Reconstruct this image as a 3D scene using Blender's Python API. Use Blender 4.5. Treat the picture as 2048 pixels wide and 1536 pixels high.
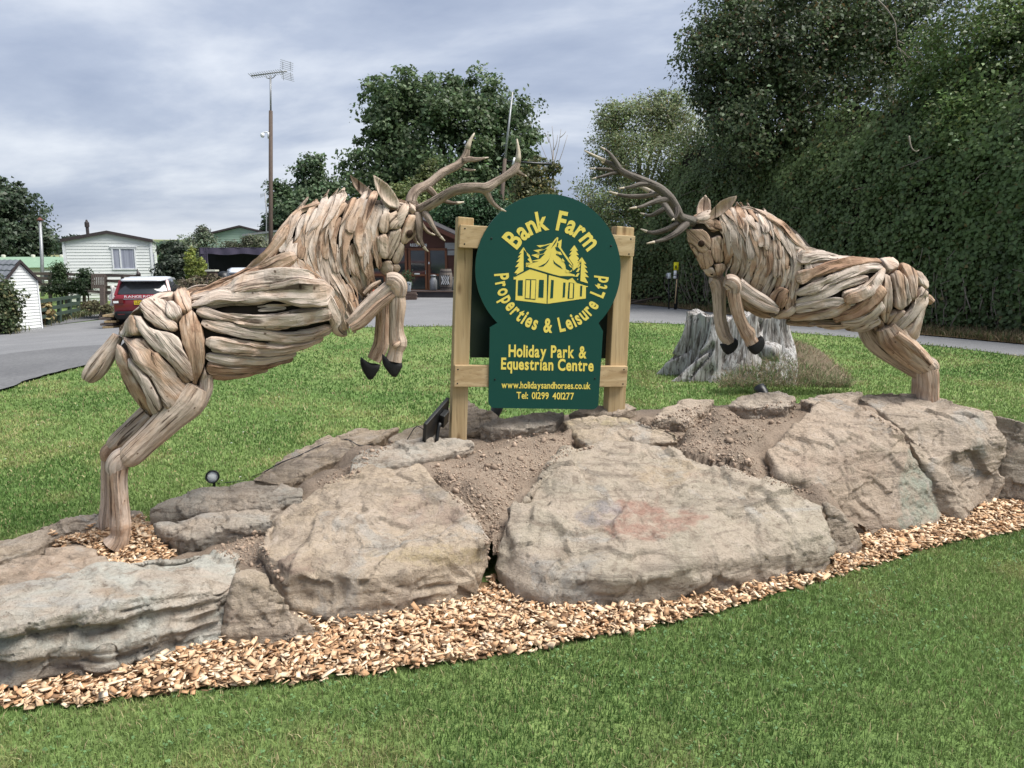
import bpy, bmesh, math, random
import numpy as np
from mathutils import Vector, Matrix
from mathutils.bvhtree import BVHTree
from mathutils.geometry import tessellate_polygon

for _o in list(bpy.data.objects):
    bpy.data.objects.remove(_o)
scene = bpy.context.scene
COL = scene.collection
random.seed(7)
RNG = np.random.default_rng(11)

# ------------------------------------------------------------------ camera
F = 1500.0                      # focal length in photo pixels (photo is 2048 wide)
CU, CV = 1024.0, 768.0
CAMH = 1.6
PITCH = math.atan((768 - 505) / F)
SP_, CP_ = math.sin(PITCH), math.cos(PITCH)
cam_d = bpy.data.cameras.new('camera')
cam = bpy.data.objects.new('camera', cam_d)
COL.objects.link(cam)
cam_d.sensor_width = 36.0
cam_d.lens = F / 2048 * 36.0
cam_d.clip_start = 0.05
cam_d.clip_end = 4000
cam.location = (0, 0, CAMH)
cam.rotation_euler = (math.pi / 2 - PITCH, 0, 0)
scene.camera = cam

# ------------------------------------------------------------------ light
SUN_EL, SUN_AZ = math.radians(60), math.radians(104)   # azimuth clockwise from +Y
world = bpy.data.worlds.new('World')
scene.world = world
world.use_nodes = True
wn, wl = world.node_tree.nodes, world.node_tree.links
wn.clear()
wout = wn.new('ShaderNodeOutputWorld')
sky = wn.new('ShaderNodeTexSky')
sky.sky_type = 'NISHITA'
sky.sun_disc = False
sky.sun_elevation = SUN_EL
sky.sun_rotation = SUN_AZ
bg1 = wn.new('ShaderNodeBackground')
bg1.inputs[1].default_value = 0.05
wl.new(sky.outputs[0], bg1.inputs[0])
tc = wn.new('ShaderNodeTexCoord')
sep = wn.new('ShaderNodeSeparateXYZ')
wl.new(tc.outputs['Generated'], sep.inputs[0])
zm = wn.new('ShaderNodeMath'); zm.operation = 'MAXIMUM'; zm.inputs[1].default_value = 0.0
wl.new(sep.outputs[2], zm.inputs[0])
za = wn.new('ShaderNodeMath'); za.operation = 'ADD'; za.inputs[1].default_value = 0.34
wl.new(zm.outputs[0], za.inputs[0])
dx = wn.new('ShaderNodeMath'); dx.operation = 'DIVIDE'
dy = wn.new('ShaderNodeMath'); dy.operation = 'DIVIDE'
wl.new(sep.outputs[0], dx.inputs[0]); wl.new(za.outputs[0], dx.inputs[1])
wl.new(sep.outputs[1], dy.inputs[0]); wl.new(za.outputs[0], dy.inputs[1])
cmb = wn.new('ShaderNodeCombineXYZ')
wl.new(dx.outputs[0], cmb.inputs[0]); wl.new(dy.outputs[0], cmb.inputs[1])
mp = wn.new('ShaderNodeMapping')
mp.inputs['Rotation'].default_value = (0, 0, math.radians(-14))
mp.inputs['Scale'].default_value = (0.62, 0.95, 1)
mp.inputs['Location'].default_value = (5.5, 13.1, 0)
wl.new(cmb.outputs[0], mp.inputs[0])
n1 = wn.new('ShaderNodeTexNoise')
n1.inputs['Scale'].default_value = 1.35
n1.inputs['Detail'].default_value = 8
n1.inputs['Roughness'].default_value = 0.56
n1.inputs['Distortion'].default_value = 0.25
wl.new(mp.outputs[0], n1.inputs['Vector'])
cr = wn.new('ShaderNodeValToRGB')
e = cr.color_ramp.elements
e[0].position = 0.38; e[0].color = (0.241, 0.288, 0.396, 1)
e[1].position = 0.62; e[1].color = (0.568, 0.602, 0.662, 1)
em = cr.color_ramp.elements.new(0.5); em.color = (0.353, 0.400, 0.499, 1)
wl.new(n1.outputs['Fac'], cr.inputs[0])
bg2 = wn.new('ShaderNodeBackground')
bg2.inputs[1].default_value = 1.0
mr = wn.new('ShaderNodeMapRange')      # the cloud deck thins to dull grey towards the horizon
mr.inputs['From Min'].default_value = 0.0; mr.inputs['From Max'].default_value = 0.22
mr.inputs['To Min'].default_value = 0.90; mr.inputs['To Max'].default_value = 1.0
wl.new(zm.outputs[0], mr.inputs['Value']); wl.new(mr.outputs[0], bg2.inputs[1])
wl.new(cr.outputs[0], bg2.inputs[0])
ads = wn.new('ShaderNodeMixShader')      # the cloud deck hides nearly all of the clear sky
ads.inputs[0].default_value = 0.86
wl.new(bg1.outputs[0], ads.inputs[1]); wl.new(bg2.outputs[0], ads.inputs[2])
wl.new(ads.outputs[0], wout.inputs[0])

sun_d = bpy.data.lights.new('sun', 'SUN')
sun_d.energy = 4.2
sun_d.angle = math.radians(38)
sun_d.color = (1.0, 0.965, 0.91)
sun = bpy.data.objects.new('sun', sun_d)
COL.objects.link(sun)
_sd = Vector((math.sin(SUN_AZ) * math.cos(SUN_EL), math.cos(SUN_AZ) * math.cos(SUN_EL), math.sin(SUN_EL)))
sun.rotation_euler = _sd.to_track_quat('Z', 'Y').to_euler()
sun.location = _sd * 50

scene.view_settings.view_transform = 'Standard'
scene.view_settings.look = 'None'
scene.view_settings.gamma = 1.0
scene.view_settings.exposure = 0.68
scene.view_settings.use_curve_mapping = False

# ------------------------------------------------------------------ picking places in the real scene
def ray(u, v):
    x = (u - CU) / F; t = (CV - v) / F
    return np.array([x, CP_ + t * SP_, -SP_ + t * CP_])
CAMP = np.array([0, 0, CAMH])
def at(u, v, k):                 # point at optical depth k
    return CAMP + k * ray(u, v)
def atz(u, v, z):                # point where the line of sight reaches height z
    d = ray(u, v)
    return CAMP + d * ((z - CAMH) / d[2])
def aty(u, v, y):
    d = ray(u, v)
    return CAMP + d * (y / d[1])
def depth(p):
    return float((p[1]) * CP_ - (p[2] - CAMH) * SP_)
def project(p):
    p = np.asarray(p); k = p[..., 1] * CP_ - (p[..., 2] - CAMH) * SP_
    up = p[..., 1] * SP_ + (p[..., 2] - CAMH) * CP_
    return CU + F * p[..., 0] / k, CV - F * up / k
def onplane(u, v, p0, n):
    d = ray(u, v)
    k = np.dot(np.asarray(p0) - CAMP, n) / np.dot(d, n)
    return CAMP + k * d

# ------------------------------------------------------------------ noise
def _h(i, j, k):
    s = np.sin(i * 127.1 + j * 311.7 + k * 74.7) * 43758.5453
    return s - np.floor(s)
def vnoise(p):
    p = np.asarray(p, float)
    i = np.floor(p); f = p - i; w = f * f * (3 - 2 * f)
    x, y, z = i[..., 0], i[..., 1], i[..., 2]
    a, b, c = w[..., 0], w[..., 1], w[..., 2]
    def L(q, r, t): return q + (r - q) * t
    return L(L(L(_h(x, y, z), _h(x + 1, y, z), a), L(_h(x, y + 1, z), _h(x + 1, y + 1, z), a), b),
             L(L(_h(x, y, z + 1), _h(x + 1, y, z + 1), a), L(_h(x, y + 1, z + 1), _h(x + 1, y + 1, z + 1), a), b), c) * 2 - 1
def fbm(p, o=4, g=0.5):
    p = np.asarray(p, float); s = 0; a = 1; t = 0
    for n in range(o):
        s = s + a * vnoise(p * (2 ** n) + 17.3 * n); t += a; a *= g
    return s / t
def sstep(x, a, b):
    t = np.clip((x - a) / (b - a), 0, 1); return t * t * (3 - 2 * t)

# ------------------------------------------------------------------ meshes and objects
def mk_mesh(name, V, Fc, smooth=True, grain=None, col=None):
    me = bpy.data.meshes.new(name)
    V = np.asarray(V, float)
    if isinstance(Fc, np.ndarray) and Fc.ndim == 2:
        n, m = Fc.shape
        me.vertices.add(len(V)); me.vertices.foreach_set('co', V.astype(np.float32).ravel())
        me.loops.add(n * m); me.loops.foreach_set('vertex_index', Fc.astype(np.int32).ravel())
        me.polygons.add(n)
        me.polygons.foreach_set('loop_start', np.arange(0, n * m, m, dtype=np.int32))
        me.polygons.foreach_set('loop_total', np.full(n, m, dtype=np.int32))
        me.update(calc_edges=True)
    else:
        me.from_pydata([tuple(p) for p in V], [], [tuple(int(i) for i in f) for f in Fc])
        me.update()
    if smooth:
        me.polygons.foreach_set('use_smooth', np.ones(len(me.polygons), dtype=bool))
    if grain is not None:
        a = me.attributes.new('grain', 'FLOAT_VECTOR', 'POINT')
        a.data.foreach_set('vector', np.asarray(grain, np.float32).ravel())
    if col is not None:
        a = me.attributes.new('col', 'FLOAT_COLOR', 'POINT')
        c = np.ones((len(V), 4), np.float32); c[:, :3] = col
        a.data.foreach_set('color', c.ravel())
    return me
def join(parts):
    Vs, Fs, o = [], [], 0
    for V, Fc in parts:
        V = np.asarray(V, float)
        Vs.append(V); Fs += [tuple(i + o for i in f) for f in Fc]; o += len(V)
    return np.concatenate(Vs), Fs
def tag(o, label=None, cat=None, group=None, kind=None):
    if label: o['label'] = label
    if cat: o['category'] = cat
    if group: o['group'] = group
    if kind: o['kind'] = kind
    return o
def thing(name, label, cat, loc=(0, 0, 0), rz=0.0, group=None):
    o = bpy.data.objects.new(name, None); COL.objects.link(o)
    o.empty_display_size = 0.1
    o.location = Vector([float(x) for x in loc]); o.rotation_euler = (0, 0, rz)
    return tag(o, label, cat, group)
def part(name, me, mat, parent=None, local=False, label=None, kind=None):
    """local=False: mesh is in world coordinates; local=True: in the parent's frame"""
    o = bpy.data.objects.new(name, me); COL.objects.link(o)
    if mat is not None and len(me.materials) == 0: me.materials.append(mat)
    if parent is not None:
        o.parent = parent
        if not local and parent.type == 'EMPTY':
            o.matrix_parent_inverse = Matrix.LocRotScale(parent.location, parent.rotation_euler, None).inverted()
    return tag(o, label, None, None, kind)
def copy_tree(o, parent=None):
    c = o.copy(); COL.objects.link(c)
    if parent is not None: c.parent = parent; c.matrix_parent_inverse = o.matrix_parent_inverse.copy()
    for ch in o.children: copy_tree(ch, c)
    return c

def box(c, s, rz=0.0, bev=0.0, M=None):
    """box with optional chamfer on the vertical edges and the top; c centre, s full size"""
    bm = bmesh.new()
    bmesh.ops.create_cube(bm, size=1.0)
    bmesh.ops.scale(bm, vec=s, verts=bm.verts)
    if bev > 0:
        bmesh.ops.bevel(bm, geom=list(bm.edges), offset=bev, segments=2, affect='EDGES', profile=0.6)
    V = np.array([v.co[:] for v in bm.verts]); bm.verts.index_update()
    Fc = [tuple(v.index for v in f.verts) for f in bm.faces]
    bm.free()
    if rz:
        cz, sz = math.cos(rz), math.sin(rz)
        V = V @ np.array([[cz, sz, 0], [-sz, cz, 0], [0, 0, 1]])
    if M is not None: V = V @ np.asarray(M).T
    return V + np.asarray(c, float), Fc
def bar(a, b, w, h=None, up=(0, 0, 1), bev=0.0):
    """square bar from a to b"""
    a = np.asarray(a, float); b = np.asarray(b, float); h = h or w
    d = b - a; L = np.linalg.norm(d); x = d / L
    y = np.cross(np.asarray(up, float), x); n = np.linalg.norm(y)
    y = np.array([1.0, 0, 0]) if n < 1e-6 else y / n
    z = np.cross(x, y)
    return box((a + b) / 2, (L, w, h), bev=bev, M=np.stack([x, y, z], 1))
def rings(R, cap=True):
    R = np.asarray(R, float); n, m = R.shape[:2]
    V = R.reshape(-1, 3); Fc = []
    for i in range(n - 1):
        for j in range(m):
            k = (j + 1) % m
            Fc.append((i * m + j, i * m + k, (i + 1) * m + k, (i + 1) * m + j))
    if cap:
        V = np.concatenate([V, R[0].mean(0)[None], R[-1].mean(0)[None]])
        a, b = n * m, n * m + 1
        for j in range(m):
            k = (j + 1) % m
            Fc.append((a, k, j)); Fc.append((b, (n - 1) * m + j, (n - 1) * m + k))
    return V, Fc
def resample(P, n):
    P = np.asarray(P, float)
    # Catmull-Rom through the points, then even spacing
    if len(P) > 2:
        Q = []
        E = np.concatenate([[2 * P[0] - P[1]], P, [2 * P[-1] - P[-2]]])
        for i in range(1, len(E) - 2):
            for t in np.linspace(0, 1, 10, endpoint=False):
                p0, p1, p2, p3 = E[i - 1], E[i], E[i + 1], E[i + 2]
                Q.append(0.5 * (2 * p1 + (p2 - p0) * t + (2 * p0 - 5 * p1 + 4 * p2 - p3) * t * t + (3 * p1 - p0 - 3 * p2 + p3) * t ** 3))
        Q.append(P[-1]); P = np.array(Q)
    d = np.linalg.norm(np.diff(P[:, :min(3, P.shape[1])], axis=0), axis=1)
    s = np.concatenate([[0], np.cumsum(d)]); 
    t = np.linspace(0, s[-1], n)
    return np.stack([np.interp(t, s, P[:, i]) for i in range(P.shape[1])], 1)
def frames(P):
    P = np.asarray(P, float)
    T = np.gradient(P, axis=0); T /= np.linalg.norm(T, axis=1)[:, None] + 1e-12
    a = np.array([0, 0, 1.0]) if abs(T[0, 2]) < 0.9 else np.array([1.0, 0, 0])
    N = [np.cross(T[0], a)]; N[0] /= np.linalg.norm(N[0])
    for i in range(1, len(P)):
        n = N[-1] - T[i] * np.dot(N[-1], T[i]); N.append(n / np.linalg.norm(n))
    N = np.array(N)
    return T, N, np.cross(T, N)
def tube(P, r, m=8, lump=0.0, seed=0.0, cap=True):
    P = np.asarray(P, float); r = np.broadcast_to(np.asarray(r, float), (len(P),))
    T, N, B = frames(P)
    th = np.linspace(0, 2 * math.pi, m, endpoint=False)
    R = np.repeat(r[:, None], m, 1)
    if lump:
        s = np.concatenate([[0], np.cumsum(np.linalg.norm(np.diff(P, axis=0), axis=1))])
        q = np.stack([np.broadcast_to((s / (r.mean() * 3 + 1e-6))[:, None], R.shape), np.broadcast_to(np.cos(th) * 1.2, R.shape) + seed, np.broadcast_to(np.sin(th) * 1.2, R.shape) + seed * 3.3], -1)
        R = R * (1 + lump * fbm(q, 3))
    V = P[:, None] + R[..., None] * (np.cos(th)[None, :, None] * N[:, None] + np.sin(th)[None, :, None] * B[:, None])
    return rings(V, cap)
def lathe(prof, c=(0, 0, 0), m=16):
    th = np.linspace(0, 2 * math.pi, m, endpoint=False)
    R = np.array([[(r * math.cos(t), r * math.sin(t), z) for t in th] for r, z in prof]) + np.asarray(c, float)
    return rings(R)
def prism(P, d):
    """polygon (n,3) extruded along vector d, triangulated caps"""
    P = np.asarray(P, float); d = np.asarray(d, float); n = len(P)
    tri = tessellate_polygon([[Vector(p) for p in P]])
    Fc = [tuple(t) for t in tri] + [tuple(i + n for i in reversed(t)) for t in tri]
    Fc += [(i, (i + 1) % n, (i + 1) % n + n, i + n) for i in range(n)]
    V, Fc = np.concatenate([P, P + d]), Fc
    return fixn(V, Fc)
def fixn(V, Fc):
    bm = bmesh.new()
    vs = [bm.verts.new(tuple(p)) for p in V]
    for f in Fc:
        try: bm.faces.new([vs[i] for i in f])
        except ValueError: pass
    bmesh.ops.recalc_face_normals(bm, faces=bm.faces)
    bm.verts.index_update()
    V = np.array([v.co[:] for v in bm.verts]); Fc = [tuple(v.index for v in f.verts) for f in bm.faces]
    bm.free()
    return V, Fc
def flat(P):
    P = np.asarray(P, float)
    return P, [tuple(t) for t in tessellate_polygon([[Vector(p) for p in P]])]
def inpoly(x, y, poly):
    poly = np.asarray(poly, float); x = np.asarray(x, float); y = np.asarray(y, float)
    c = np.zeros(x.shape, bool); n = len(poly); j = n - 1
    for i in range(n):
        xi, yi = poly[i]; xj, yj = poly[j]
        m = ((yi > y) != (yj > y)) & (x < (xj - xi) * (y - yi) / (yj - yi + 1e-12) + xi)
        c ^= m; j = i
    return c

# ------------------------------------------------------------------ materials
def srgb(r, g, b):
    def f(c):
        c /= 255.0
        return c / 12.92 if c <= 0.04045 else ((c + 0.055) / 1.055) ** 2.4
    return (f(r), f(g), f(b))
class NT:
    def __init__(s, name):
        s.m = bpy.data.materials.new(name); s.m.use_nodes = True
        s.n, s.l = s.m.node_tree.nodes, s.m.node_tree.links
        s.b = s.n['Principled BSDF']
    def new(s, t, **kw):
        x = s.n.new(t)
        for k, v in kw.items():
            if k.startswith('i_'):
                kk = k[2:]; x.inputs[int(kk) if kk.isdigit() else kk].default_value = v
            else: setattr(x, k, v)
        return x
    def link(s, a, b): s.l.new(a, b)
    def noise(s, vec, scale, detail=4, rough=0.55, dist=0.0):
        x = s.new('ShaderNodeTexNoise', i_Scale=scale, i_Detail=detail, i_Roughness=rough, i_Distortion=dist)
        if vec is not None: s.link(vec, x.inputs['Vector'])
        return x.outputs['Fac']
    def ramp(s, fac, stops):
        x = s.new('ShaderNodeValToRGB'); el = x.color_ramp.elements
        while len(el) < len(stops): el.new(0.5)
        for q, (p, c) in zip(el, stops):
            q.position = p; q.color = (*c, 1) if len(c) == 3 else c
        s.link(fac, x.inputs[0]); return x.outputs[0]
    def mix(s, fac, a, b, mode='MIX'):
        x = s.new('ShaderNodeMix', data_type='RGBA', blend_type=mode)
        for sock, val in ((x.inputs[0], fac), (x.inputs[6], a), (x.inputs[7], b)):
            if isinstance(val, (int, float)): sock.default_value = val
            elif isinstance(val, tuple): sock.default_value = (*val, 1) if len(val) == 3 else val
            else: s.link(val, sock)
        return x.outputs[2]
    def math(s, op, a, b=0.0):
        x = s.new('ShaderNodeMath', operation=op)
        for sock, val in ((x.inputs[0], a), (x.inputs[1], b)):
            if isinstance(val, (int, float)): sock.default_value = val
            else: s.link(val, sock)
        return x.outputs[0]
    def mapping(s, vec, scale=(1, 1, 1), rot=(0, 0, 0)):
        x = s.new('ShaderNodeMapping'); x.inputs['Scale'].default_value = scale; x.inputs['Rotation'].default_value = rot
        s.link(vec, x.inputs[0]); return x.outputs[0]
    def obj(s): return s.new('ShaderNodeTexCoord').outputs['Object']
    def attr(s, name, out='Vector'): return s.new('ShaderNodeAttribute', attribute_name=name).outputs[out]
    def base(s, c):
        if isinstance(c, tuple): s.b.inputs['Base Color'].default_value = (*c, 1)
        else: s.link(c, s.b.inputs['Base Color'])
    def bump(s, h, strength=0.5, dist=0.02, prev=None):
        x = s.new('ShaderNodeBump'); x.inputs['Strength'].default_value = strength; x.inputs['Distance'].default_value = dist
        s.link(h, x.inputs['Height'])
        if prev is not None: s.link(prev, x.inputs['Normal'])
        s.link(x.outputs[0], s.b.inputs['Normal']); return x.outputs[0]
    def fin(s, rough=0.8, spec=0.3, metal=0.0):
        s.b.inputs['Roughness'].default_value = rough
        s.b.inputs['Specular IOR Level'].default_value = spec
        s.b.inputs['Metallic'].default_value = metal
        return s.m
def simple(name, c1, c2=None, scale=8.0, rough=0.7, spec=0.3, metal=0.0, bump=0.15, bscale=60.0, stretch=(1, 1, 1)):
    t = NT(name); v = t.mapping(t.obj(), stretch)
    c2 = c2 or tuple(x * 0.75 for x in c1)
    t.base(t.mix(t.ramp(t.noise(v, scale, 5), [(0.3, (0, 0, 0)), (0.7, (1, 1, 1))]), c1, c2))
    if bump: t.bump(t.noise(v, bscale, 4), bump, 0.01)
    return t.fin(rough, spec, metal)
def vcol(name, rough=0.7, spec=0.2, transl=0.0, bump=0.0, bscale=200):
    t = NT(name); c = t.attr('col', 'Color')
    t.base(c)
    if bump: t.bump(t.noise(t.obj(), bscale, 3), bump, 0.004)
    m = t.fin(rough, spec)
    if transl:
        tr = t.new('ShaderNodeBsdfTranslucent'); t.link(c, tr.inputs[0])
        mx = t.new('ShaderNodeMixShader', i_0=transl)
        t.link(t.b.outputs[0], mx.inputs[1]); t.link(tr.outputs[0], mx.inputs[2])
        t.link(mx.outputs[0], t.n['Material Output'].inputs[0])
    return m

def mat_driftwood(name, pale, tan, brown, whiteness=0.5):
    t = NT(name); g = t.attr('grain')
    sx = t.new('ShaderNodeSeparateXYZ'); t.link(g, sx.inputs[0])
    seed = sx.outputs[2]
    wn_ = t.new('ShaderNodeTexWhiteNoise', noise_dimensions='1D'); t.link(seed, wn_.inputs['W'])
    rnd = wn_.outputs['Value']
    v = t.mapping(g, (5, 38, 1))
    gr = t.noise(v, 1.0, 6, 0.62, 0.5)
    gr2 = t.noise(t.mapping(g, (3, 66, 1.7)), 1.0, 5, 0.6, 0.3)
    pat = t.noise(t.mapping(g, (5, 9, 3.1)), 1.0, 4, 0.6, 0.8)
    tone = t.math('ADD', t.math('MULTIPLY', rnd, 0.95), t.math('MULTIPLY', t.math('SUBTRACT', pat, 0.5), 2.4))
    tone = t.math('ADD', tone, 0.38 - whiteness)
    c = t.ramp(tone, [(0.08, pale), (0.42, tuple((a + b) / 2 for a, b in zip(pale, tan))), (0.68, tan), (1.0, brown)])
    streak = t.ramp(gr, [(0.32, (0.34, 0.31, 0.29)), (0.5, (0.9, 0.9, 0.9)), (0.68, (1.18, 1.18, 1.18))])
    c = t.mix(0.8, c, streak, 'MULTIPLY')
    crack = t.ramp(gr2, [(0.37, (0.13, 0.10, 0.08)), (0.435, (1, 1, 1))])  # splits in the grain, with shadow inside them darkened into the colour
    c = t.mix(0.9, c, crack, 'MULTIPLY')
    vor = t.new('ShaderNodeTexVoronoi', i_Scale=1.0); t.link(t.mapping(g, (12, 17, 2.3)), vor.inputs['Vector'])
    hole = t.ramp(vor.outputs['Distance'], [(0.05, (0.18, 0.13, 0.10)), (0.10, (1, 1, 1))])
    c = t.mix(0.9, c, hole, 'MULTIPLY')
    t.base(c)
    b = t.bump(gr, 0.9, 0.014)
    b = t.bump(gr2, 0.8, 0.008, b)
    t.bump(pat, 0.6, 0.02, b)
    return t.fin(0.78, 0.25)
def mat_timber(name, c1, c2, dark, axis=2, sc=1.0):
    t = NT(name); o = t.obj()
    st = [26 * sc, 26 * sc, 26 * sc]; st[axis] = 1.1 * sc
    g = t.noise(t.mapping(o, tuple(st)), 1.0, 5, 0.6, 0.7)
    g2 = t.noise(t.mapping(o, tuple(x * 3 for x in st)), 1.0, 3, 0.6, 0.2)
    c = t.mix(t.ramp(g, [(0.35, (0, 0, 0)), (0.65, (1, 1, 1))]), c1, c2)
    c = t.mix(t.ramp(g2, [(0.30, (0.55, 0.55, 0.55)), (0.42, (0, 0, 0))]), c, dark)
    vor = t.new('ShaderNodeTexVoronoi', i_Scale=1.0)
    kv = [9 * sc, 9 * sc, 9 * sc]; kv[axis] = 3.2 * sc
    t.link(t.mapping(o, tuple(kv)), vor.inputs['Vector'])
    c = t.mix(t.ramp(vor.outputs['Distance'], [(0.06, (0.85, 0.85, 0.85)), (0.17, (0, 0, 0))]), c, dark)
    t.base(c); t.bump(g2, 0.2, 0.003)
    return t.fin(0.75, 0.25)
def mat_rock():
    t = NT('sandstone'); o = t.obj()
    oi = t.new('ShaderNodeObjectInfo')
    col = oi.outputs['Color']
    big = t.noise(o, 2.4, 7, 0.62, 0.9); mid = t.noise(o, 11, 8, 0.7, 0.6); fine = t.noise(o, 70, 5, 0.75); grit = t.noise(o, 240, 3, 0.7)
    st = t.noise(t.mapping(o, (1.4, 1.4, 30), (0.12, 0.1, 0)), 1.0, 6, 0.65, 0.9)
    pit = t.noise(o, 34, 6, 0.7, 0.5)
    c = t.mix(t.ramp(big, [(0.40, (0, 0, 0)), (0.58, (0.8, 0.8, 0.8))]), col, (0.50, 0.41, 0.325))
    c = t.mix(t.ramp(t.noise(o, 1.9, 7, 0.65, 1.4), [(0.55, (0, 0, 0)), (0.63, (0.65, 0.65, 0.65))]), c, (0.42, 0.40, 0.365))
    c = t.mix(t.ramp(t.noise(o, 3.0, 6, 0.65, 1.7), [(0.62, (0, 0, 0)), (0.68, (0.5, 0.5, 0.5))]), c, (0.44, 0.33, 0.26))
    c = t.mix(t.ramp(mid, [(0.34, (0.8, 0.8, 0.8)), (0.48, (0, 0, 0))]), c, (0.27, 0.215, 0.165))
    c = t.mix(t.ramp(mid, [(0.56, (0, 0, 0)), (0.70, (0.55, 0.55, 0.55))]), c, (0.64, 0.55, 0.47))
    c = t.mix(t.ramp(st, [(0.36, (0.6, 0.6, 0.6)), (0.46, (0, 0, 0))]), c, (0.23, 0.19, 0.15))
    c = t.mix(t.ramp(pit, [(0.30, (0.85, 0.85, 0.85)), (0.38, (0, 0, 0))]), c, (0.095, 0.07, 0.055))
    c = t.mix(t.ramp(fine, [(0.30, (0.6, 0.6, 0.6)), (0.44, (0, 0, 0))]), c, (0.22, 0.175, 0.135))
    c = t.mix(t.ramp(fine, [(0.58, (0, 0, 0)), (0.72, (0.5, 0.5, 0.5))]), c, (0.66, 0.59, 0.49))
    sa = t.new('ShaderNodeAttribute', attribute_name='stain')
    c = t.mix(t.math('MULTIPLY', sa.outputs['Alpha'], t.ramp(t.noise(o, 14, 6, .7, .5), [(0.38, (0.15, 0.15, 0.15)), (0.58, (1, 1, 1))])), c, t.mix(t.ramp(fine, [(0.3, (0.7, 0.7, 0.7)), (0.5, (0, 0, 0))]), sa.outputs['Color'], (0.18, 0.14, 0.12)))
    t.base(c)
    b = t.bump(mid, 0.9, 0.05); b = t.bump(st, 0.7, 0.025, b); b = t.bump(pit, 0.9, 0.02, b)
    b = t.bump(fine, 0.8, 0.012, b); t.bump(grit, 0.5, 0.004, b)
    return t.fin(0.92, 0.2)
M = {}
M['rock'] = mat_rock()
M['drift'] = mat_driftwood('driftwood', (0.55, 0.46, 0.39), (0.46, 0.31, 0.21), (0.30, 0.18, 0.115), 0.47)
M['drift2'] = mat_driftwood('driftwood_tan', (0.55, 0.445, 0.36), (0.47, 0.32, 0.22), (0.33, 0.205, 0.135), 0.50)
M['core'] = simple('gap_shade', (0.022, 0.016, 0.012), (0.035, 0.026, 0.018), rough=0.9)  # near-black so the gaps between pieces read as deep shade
M['antler'] = mat_driftwood('antler', (0.34, 0.27, 0.215), (0.26, 0.195, 0.15), (0.16, 0.12, 0.09), 0.55)
M['antler_dark'] = mat_driftwood('antler_dark', (0.165, 0.145, 0.125), (0.12, 0.10, 0.085), (0.075, 0.062, 0.052), 0.55)
M['tine'] = simple('antler_tip', (0.50, 0.44, 0.35), (0.40, 0.33, 0.25), 40, 0.5)
M['hoof'] = simple('black_hoof', (0.012, 0.012, 0.013), rough=0.75, bump=0.3, bscale=150)
M['socket'] = simple('hollow_shade', (0.045, 0.024, 0.014), rough=0.9)  # dark colour stands in for shade inside the shallow hollow
M['post'] = mat_timber('treated_timber', (0.50, 0.375, 0.215), (0.36, 0.25, 0.125), (0.17, 0.105, 0.05), 2)
M['rail'] = mat_timber('treated_timber_rail', (0.52, 0.39, 0.23), (0.38, 0.265, 0.14), (0.18, 0.11, 0.055), 0)
M['green'] = simple('green_sign', (0.004, 0.052, 0.040), (0.005, 0.056, 0.043), 3, 0.45, 0.3, bump=0.0)
M['greenback'] = simple('dark_sign_back', (0.010, 0.022, 0.018), rough=0.3, spec=0.5, bump=0)
M['yellow'] = simple('yellow_vinyl', (0.76, 0.62, 0.13), (0.72, 0.58, 0.11), 6, 0.4, 0.3, bump=0)
M['black'] = simple('black_plastic', (0.012, 0.013, 0.014), rough=0.4, spec=0.4, bump=0.05)
M['screw'] = simple('dark_screw', (0.02, 0.02, 0.02), rough=0.5, metal=0.6, bump=0)
M['lens'] = simple('lamp_lens', (0.85, 0.86, 0.85), (0.62, 0.64, 0.63), 60, 0.45, 0.4, bump=0.2)
M['solar'] = simple('solar_panel', (0.02, 0.028, 0.045), rough=0.15, spec=0.6, bump=0)
M['white'] = simple('white_cladding', (0.72, 0.74, 0.72), (0.66, 0.68, 0.67), 2, 0.5, bump=0.02)
M['upvc'] = simple('white_frame', (0.8, 0.82, 0.84), rough=0.4, bump=0)
M['gutter'] = simple('brown_gutter', (0.05, 0.04, 0.04), rough=0.5)
M['curtain'] = simple('grey_curtain', (0.36, 0.38, 0.45), (0.2, 0.21, 0.27), 1.0, 0.9, stretch=(14, 14, 0.3))
M['glass'] = simple('dark_glass', (0.02, 0.024, 0.028), (0.05, 0.055, 0.06), 1.2, 0.06, 0.7, bump=0)
M['asphalt'] = None
M['leaf'] = vcol('leaf', 0.5, 0.35, 0.3)
M['leafdull'] = vcol('leaf_dull', 0.7, 0.15, 0.2)
M['grass'] = vcol('grass_blade', 0.6, 0.25, 0.3)
M['chip'] = vcol('wood_chip', 0.85, 0.15, 0, 0.35, 220)
M['clod'] = vcol('soil_clod', 0.95, 0.1, 0, 0.5, 150)
M['bark'] = simple('bark', (0.09, 0.07, 0.055), (0.05, 0.04, 0.03), 12, 0.95, bump=0.6, bscale=30)
M['twig'] = simple('pale_twig', (0.30, 0.26, 0.22), (0.2, 0.17, 0.14), 12, 0.9)
M['fence'] = mat_timber('weathered_fence', (0.14, 0.11, 0.095), (0.10, 0.08, 0.07), (0.05, 0.04, 0.035), 0)
M['fencegreen'] = simple('dark_green_fence', (0.035, 0.06, 0.045), (0.05, 0.07, 0.055), 4, 0.8)
M['pole'] = mat_timber('dark_pole', (0.10, 0.075, 0.06), (0.07, 0.05, 0.04), (0.04, 0.03, 0.025), 2)
M['metal'] = simple('grey_metal', (0.30, 0.31, 0.32), rough=0.5, metal=0.5, bump=0)
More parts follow.
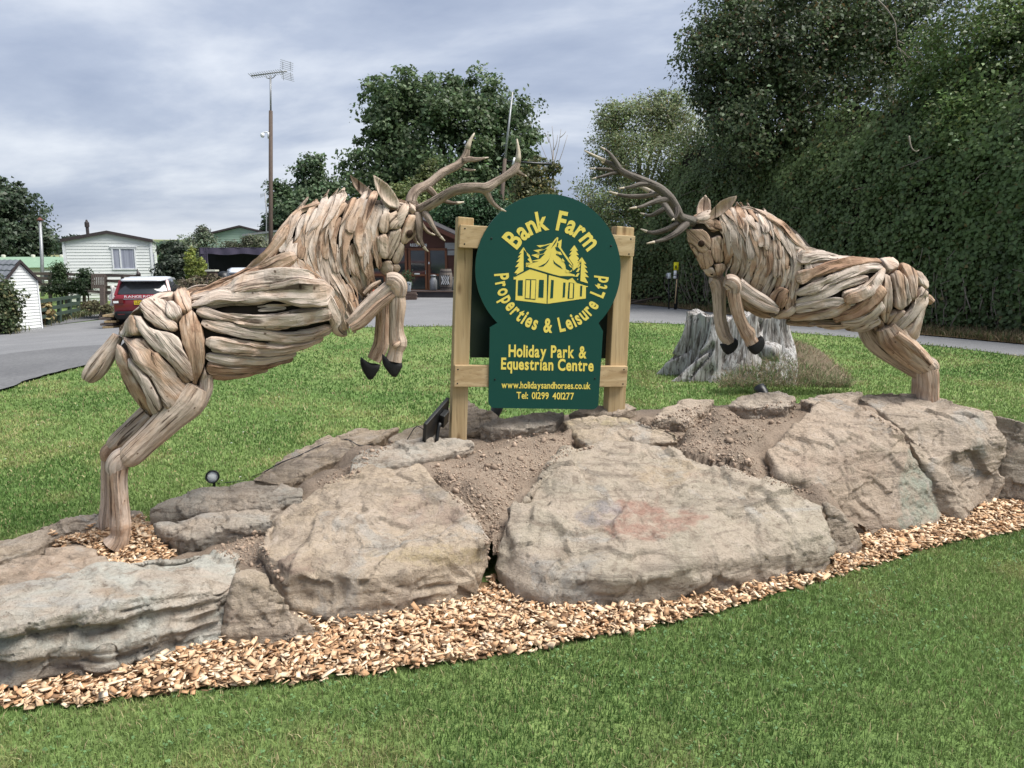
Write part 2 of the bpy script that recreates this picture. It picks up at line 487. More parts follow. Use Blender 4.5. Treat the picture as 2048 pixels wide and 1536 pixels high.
# ================================================================== terrain
_ctl = []
for u, v, k in [(290, 652, 25.5), (60, 652, 28.5), (130, 640, 30.5), (230, 600, 35.5), (0, 665, 25.5), (170, 622, 32), (860, 590, 37), (1350, 612, 26), (1260, 608, 28),
                (2048, 690, 13.0), (1750, 662, 16.8), (1560, 640, 20.5), (700, 612, 31), (560, 610, 33), (430, 600, 35), (1000, 595, 36)]:
    p = at(u, v, k); _ctl.append((p[0], p[1], p[2]))
for x, y in [(-3, 2), (0, 2), (3, 2), (6, 3), (-5, 4), (6, 6), (-4, 7), (0, 7), (4, 8), (0, 11), (3, 13), (-3, 13), (7, 10), (-6, 8.5), (10, 9), (3.5, 17), (-2, 17)]:
    _ctl.append((x, y, 0.0))
for x, y, z in [(-9, 10, -.25), (-14, 14, -.6), (-20, 24, -1.1), (-30, 36, -.8), (-10, 45, -.5), (8, 46, -.4), (22, 40, -.3), (14, 28, -.2), (22, 14, 0.1), (-38, 20, -1.2), (30, 25, 0)]:
    _ctl.append((x, y, z))
_ctl = np.array(_ctl)
def _tps(r2): return np.where(r2 > 0, 0.5 * r2 * np.log(r2 + 1e-12), 0)
_n = len(_ctl)
_A = np.zeros((_n + 3, _n + 3))
_d2 = ((_ctl[:, None, :2] - _ctl[None, :, :2]) ** 2).sum(-1)
_A[:_n, :_n] = _tps(_d2) + np.eye(_n) * 0.6
_A[:_n, _n] = 1; _A[:_n, _n + 1:] = _ctl[:, :2]; _A[_n, :_n] = 1; _A[_n + 1:, :_n] = _ctl[:, :2].T
_w = np.linalg.solve(_A, np.concatenate([_ctl[:, 2], [0, 0, 0]]))
def gz(x, y):
    x = np.asarray(x, float); y = np.asarray(y, float)
    sh = x.shape; x = x.ravel(); y = y.ravel()
    out = np.zeros(len(x))
    for s in range(0, len(x), 60000):
        a, b = x[s:s + 60000], y[s:s + 60000]
        r2 = (a[:, None] - _ctl[None, :, 0]) ** 2 + (b[:, None] - _ctl[None, :, 1]) ** 2
        z = _tps(r2) @ _w[:_n] + _w[_n] + _w[_n + 1] * a + _w[_n + 2] * b
        far = sstep(np.hypot(a, b - 15), 24, 42)
        z = z * (1 - far) - 0.75 * far
        nr = 1 - sstep(np.hypot(a, (b - 4) * 1.0), 5.5, 9)
        out[s:s + 60000] = z * (1 - nr)
    return out.reshape(sh)
def G(u, v):
    """where the line of sight meets the ground (vectorised)"""
    u = np.atleast_1d(np.asarray(u, float)); v = np.atleast_1d(np.asarray(v, float))
    d = np.stack([(u - CU) / F, CP_ + (CV - v) / F * SP_, -SP_ + (CV - v) / F * CP_], -1)
    lo = np.full(len(u), 0.5); hi = np.full(len(u), 0.5); done = np.zeros(len(u), bool)
    for k in np.geomspace(1.2, 90, 90):
        p = CAMP + d * k; below = (p[:, 2] < gz(p[:, 0], p[:, 1])) & ~done
        hi = np.where(done, hi, k); done |= below
        lo = np.where(done, lo, k)
        if done.all(): break
    for _ in range(18):
        m = (lo + hi) / 2; p = CAMP + d * m[:, None]; b = p[:, 2] < gz(p[:, 0], p[:, 1])
        hi = np.where(b, m, hi); lo = np.where(b, lo, m)
    p = CAMP + d * hi[:, None]
    return p
def g1(u, v): return G([u], [v])[0]

xs = np.unique(np.concatenate([np.linspace(-26, 26, 90), -np.geomspace(26, 900, 26), np.geomspace(26, 900, 26)]))
ys = np.unique(np.concatenate([np.linspace(-6, 50, 96), np.geomspace(50, 1400, 30), -np.geomspace(6, 60, 8)]))
X, Y = np.meshgrid(xs, ys)
Z = gz(X, Y)
nx = len(xs)
ii = np.arange(len(ys) - 1)[:, None] * nx + np.arange(nx - 1)[None]
Fq = np.stack([ii, ii + 1, ii + 1 + nx, ii + nx], -1).reshape(-1, 4)
def mat_lawn():
    t = NT('lawn'); o = t.obj()
    a = t.noise(o, 0.55, 5, 0.6, 0.4); b = t.noise(o, 6, 5, 0.65)
    c = t.mix(t.ramp(a, [(0.38, (0, 0, 0)), (0.62, (1, 1, 1))]), (0.105, 0.18, 0.05), (0.19, 0.255, 0.085))
    c = t.mix(t.ramp(b, [(0.3, (0.7, 0.7, 0.7)), (0.55, (0, 0, 0))]), c, (0.035, 0.055, 0.016))
    c = t.mix(t.ramp(t.noise(o, 3.1, 4, 0.6), [(0.60, (0, 0, 0)), (0.75, (0.5, 0.5, 0.5))]), c, (0.13, 0.115, 0.055))
    t.base(c); t.bump(t.noise(o, 45, 4), 0.6, 0.03)
    return t.fin(0.9, 0.15)
lawn = part('lawn', mk_mesh('lawn', np.stack([X, Y, Z], -1).reshape(-1, 3), Fq), mat_lawn()); tag(lawn, kind='structure')

def sheet(name, near, far, lift, mat, nx_=60, ny_=14, edge=0.0):
    """ground sheet between two picture-space polylines, draped on the terrain"""
    A = resample(G(*np.array(near, float).T), nx_); B = resample(G(*np.array(far, float).T), nx_)
    V = []
    for j in np.linspace(0, 1, ny_):
        P = A * (1 - j) + B * j
        if edge and j in (0.0, 1.0):
            P = P + edge * np.stack([fbm(P * 1.7, 3), fbm(P * 1.7 + 9, 3), 0 * P[:, 0]], -1)
        P[:, 2] = gz(P[:, 0], P[:, 1]) + lift
        V.append(P)
    V = np.array(V); i0 = np.arange(ny_ - 1)[:, None] * nx_ + np.arange(nx_ - 1)[None]
    Fq_ = np.stack([i0, i0 + 1, i0 + 1 + nx_, i0 + nx_], -1).reshape(-1, 4)
    o = part(name, mk_mesh(name, V.reshape(-1, 3), Fq_), mat); tag(o, kind='structure')
    return o
def mat_asphalt(name, c1, c2, sc):
    t = NT(name); o = t.obj()
    c = t.mix(t.ramp(t.noise(o, 0.5, 5, 0.6, 0.5), [(0.35, (0, 0, 0)), (0.65, (1, 1, 1))]), c1, c2)
    f = t.noise(o, sc, 4, 0.75)
    c = t.mix(t.ramp(f, [(0.35, (0.6, 0.6, 0.6)), (0.5, (0, 0, 0))]), c, tuple(x * 0.45 for x in c1))
    c = t.mix(t.ramp(f, [(0.55, (0, 0, 0)), (0.72, (0.5, 0.5, 0.5))]), c, tuple(min(1, x * 1.9) for x in c1))
    t.base(c); t.bump(f, 0.7, 0.012)
    return t.fin(0.85, 0.3)
M['asphalt'] = mat_asphalt('asphalt', (0.165, 0.166, 0.17), (0.205, 0.205, 0.208), 40)
M['gravel'] = mat_asphalt('gravel', (0.115, 0.115, 0.118), (0.15, 0.15, 0.152), 18)
LAWN_EDGE = [(-420, 880), (-200, 830), (0, 782), (80, 757), (170, 735), (300, 705), (450, 680), (600, 662), (730, 655), (900, 653), (1100, 648), (1280, 646), (1400, 651), (1550, 662), (1750, 680), (1900, 696), (2060, 716), (2300, 750), (2600, 800)]
ROAD_FAR = [(-420, 720), (-200, 695), (0, 668), (100, 652), (200, 640), (330, 622), (450, 610), (560, 601), (700, 594), (830, 594), (1000, 592), (1130, 597), (1262, 608), (1330, 614), (1440, 627), (1600, 646), (1750, 662), (1880, 674), (2050, 690), (2300, 715), (2600, 750)]
gravel = sheet('gravel_verge', [(-420, 884), (-200, 833), (0, 784), (80, 758), (170, 736), (260, 713), (330, 700)], [(-420, 780), (-200, 745), (0, 713), (80, 703), (170, 695), (260, 690), (330, 693)], 0.035, M['gravel'], 60, 14, 0.10)
road = sheet('road', LAWN_EDGE, ROAD_FAR, 0.008, M['asphalt'], 120, 22, 0.12)
forecourt = sheet('gravel_forecourt', [(40, 662), (130, 648), (240, 634), (330, 622)], [(90, 640), (150, 626), (235, 612), (330, 604)], 0.02, M['gravel'], 30, 6)
# rough earthy strip at the hedge foot
def mat_verge():
    t = NT('leaf_litter'); o = t.obj()
    f = t.noise(o, 14, 5, 0.7)
    c = t.ramp(f, [(0.3, (0.05, 0.045, 0.02)), (0.5, (0.14, 0.095, 0.055)), (0.7, (0.10, 0.11, 0.035))])
    t.base(c); t.bump(f, 0.8, 0.04); return t.fin(0.95, 0.1)
verge = sheet('leaf_litter_verge', [(1262, 609), (1330, 615), (1440, 628), (1600, 647), (1750, 663), (1880, 675), (2050, 691), (2300, 716), (2600, 752)],
              [(1262, 597), (1330, 601), (1440, 608), (1600, 620), (1750, 632), (1880, 642), (2050, 655), (2300, 672), (2600, 700)], 0.03, mat_verge(), 60, 6, 0.08)
# far hills with fields, seen in the gap between the dark tree and the white caravan
HX = np.linspace(-900, 900, 90); HY = np.linspace(230, 900, 24)
hx, hy = np.meshgrid(HX, HY)
hz = -4 + 15 * sstep(hy, 230, 620) + 5 * fbm(np.stack([hx * 0.006, hy * 0.006, 0 * hx], -1), 3) * sstep(hy, 230, 400)
i0 = np.arange(23)[:, None] * 90 + np.arange(89)[None]
t = NT('far_fields'); o_ = t.obj()
vo = t.new('ShaderNodeTexVoronoi', i_Scale=0.013); t.link(o_, vo.inputs['Vector'])
s_ = t.new('ShaderNodeSeparateColor'); t.link(vo.outputs['Color'], s_.inputs[0])
t.base(t.ramp(s_.outputs[0], [(0.2, (0.10, 0.13, 0.06)), (0.5, (0.30, 0.28, 0.16)), (0.8, (0.16, 0.19, 0.09))]))
hills = part('hill', mk_mesh('hill', np.stack([hx, hy, hz], -1).reshape(-1, 3), np.stack([i0, i0 + 1, i0 + 91, i0 + 90], -1).reshape(-1, 4)), t.fin(0.95, 0.1)); tag(hills, kind='structure')

# ================================================================== rocks
# every rock: hulls of points (u, v, height); a point may be given as (u, v, z, push) with push metres away from the camera
ROCKS = [
 ('long grey layered rock with pale bands, nearest at the left edge', (0.52, 0.51, 0.45), 0.022, 0.034, [
   [(-60,1250,.26),(-60,1195,.25),(60,1178,.25),(190,1138,.24),(290,1112,.23),(390,1100,.22),(470,1108,.2),(487,1150,.2),(455,1180,.2),(300,1200,.25),(0,1255,.27),(130,1222,.28),(260,1195,.27),(440,1178,.21),
    (-60,1330,.02),(60,1345,.0),(150,1340,0),(260,1330,.0),(440,1290,.0),(455,1245,.04)],
   [(150,1290,.12),(220,1290,.12),(140,1365,0),(205,1362,0),(215,1330,.0),(180,1270,.14)]]),
 ('flat pinkish slab at the left edge behind the grey layered rock', (0.451, 0.336, 0.250), 0.02, 0.008, [
   [(-90,1170,.17),(0,1142,.17),(90,1102,.15),(160,1090,.13),(207,1112,.11),(213,1148,.09),(150,1174,.11),(60,1212,.15),(-90,1255,.16)]]),
 ('low brown stone at the left edge against the lawn', (0.366, 0.299, 0.226), 0.014, 0.006, [
   [(-90,1110,.13),(40,1070,.12),(88,1062,.1),(113,1075,.07),(60,1102,.07),(-90,1145,.08)]]),
 ('thin flat slab behind the left stag hooves', (0.415, 0.342, 0.268), 0.012, 0.006, [
   [(72,1053,.09),(130,1035,.12),(210,1022,.13),(285,1020,.11),(290,1042,.06),(200,1056,.06),(110,1070,.05)]]),
 ('long low grey rock right of the left stag hooves, upper layer', (0.403, 0.366, 0.311), 0.02, 0.014, [
   [(287,1020,.2),(330,1000,.24),(400,980,.26),(500,968,.28),(600,972,.3),(612,990,.28),(520,1015,.22),(400,1015,.2),(300,1037,.15)]]),
 ('grey blocky rock under the long low one, beside the chips at the hooves', (0.427, 0.390, 0.329), 0.02, 0.016, [
   [(306,1048,.17),(340,1033,.2),(450,1018,.23),(560,1013,.26),(592,1022,.26),(540,1045,.21),(440,1062,.17),(380,1078,.13),(345,1103,.02),(400,1092,.04),(310,1062,.06)]]),
 ('large buff boulder left of centre with ochre stain on its front edge', (0.525, 0.421, 0.311), 0.026, 0.016, [
   [(560,1040,.28),(610,990,.33),(660,955,.38),(740,932,.42),(830,925,.45),(862,950,.43),(905,990,.38),(960,1040,.31),(983,1078,.26),(965,1102,.22),(940,1108,.22),(800,1145,.21),(640,1155,.21),(575,1145,.22),(530,1095,.24),(525,1060,.25),
    (570,1205,.08),(600,1225,.02),(660,1254,0),(760,1240,0),(880,1213,0),(955,1180,.02),(978,1135,.08)]]),
 ('small brown triangular rock between the grey layered rock and the buff boulder', (0.403, 0.323, 0.232), 0.014, 0.008, [
   [(470,1152,.27),(492,1138,.28),(520,1145,.27),(562,1180,.22),(582,1225,.13),(600,1300,0),(445,1300,0),(440,1268,.04),(455,1200,.17)],
   [(582,1228,.12),(650,1262,.04),(640,1285,0),(520,1300,0),(560,1240,.08)]]),
 ('pale grey flat slab below the sign left post', (0.464, 0.427, 0.366), 0.014, 0.006, [
   [(698,930,.41),(720,905,.43),(830,880,.46),(870,872,.48),(945,879,.47),(950,895,.45),(860,914,.43),(760,938,.40),(700,948,.39)]]),
 ('long buff slab along the lawn behind the spotlight', (0.488, 0.384, 0.275), 0.014, 0.01, [
   [(498,962,.28),(560,920,.31),(640,880,.34),(720,858,.37),(800,855,.39),(772,872,.36),(700,893,.34),(640,932,.31),(560,970,.27)]]),
 ('small brown stone left of the solar panel', (0.403, 0.329, 0.244), 0.01, 0.006, [
   [(778,876,.42),(830,852,.46),(880,846,.47),(880,864,.43),(800,892,.39),(783,890,.39)]]),
 ('rounded brown rock behind the sign left post', (0.439, 0.354, 0.262), 0.02, 0.012, [
   [(850,862,.45),(890,815,.54),(930,806,.57),(985,822,.55),(1010,850,.49),(975,862,.45),(900,876,.42)]]),
 ('dark thin slab standing below the green board', (0.342, 0.311, 0.262), 0.012, 0.012, [
   [(956,855,.5),(985,838,.54),(1040,828,.56),(1132,821,.57),(1110,846,.52),(1040,857,.5),(975,864,.47)]]),
 ('small flat stone behind the sign right post', (0.415, 0.336, 0.256), 0.01, 0.008, [
   [(1135,827,.55),(1180,810,.59),(1262,807,.59),(1278,815,.58),(1230,830,.55)]]),
 ('low angular rock with yellow tinge at the sign right post', (0.500, 0.403, 0.275), 0.014, 0.008, [
   [(1125,840,.53),(1200,832,.56),(1260,838,.55),(1350,862,.52),(1362,882,.47),(1280,888,.46),(1185,897,.44),(1150,877,.46)]]),
 ('largest boulder at the centre right with a reddish scoop in its top', (0.488, 0.421, 0.329), 0.032, 0.012, [
   [(1020,1010,.34),(1060,960,.40),(1130,900,.47),(1210,883,.50),(1290,890,.49),(1390,920,.45),(1500,960,.39),(1600,985,.34),(1640,1000,.31),(1655,1060,.21),(1620,1075,.20),(1500,1105,.18),(1400,1122,.18),(1300,1145,.17),(1200,1165,.14),(1100,1160,.13),(1000,1110,.17),(1000,1060,.26),
    (985,1140,.1),(1050,1205,.01),(1120,1217,0),(1280,1205,0),(1400,1185,0),(1530,1170,0),(1640,1150,0),(1670,1110,.02)]]),
 ('narrow upright brown slab leaning on the largest boulder', (0.366, 0.299, 0.226), 0.012, 0.006, [
   [(1648,1000,.3),(1690,1022,.25),(1727,1090,.05),(1710,1112,0),(1672,1118,0),(1655,1060,.15)]]),
 ('broad tilted slab with a greenish end face, right of centre', (0.488, 0.384, 0.293), 0.022, 0.012, [
   [(1535,900,.48),(1590,848,.57),(1640,800,.64),(1690,798,.64),(1760,840,.58),(1812,880,.48),(1805,920,.39),(1795,1000,.17),(1700,1008,.2),(1645,978,.3),(1560,945,.4),
    (1740,1064,.02),(1840,1060,0),(1885,1045,0),(1882,1000,.1),(1835,910,.4)]]),
 ('narrow wedge-shaped rock between the tilted slab and the big right boulder', (0.403, 0.329, 0.250), 0.014, 0.008, [
   [(1815,880,.46),(1845,890,.42),(1900,960,.25),(1925,990,.15),(1950,1020,.03),(1945,1045,0),(1893,1037,0),(1884,1000,.12),(1842,920,.36)]]),
 ('big rough boulder at the right under the right stag hind foot', (0.470, 0.384, 0.299), 0.032, 0.014, [
   [(1710,790,.62),(1760,780,.64),(1850,785,.63),(1900,800,.61),(1985,828,.56),(2003,870,.46),(1995,940,.23),(1860,925,.34),(1800,850,.52),(1930,985,.14),(1955,1012,.02),(2000,1003,0),(2012,950,.14)]]),
 ('dark boulder cut off by the right edge', (0.378, 0.323, 0.256), 0.026, 0.01, [
   [(1985,830,.55),(2048,845,.53),(2170,880,.45),(2170,990,0),(2040,1002,0),(2005,995,.02),(2000,900,.32)]]),
 ('smooth pale stone on the crest in front of the stump', (0.488, 0.415, 0.336), 0.012, 0.004, [
   [(1455,810,.6),(1480,790,.64),(1560,779,.66),(1590,795,.64),(1580,812,.61),(1500,815,.6)]]),
 ('low angular stone half buried on the crest right of the sign', (0.451, 0.366, 0.281), 0.014, 0.008, [
   [(1305,840,.57),(1330,815,.61),(1370,799,.63),(1432,797,.63),(1405,817,.6),(1375,841,.56)]]),
 ('flat buried slab on the crest left of the big right boulder', (0.476, 0.390, 0.305), 0.012, 0.004, [
   [(1600,799,.63),(1680,786,.65),(1722,786,.65),(1700,804,.62),(1640,812,.61)]]),
 ('small flat stone among the chips at the left stag hoof', (0.439, 0.378, 0.293), 0.006, 0.002, [
   [(240,1105,.06),(262,1097,.07),(285,1105,.06),(268,1118,.04),(245,1117,.04)]]),
]
# hollows where a flake has come away: (u, v, half width, half height, depth), per rock
SCOOPS = {15: [(1270, 1025, 150, 60, .03), (1150, 1075, 70, 50, .015)], 6: [(640, 1180, 70, 40, .03), (840, 1150, 110, 35, .02)], 17: [(1745, 960, 70, 70, .02), (1840, 980, 40, 90, .02)],
          19: [(1870, 880, 60, 40, .03), (1930, 930, 50, 50, .02)], 0: [(190, 1265, 70, 25, .02)]}
# mineral stains: (u, v, half width, half height, colour, strength)
STAINS = {15: [(1290, 1045, 120, 40, (.38, .20, .15), .7), (1190, 1030, 50, 30, (.27, .26, .27), .7), (1330, 945, 70, 30, (.45, .33, .19), .4)], 6: [(850, 1110, 130, 22, (.46, .36, .19), .6), (590, 1130, 60, 25, (.26, .18, .14), .6), (860, 1020, 90, 40, (.42, .30, .24), .5)],
          17: [(1835, 990, 42, 85, (.33, .36, .29), .85), (1700, 930, 120, 40, (.42, .31, .24), .5)], 0: [(150, 1205, 160, 14, (.50, .49, .45), .8), (240, 1185, 80, 14, (.42, .31, .22), .6), (100, 1290, 200, 16, (.46, .47, .42), .6), (340, 1270, 90, 12, (.50, .48, .42), .5)],
          14: [(1230, 845, 60, 12, (.44, .37, .20), .5)], 19: [(1960, 880, 20, 50, (.43, .43, .38), .6)]}
def build_rock(label, colr, amp, strata, hulls, seed):
    allV, allF, off = [], [], 0
    for H in hulls:
        pts = [atz(u, v + (14 if z <= 0.02 else 0), z) for u, v, z in H]
        pts = [p + np.array([0, .05 if h[2] <= .02 else 0, 0]) for p, h in zip(pts, H)]
        c = np.mean(pts, 0); pts = [c + (p - c) * 1.0 for p in pts]
        extra = []
        for p, (u, v, z) in zip(pts, H):
            q = c + (p - c) * 0.9
            low = min(z, 0.0) - 0.12 if min(h[2] for h in H) < 0.05 else z - 0.16
            extra.append(np.array([q[0], max(q[1], p[1]) + 0.02, low]))
        bm = bmesh.new()
        for p in pts + extra: bm.verts.new(tuple(p))
        r = bmesh.ops.convex_hull(bm, input=bm.verts)
        bmesh.ops.delete(bm, geom=[g for g in r['geom_interior'] if isinstance(g, bmesh.types.BMVert)], context='VERTS')
        bm.verts.index_update()
        allV += [v.co[:] for v in bm.verts]; allF += [tuple(v.index + off for v in f.verts) for f in bm.faces]
        off = len(allV); bm.free()
    tmp = bpy.data.objects.new('tmp', mk_mesh('tmp', allV, allF)); COL.objects.link(tmp)
    size = max(np.ptp(np.array(allV), axis=0))
    vox = max(0.009, min(0.017, size / 90))
    md = tmp.modifiers.new('r', 'REMESH'); md.mode = 'VOXEL'; md.voxel_size = vox
    sm = tmp.modifiers.new('s', 'SMOOTH'); sm.iterations = 2; sm.factor = 0.5
    dg = bpy.context.evaluated_depsgraph_get()
    ev = tmp.evaluated_get(dg); me = bpy.data.meshes.new_from_object(ev)
    bpy.data.objects.remove(tmp)
    n = len(me.vertices)
    V = np.empty(n * 3, np.float32); me.vertices.foreach_get('co', V); V = V.reshape(-1, 3).astype(float)
    N = np.empty(n * 3, np.float32); me.vertices.foreach_get('normal', N); N = N.reshape(-1, 3).astype(float)
    s = seed * 5.31
    rr = np.random.default_rng(100 + seed)
    # broken corners and edges: flat facets cut square across the hull
    for _ in range(15):
        nn = rr.normal(size=3); nn[2] = abs(nn[2]) * rr.choice([1, 1, -.25]); nn[1] = -abs(nn[1]) if rr.random() < .75 else nn[1]; nn /= np.linalg.norm(nn)
        dd = V @ nn; dd = dd - dd.max() + size * rr.uniform(.002, .012)
        V -= nn * np.maximum(dd, 0)[:, None]
    SC = SCOOPS.get(seed - 1, [])
    for (u, v, ru, rv, dep) in SC:
        pu, pv = project(V); q = ((pu - u) / ru) ** 2 + ((pv - v) / rv) ** 2 + 0.5 * fbm(V * 5 + s, 3)
        V -= N * (dep * (1 - sstep(q, 0.35, 1.0)))[:, None]
    d = amp * 0.55 * fbm(V * 4.5 + s, 3, 0.5)
    # broken facets: each cell of the surface is a little plane of its own, with a ledge where two meet
    for nc_, st_, sl_ in ((int(7 + 9 * size), .22, .09), (int(40 + 80 * size), .10, .08)):
        cen = V[rr.integers(n, size=nc_)]; off_ = rr.normal(size=nc_) * amp * st_; tl_ = rr.normal(size=(nc_, 3)) * sl_
        W_ = V + 0.05 * np.stack([fbm(V * 5 + s + q, 3) for q in (1, 20, 40)], -1)
        near_ = np.concatenate([((W_[q:q + 4000, None] - cen[None]) ** 2).sum(-1).argmin(1) for q in range(0, n, 4000)])
        slope = ((V - cen[near_]) * tl_[near_]).sum(1)
        d += off_[near_] + np.clip(slope, -amp * .5, amp * .5)
    # broken facets: ridged noise, and bedding steps on the side faces
    d += amp * 0.35 * (0.45 - np.abs(fbm(V * 6.0 + s + 40, 3)))
    w = V[:, 2] * 1.0 + V[:, 0] * 0.10 * math.sin(seed * 2.1) + 0.06 * fbm(V * 2.2 + s, 3)
    side = 1 - sstep(np.abs(N[:, 2]), 0.5, 0.92)
    lay = fbm(np.stack([V[:, 0] * 2.2, V[:, 1] * 2.2, w * 21], -1) + s, 4, 0.6)
    lay = np.tanh(lay * 4.5) * 0.6
    d += strata * lay * side * (0.35 + 1.0 * sstep(fbm(V * 2.4 + s + 8, 2), -.25, .35))
    d += 0.0045 * (0.5 - np.abs(fbm(V * 17 + s, 4, .6))) + 0.0035 * fbm(V * 45 + s, 3, .6)
    d -= 0.010 * sstep(np.abs(fbm(V * np.array([4.5, 4.5, 9]) + s + 5, 3)), .035, .0)
    # dents in the top
    d -= amp * 1.3 * sstep(fbm(V * 2.6 + s + 71, 2), 0.18, 0.5) * sstep(N[:, 2], 0.3, 0.8)
    V += N * d[:, None]
    me.vertices.foreach_set('co', V.astype(np.float32).ravel()); me.update()
    me.polygons.foreach_set('use_smooth', np.ones(len(me.polygons), dtype=bool))
    me.name = 'rock'
    C4 = np.zeros((n, 4), np.float32)
    pu, pv = project(V)
    for (u, v, ru, rv, cc, st_) in STAINS.get(seed - 1, []):
        q = ((pu - u) / ru) ** 2 + ((pv - v) / rv) ** 2 + 1.6 * fbm(V * 6 + s, 5, .6)
        m = st_ * (1 - sstep(q, 0.5, 0.95)); m *= sstep(N[:, 2] * .3 - N[:, 1], -.1, .2)
        C4[:, :3] = C4[:, :3] * (1 - m[:, None]) + np.array(cc) * m[:, None]; C4[:, 3] = np.maximum(C4[:, 3], m)
    C4[:, :3] /= np.maximum(C4[:, 3:], 1e-4)
    a_ = me.attributes.new('stain', 'FLOAT_COLOR', 'POINT'); a_.data.foreach_set('color', C4.ravel())
    o = part('rock', me, M['rock']); o.color = (*colr, 1)
    tag(o, label, 'rock', 'rocks of the rockery mound')
    return o
for i, (lab, c, amp, stra, hulls) in enumerate(ROCKS):
    build_rock(lab, c, amp, stra, hulls, i + 1)

# ================================================================== soil mound (structure) under the rocks
MC = []
for _, _, _, _, hulls in ROCKS:
    for H in hulls:
        c = np.mean([atz(*h) for h in H], 0)
        for h in H:
            p = atz(*h); p = c + (p - c) * 0.93
            MC.append((p[0], p[1], h[2] - (0.075 if h[2] > 0.1 else 0.09)))
for u, v, z in [(950,960,.41),(985,1040,.30),(985,1095,.20),(978,1150,.05),(982,1120,.13),(984,1168,.03),(980,1135,.09),(990,1100,.19),(1040,875,.48),(1000,900,.46),(960,900,.45),(1100,870,.50),(1380,850,.57),(1450,850,.58),(1400,890,.5),(1500,850,.59),(1480,900,.50),(1440,815,.62),
                (1650,985,.31),(1640,960,.36),(1150,850,.53),(500,1085,.13),(540,1080,.17),(470,1100,.14),(510,1130,.15),(720,890,.38),(660,940,.34),(620,960,.31),(760,890,.4),(1750,845,.56),(1790,860,.53),(1730,810,.6),(1830,880,.47),
                (1250,870,.49),(1300,900,.46),(900,940,.43),(860,915,.43),(910,860,.46),(1240,845,.56),(1290,830,.58),(1350,815,.61),(430,985,.2),(320,1080,.06),(260,1075,.06),(150,1085,.06),(240,1110,.06),(220,1150,.05),(240,1050,.06),(200,1075,.06),(300,1060,.07),(320,1095,.06),(120,1080,.06),(280,1100,.06),(200,1100,.06),(235,1085,.06),(270,1050,.07),(180,1160,.06),(215,1130,.06)]:
    p = atz(u, v, z); MC.append((p[0], p[1], z))
for u, v in [(-120,1380),(0,1372),(120,1376),(205,1375),(300,1330),(450,1302),(560,1302),(650,1270),(760,1250),(880,1225),(975,1180),(1050,1215),(1120,1226),(1280,1214),(1400,1195),(1530,1180),(1650,1155),(1720,1110),(1850,1066),(1950,1045),(2040,1008),(2200,990)]:
    p = atz(u, v, 0); MC.append((p[0], p[1], -.05)); MC.append((p[0] - .02, p[1] - .15, -.06))
for x, y in [(-3.6, 2.6), (-3.9, 3.4), (-3.6, 4.3), (-2.9, 4.5), (-2.3, 4.5), (-1.9, 4.75), (-1.5, 5.1), (-1.0, 5.6), (-.4, 6.0), (.4, 6.3), (1.2, 6.5), (2.2, 6.5), (3.2, 6.3), (4.2, 6.1), (5.0, 5.6), (5.2, 5.0), (4.9, 4.5)]:
    MC.append((x, y, -.08)); MC.append((x * 1.04, y + .3, -.15))
MC = np.array(MC)
MPOLY = np.concatenate([np.array([atz(u, v, 0)[:2] + np.array([0, .06]) for u, v in [(-130,1350),(0,1345),(120,1350),(205,1350),(300,1318),(450,1290),(560,1290),(650,1256),(760,1238),(880,1213),(975,1170),(1050,1203),(1120,1214),(1280,1202),(1400,1183),(1530,1168),(1650,1143),(1720,1098),(1850,1054),(1950,1033),(2040,996),(2200,980),(2400,960)]]),
    np.array([(5.3, 5.0), (4.9, 5.7), (3.2, 6.0), (2.2, 6.1), (1.2, 6.15), (.4, 5.9), (-.4, 5.5), (-1.0, 5.1), (-1.45, 4.65), (-1.85, 4.35), (-2.3, 4.18), (-2.9, 3.98), (-3.15, 3.6), (-3.1, 3.1)])])
def msoil(x, y):
    x = np.asarray(x, float); y = np.asarray(y, float); sh = x.shape; x = x.ravel(); y = y.ravel(); out = np.empty(len(x))
    for s in range(0, len(x), 20000):
        r2 = (x[s:s+20000, None] - MC[None, :, 0]) ** 2 + (y[s:s+20000, None] - MC[None, :, 1]) ** 2 + 0.0016
        w = r2 ** -1.7
        out[s:s+20000] = (w * MC[None, :, 2]).sum(1) / w.sum(1)
    return out.reshape(sh)
mx, my = np.meshgrid(np.arange(-3.9, 5.3, 0.022), np.arange(2.3, 6.7, 0.022))
mz = msoil(mx, my)
pp = np.stack([mx, my, 0 * mx], -1)
mz = mz + (0.012 * fbm(pp * 6, 4) + 0.006 * fbm(pp * 30, 3)) * sstep(mz, 0.0, 0.1)
def bvh_of(objs):
    V, Fc, o = [], [], 0
    for ob in objs:
        me = ob.data; a = np.empty(len(me.vertices) * 3, np.float32); me.vertices.foreach_get('co', a)
        V += [tuple(p) for p in a.reshape(-1, 3).tolist()]
        Fc += [tuple(i + o for i in p.vertices) for p in me.polygons]; o = len(V)
    return BVHTree.FromPolygons(V, Fc)
ROCK_OBJS = [o for o in COL.objects if o.name.startswith('rock')]
ROCKB = bvh_of(ROCK_OBJS)
inm = inpoly(mx, my, MPOLY)
mz = np.maximum(mz, 0.012)
for j, i in zip(*np.nonzero(inm)):
    h = ROCKB.ray_cast(Vector((mx[j, i], my[j, i], 2.0)), Vector((0, 0, -1)))
    if h[0] is not None and h[1].z > 0.35: mz[j, i] = min(mz[j, i], h[0].z - 0.03)
ny_, nx_ = mx.shape
i0 = np.arange(ny_ - 1)[:, None] * nx_ + np.arange(nx_ - 1)[None]
Fm = np.stack([i0, i0 + 1, i0 + 1 + nx_, i0 + nx_], -1).reshape(-1, 4)
keep = inpoly(mx, my, MPOLY).ravel()[Fm].all(1)
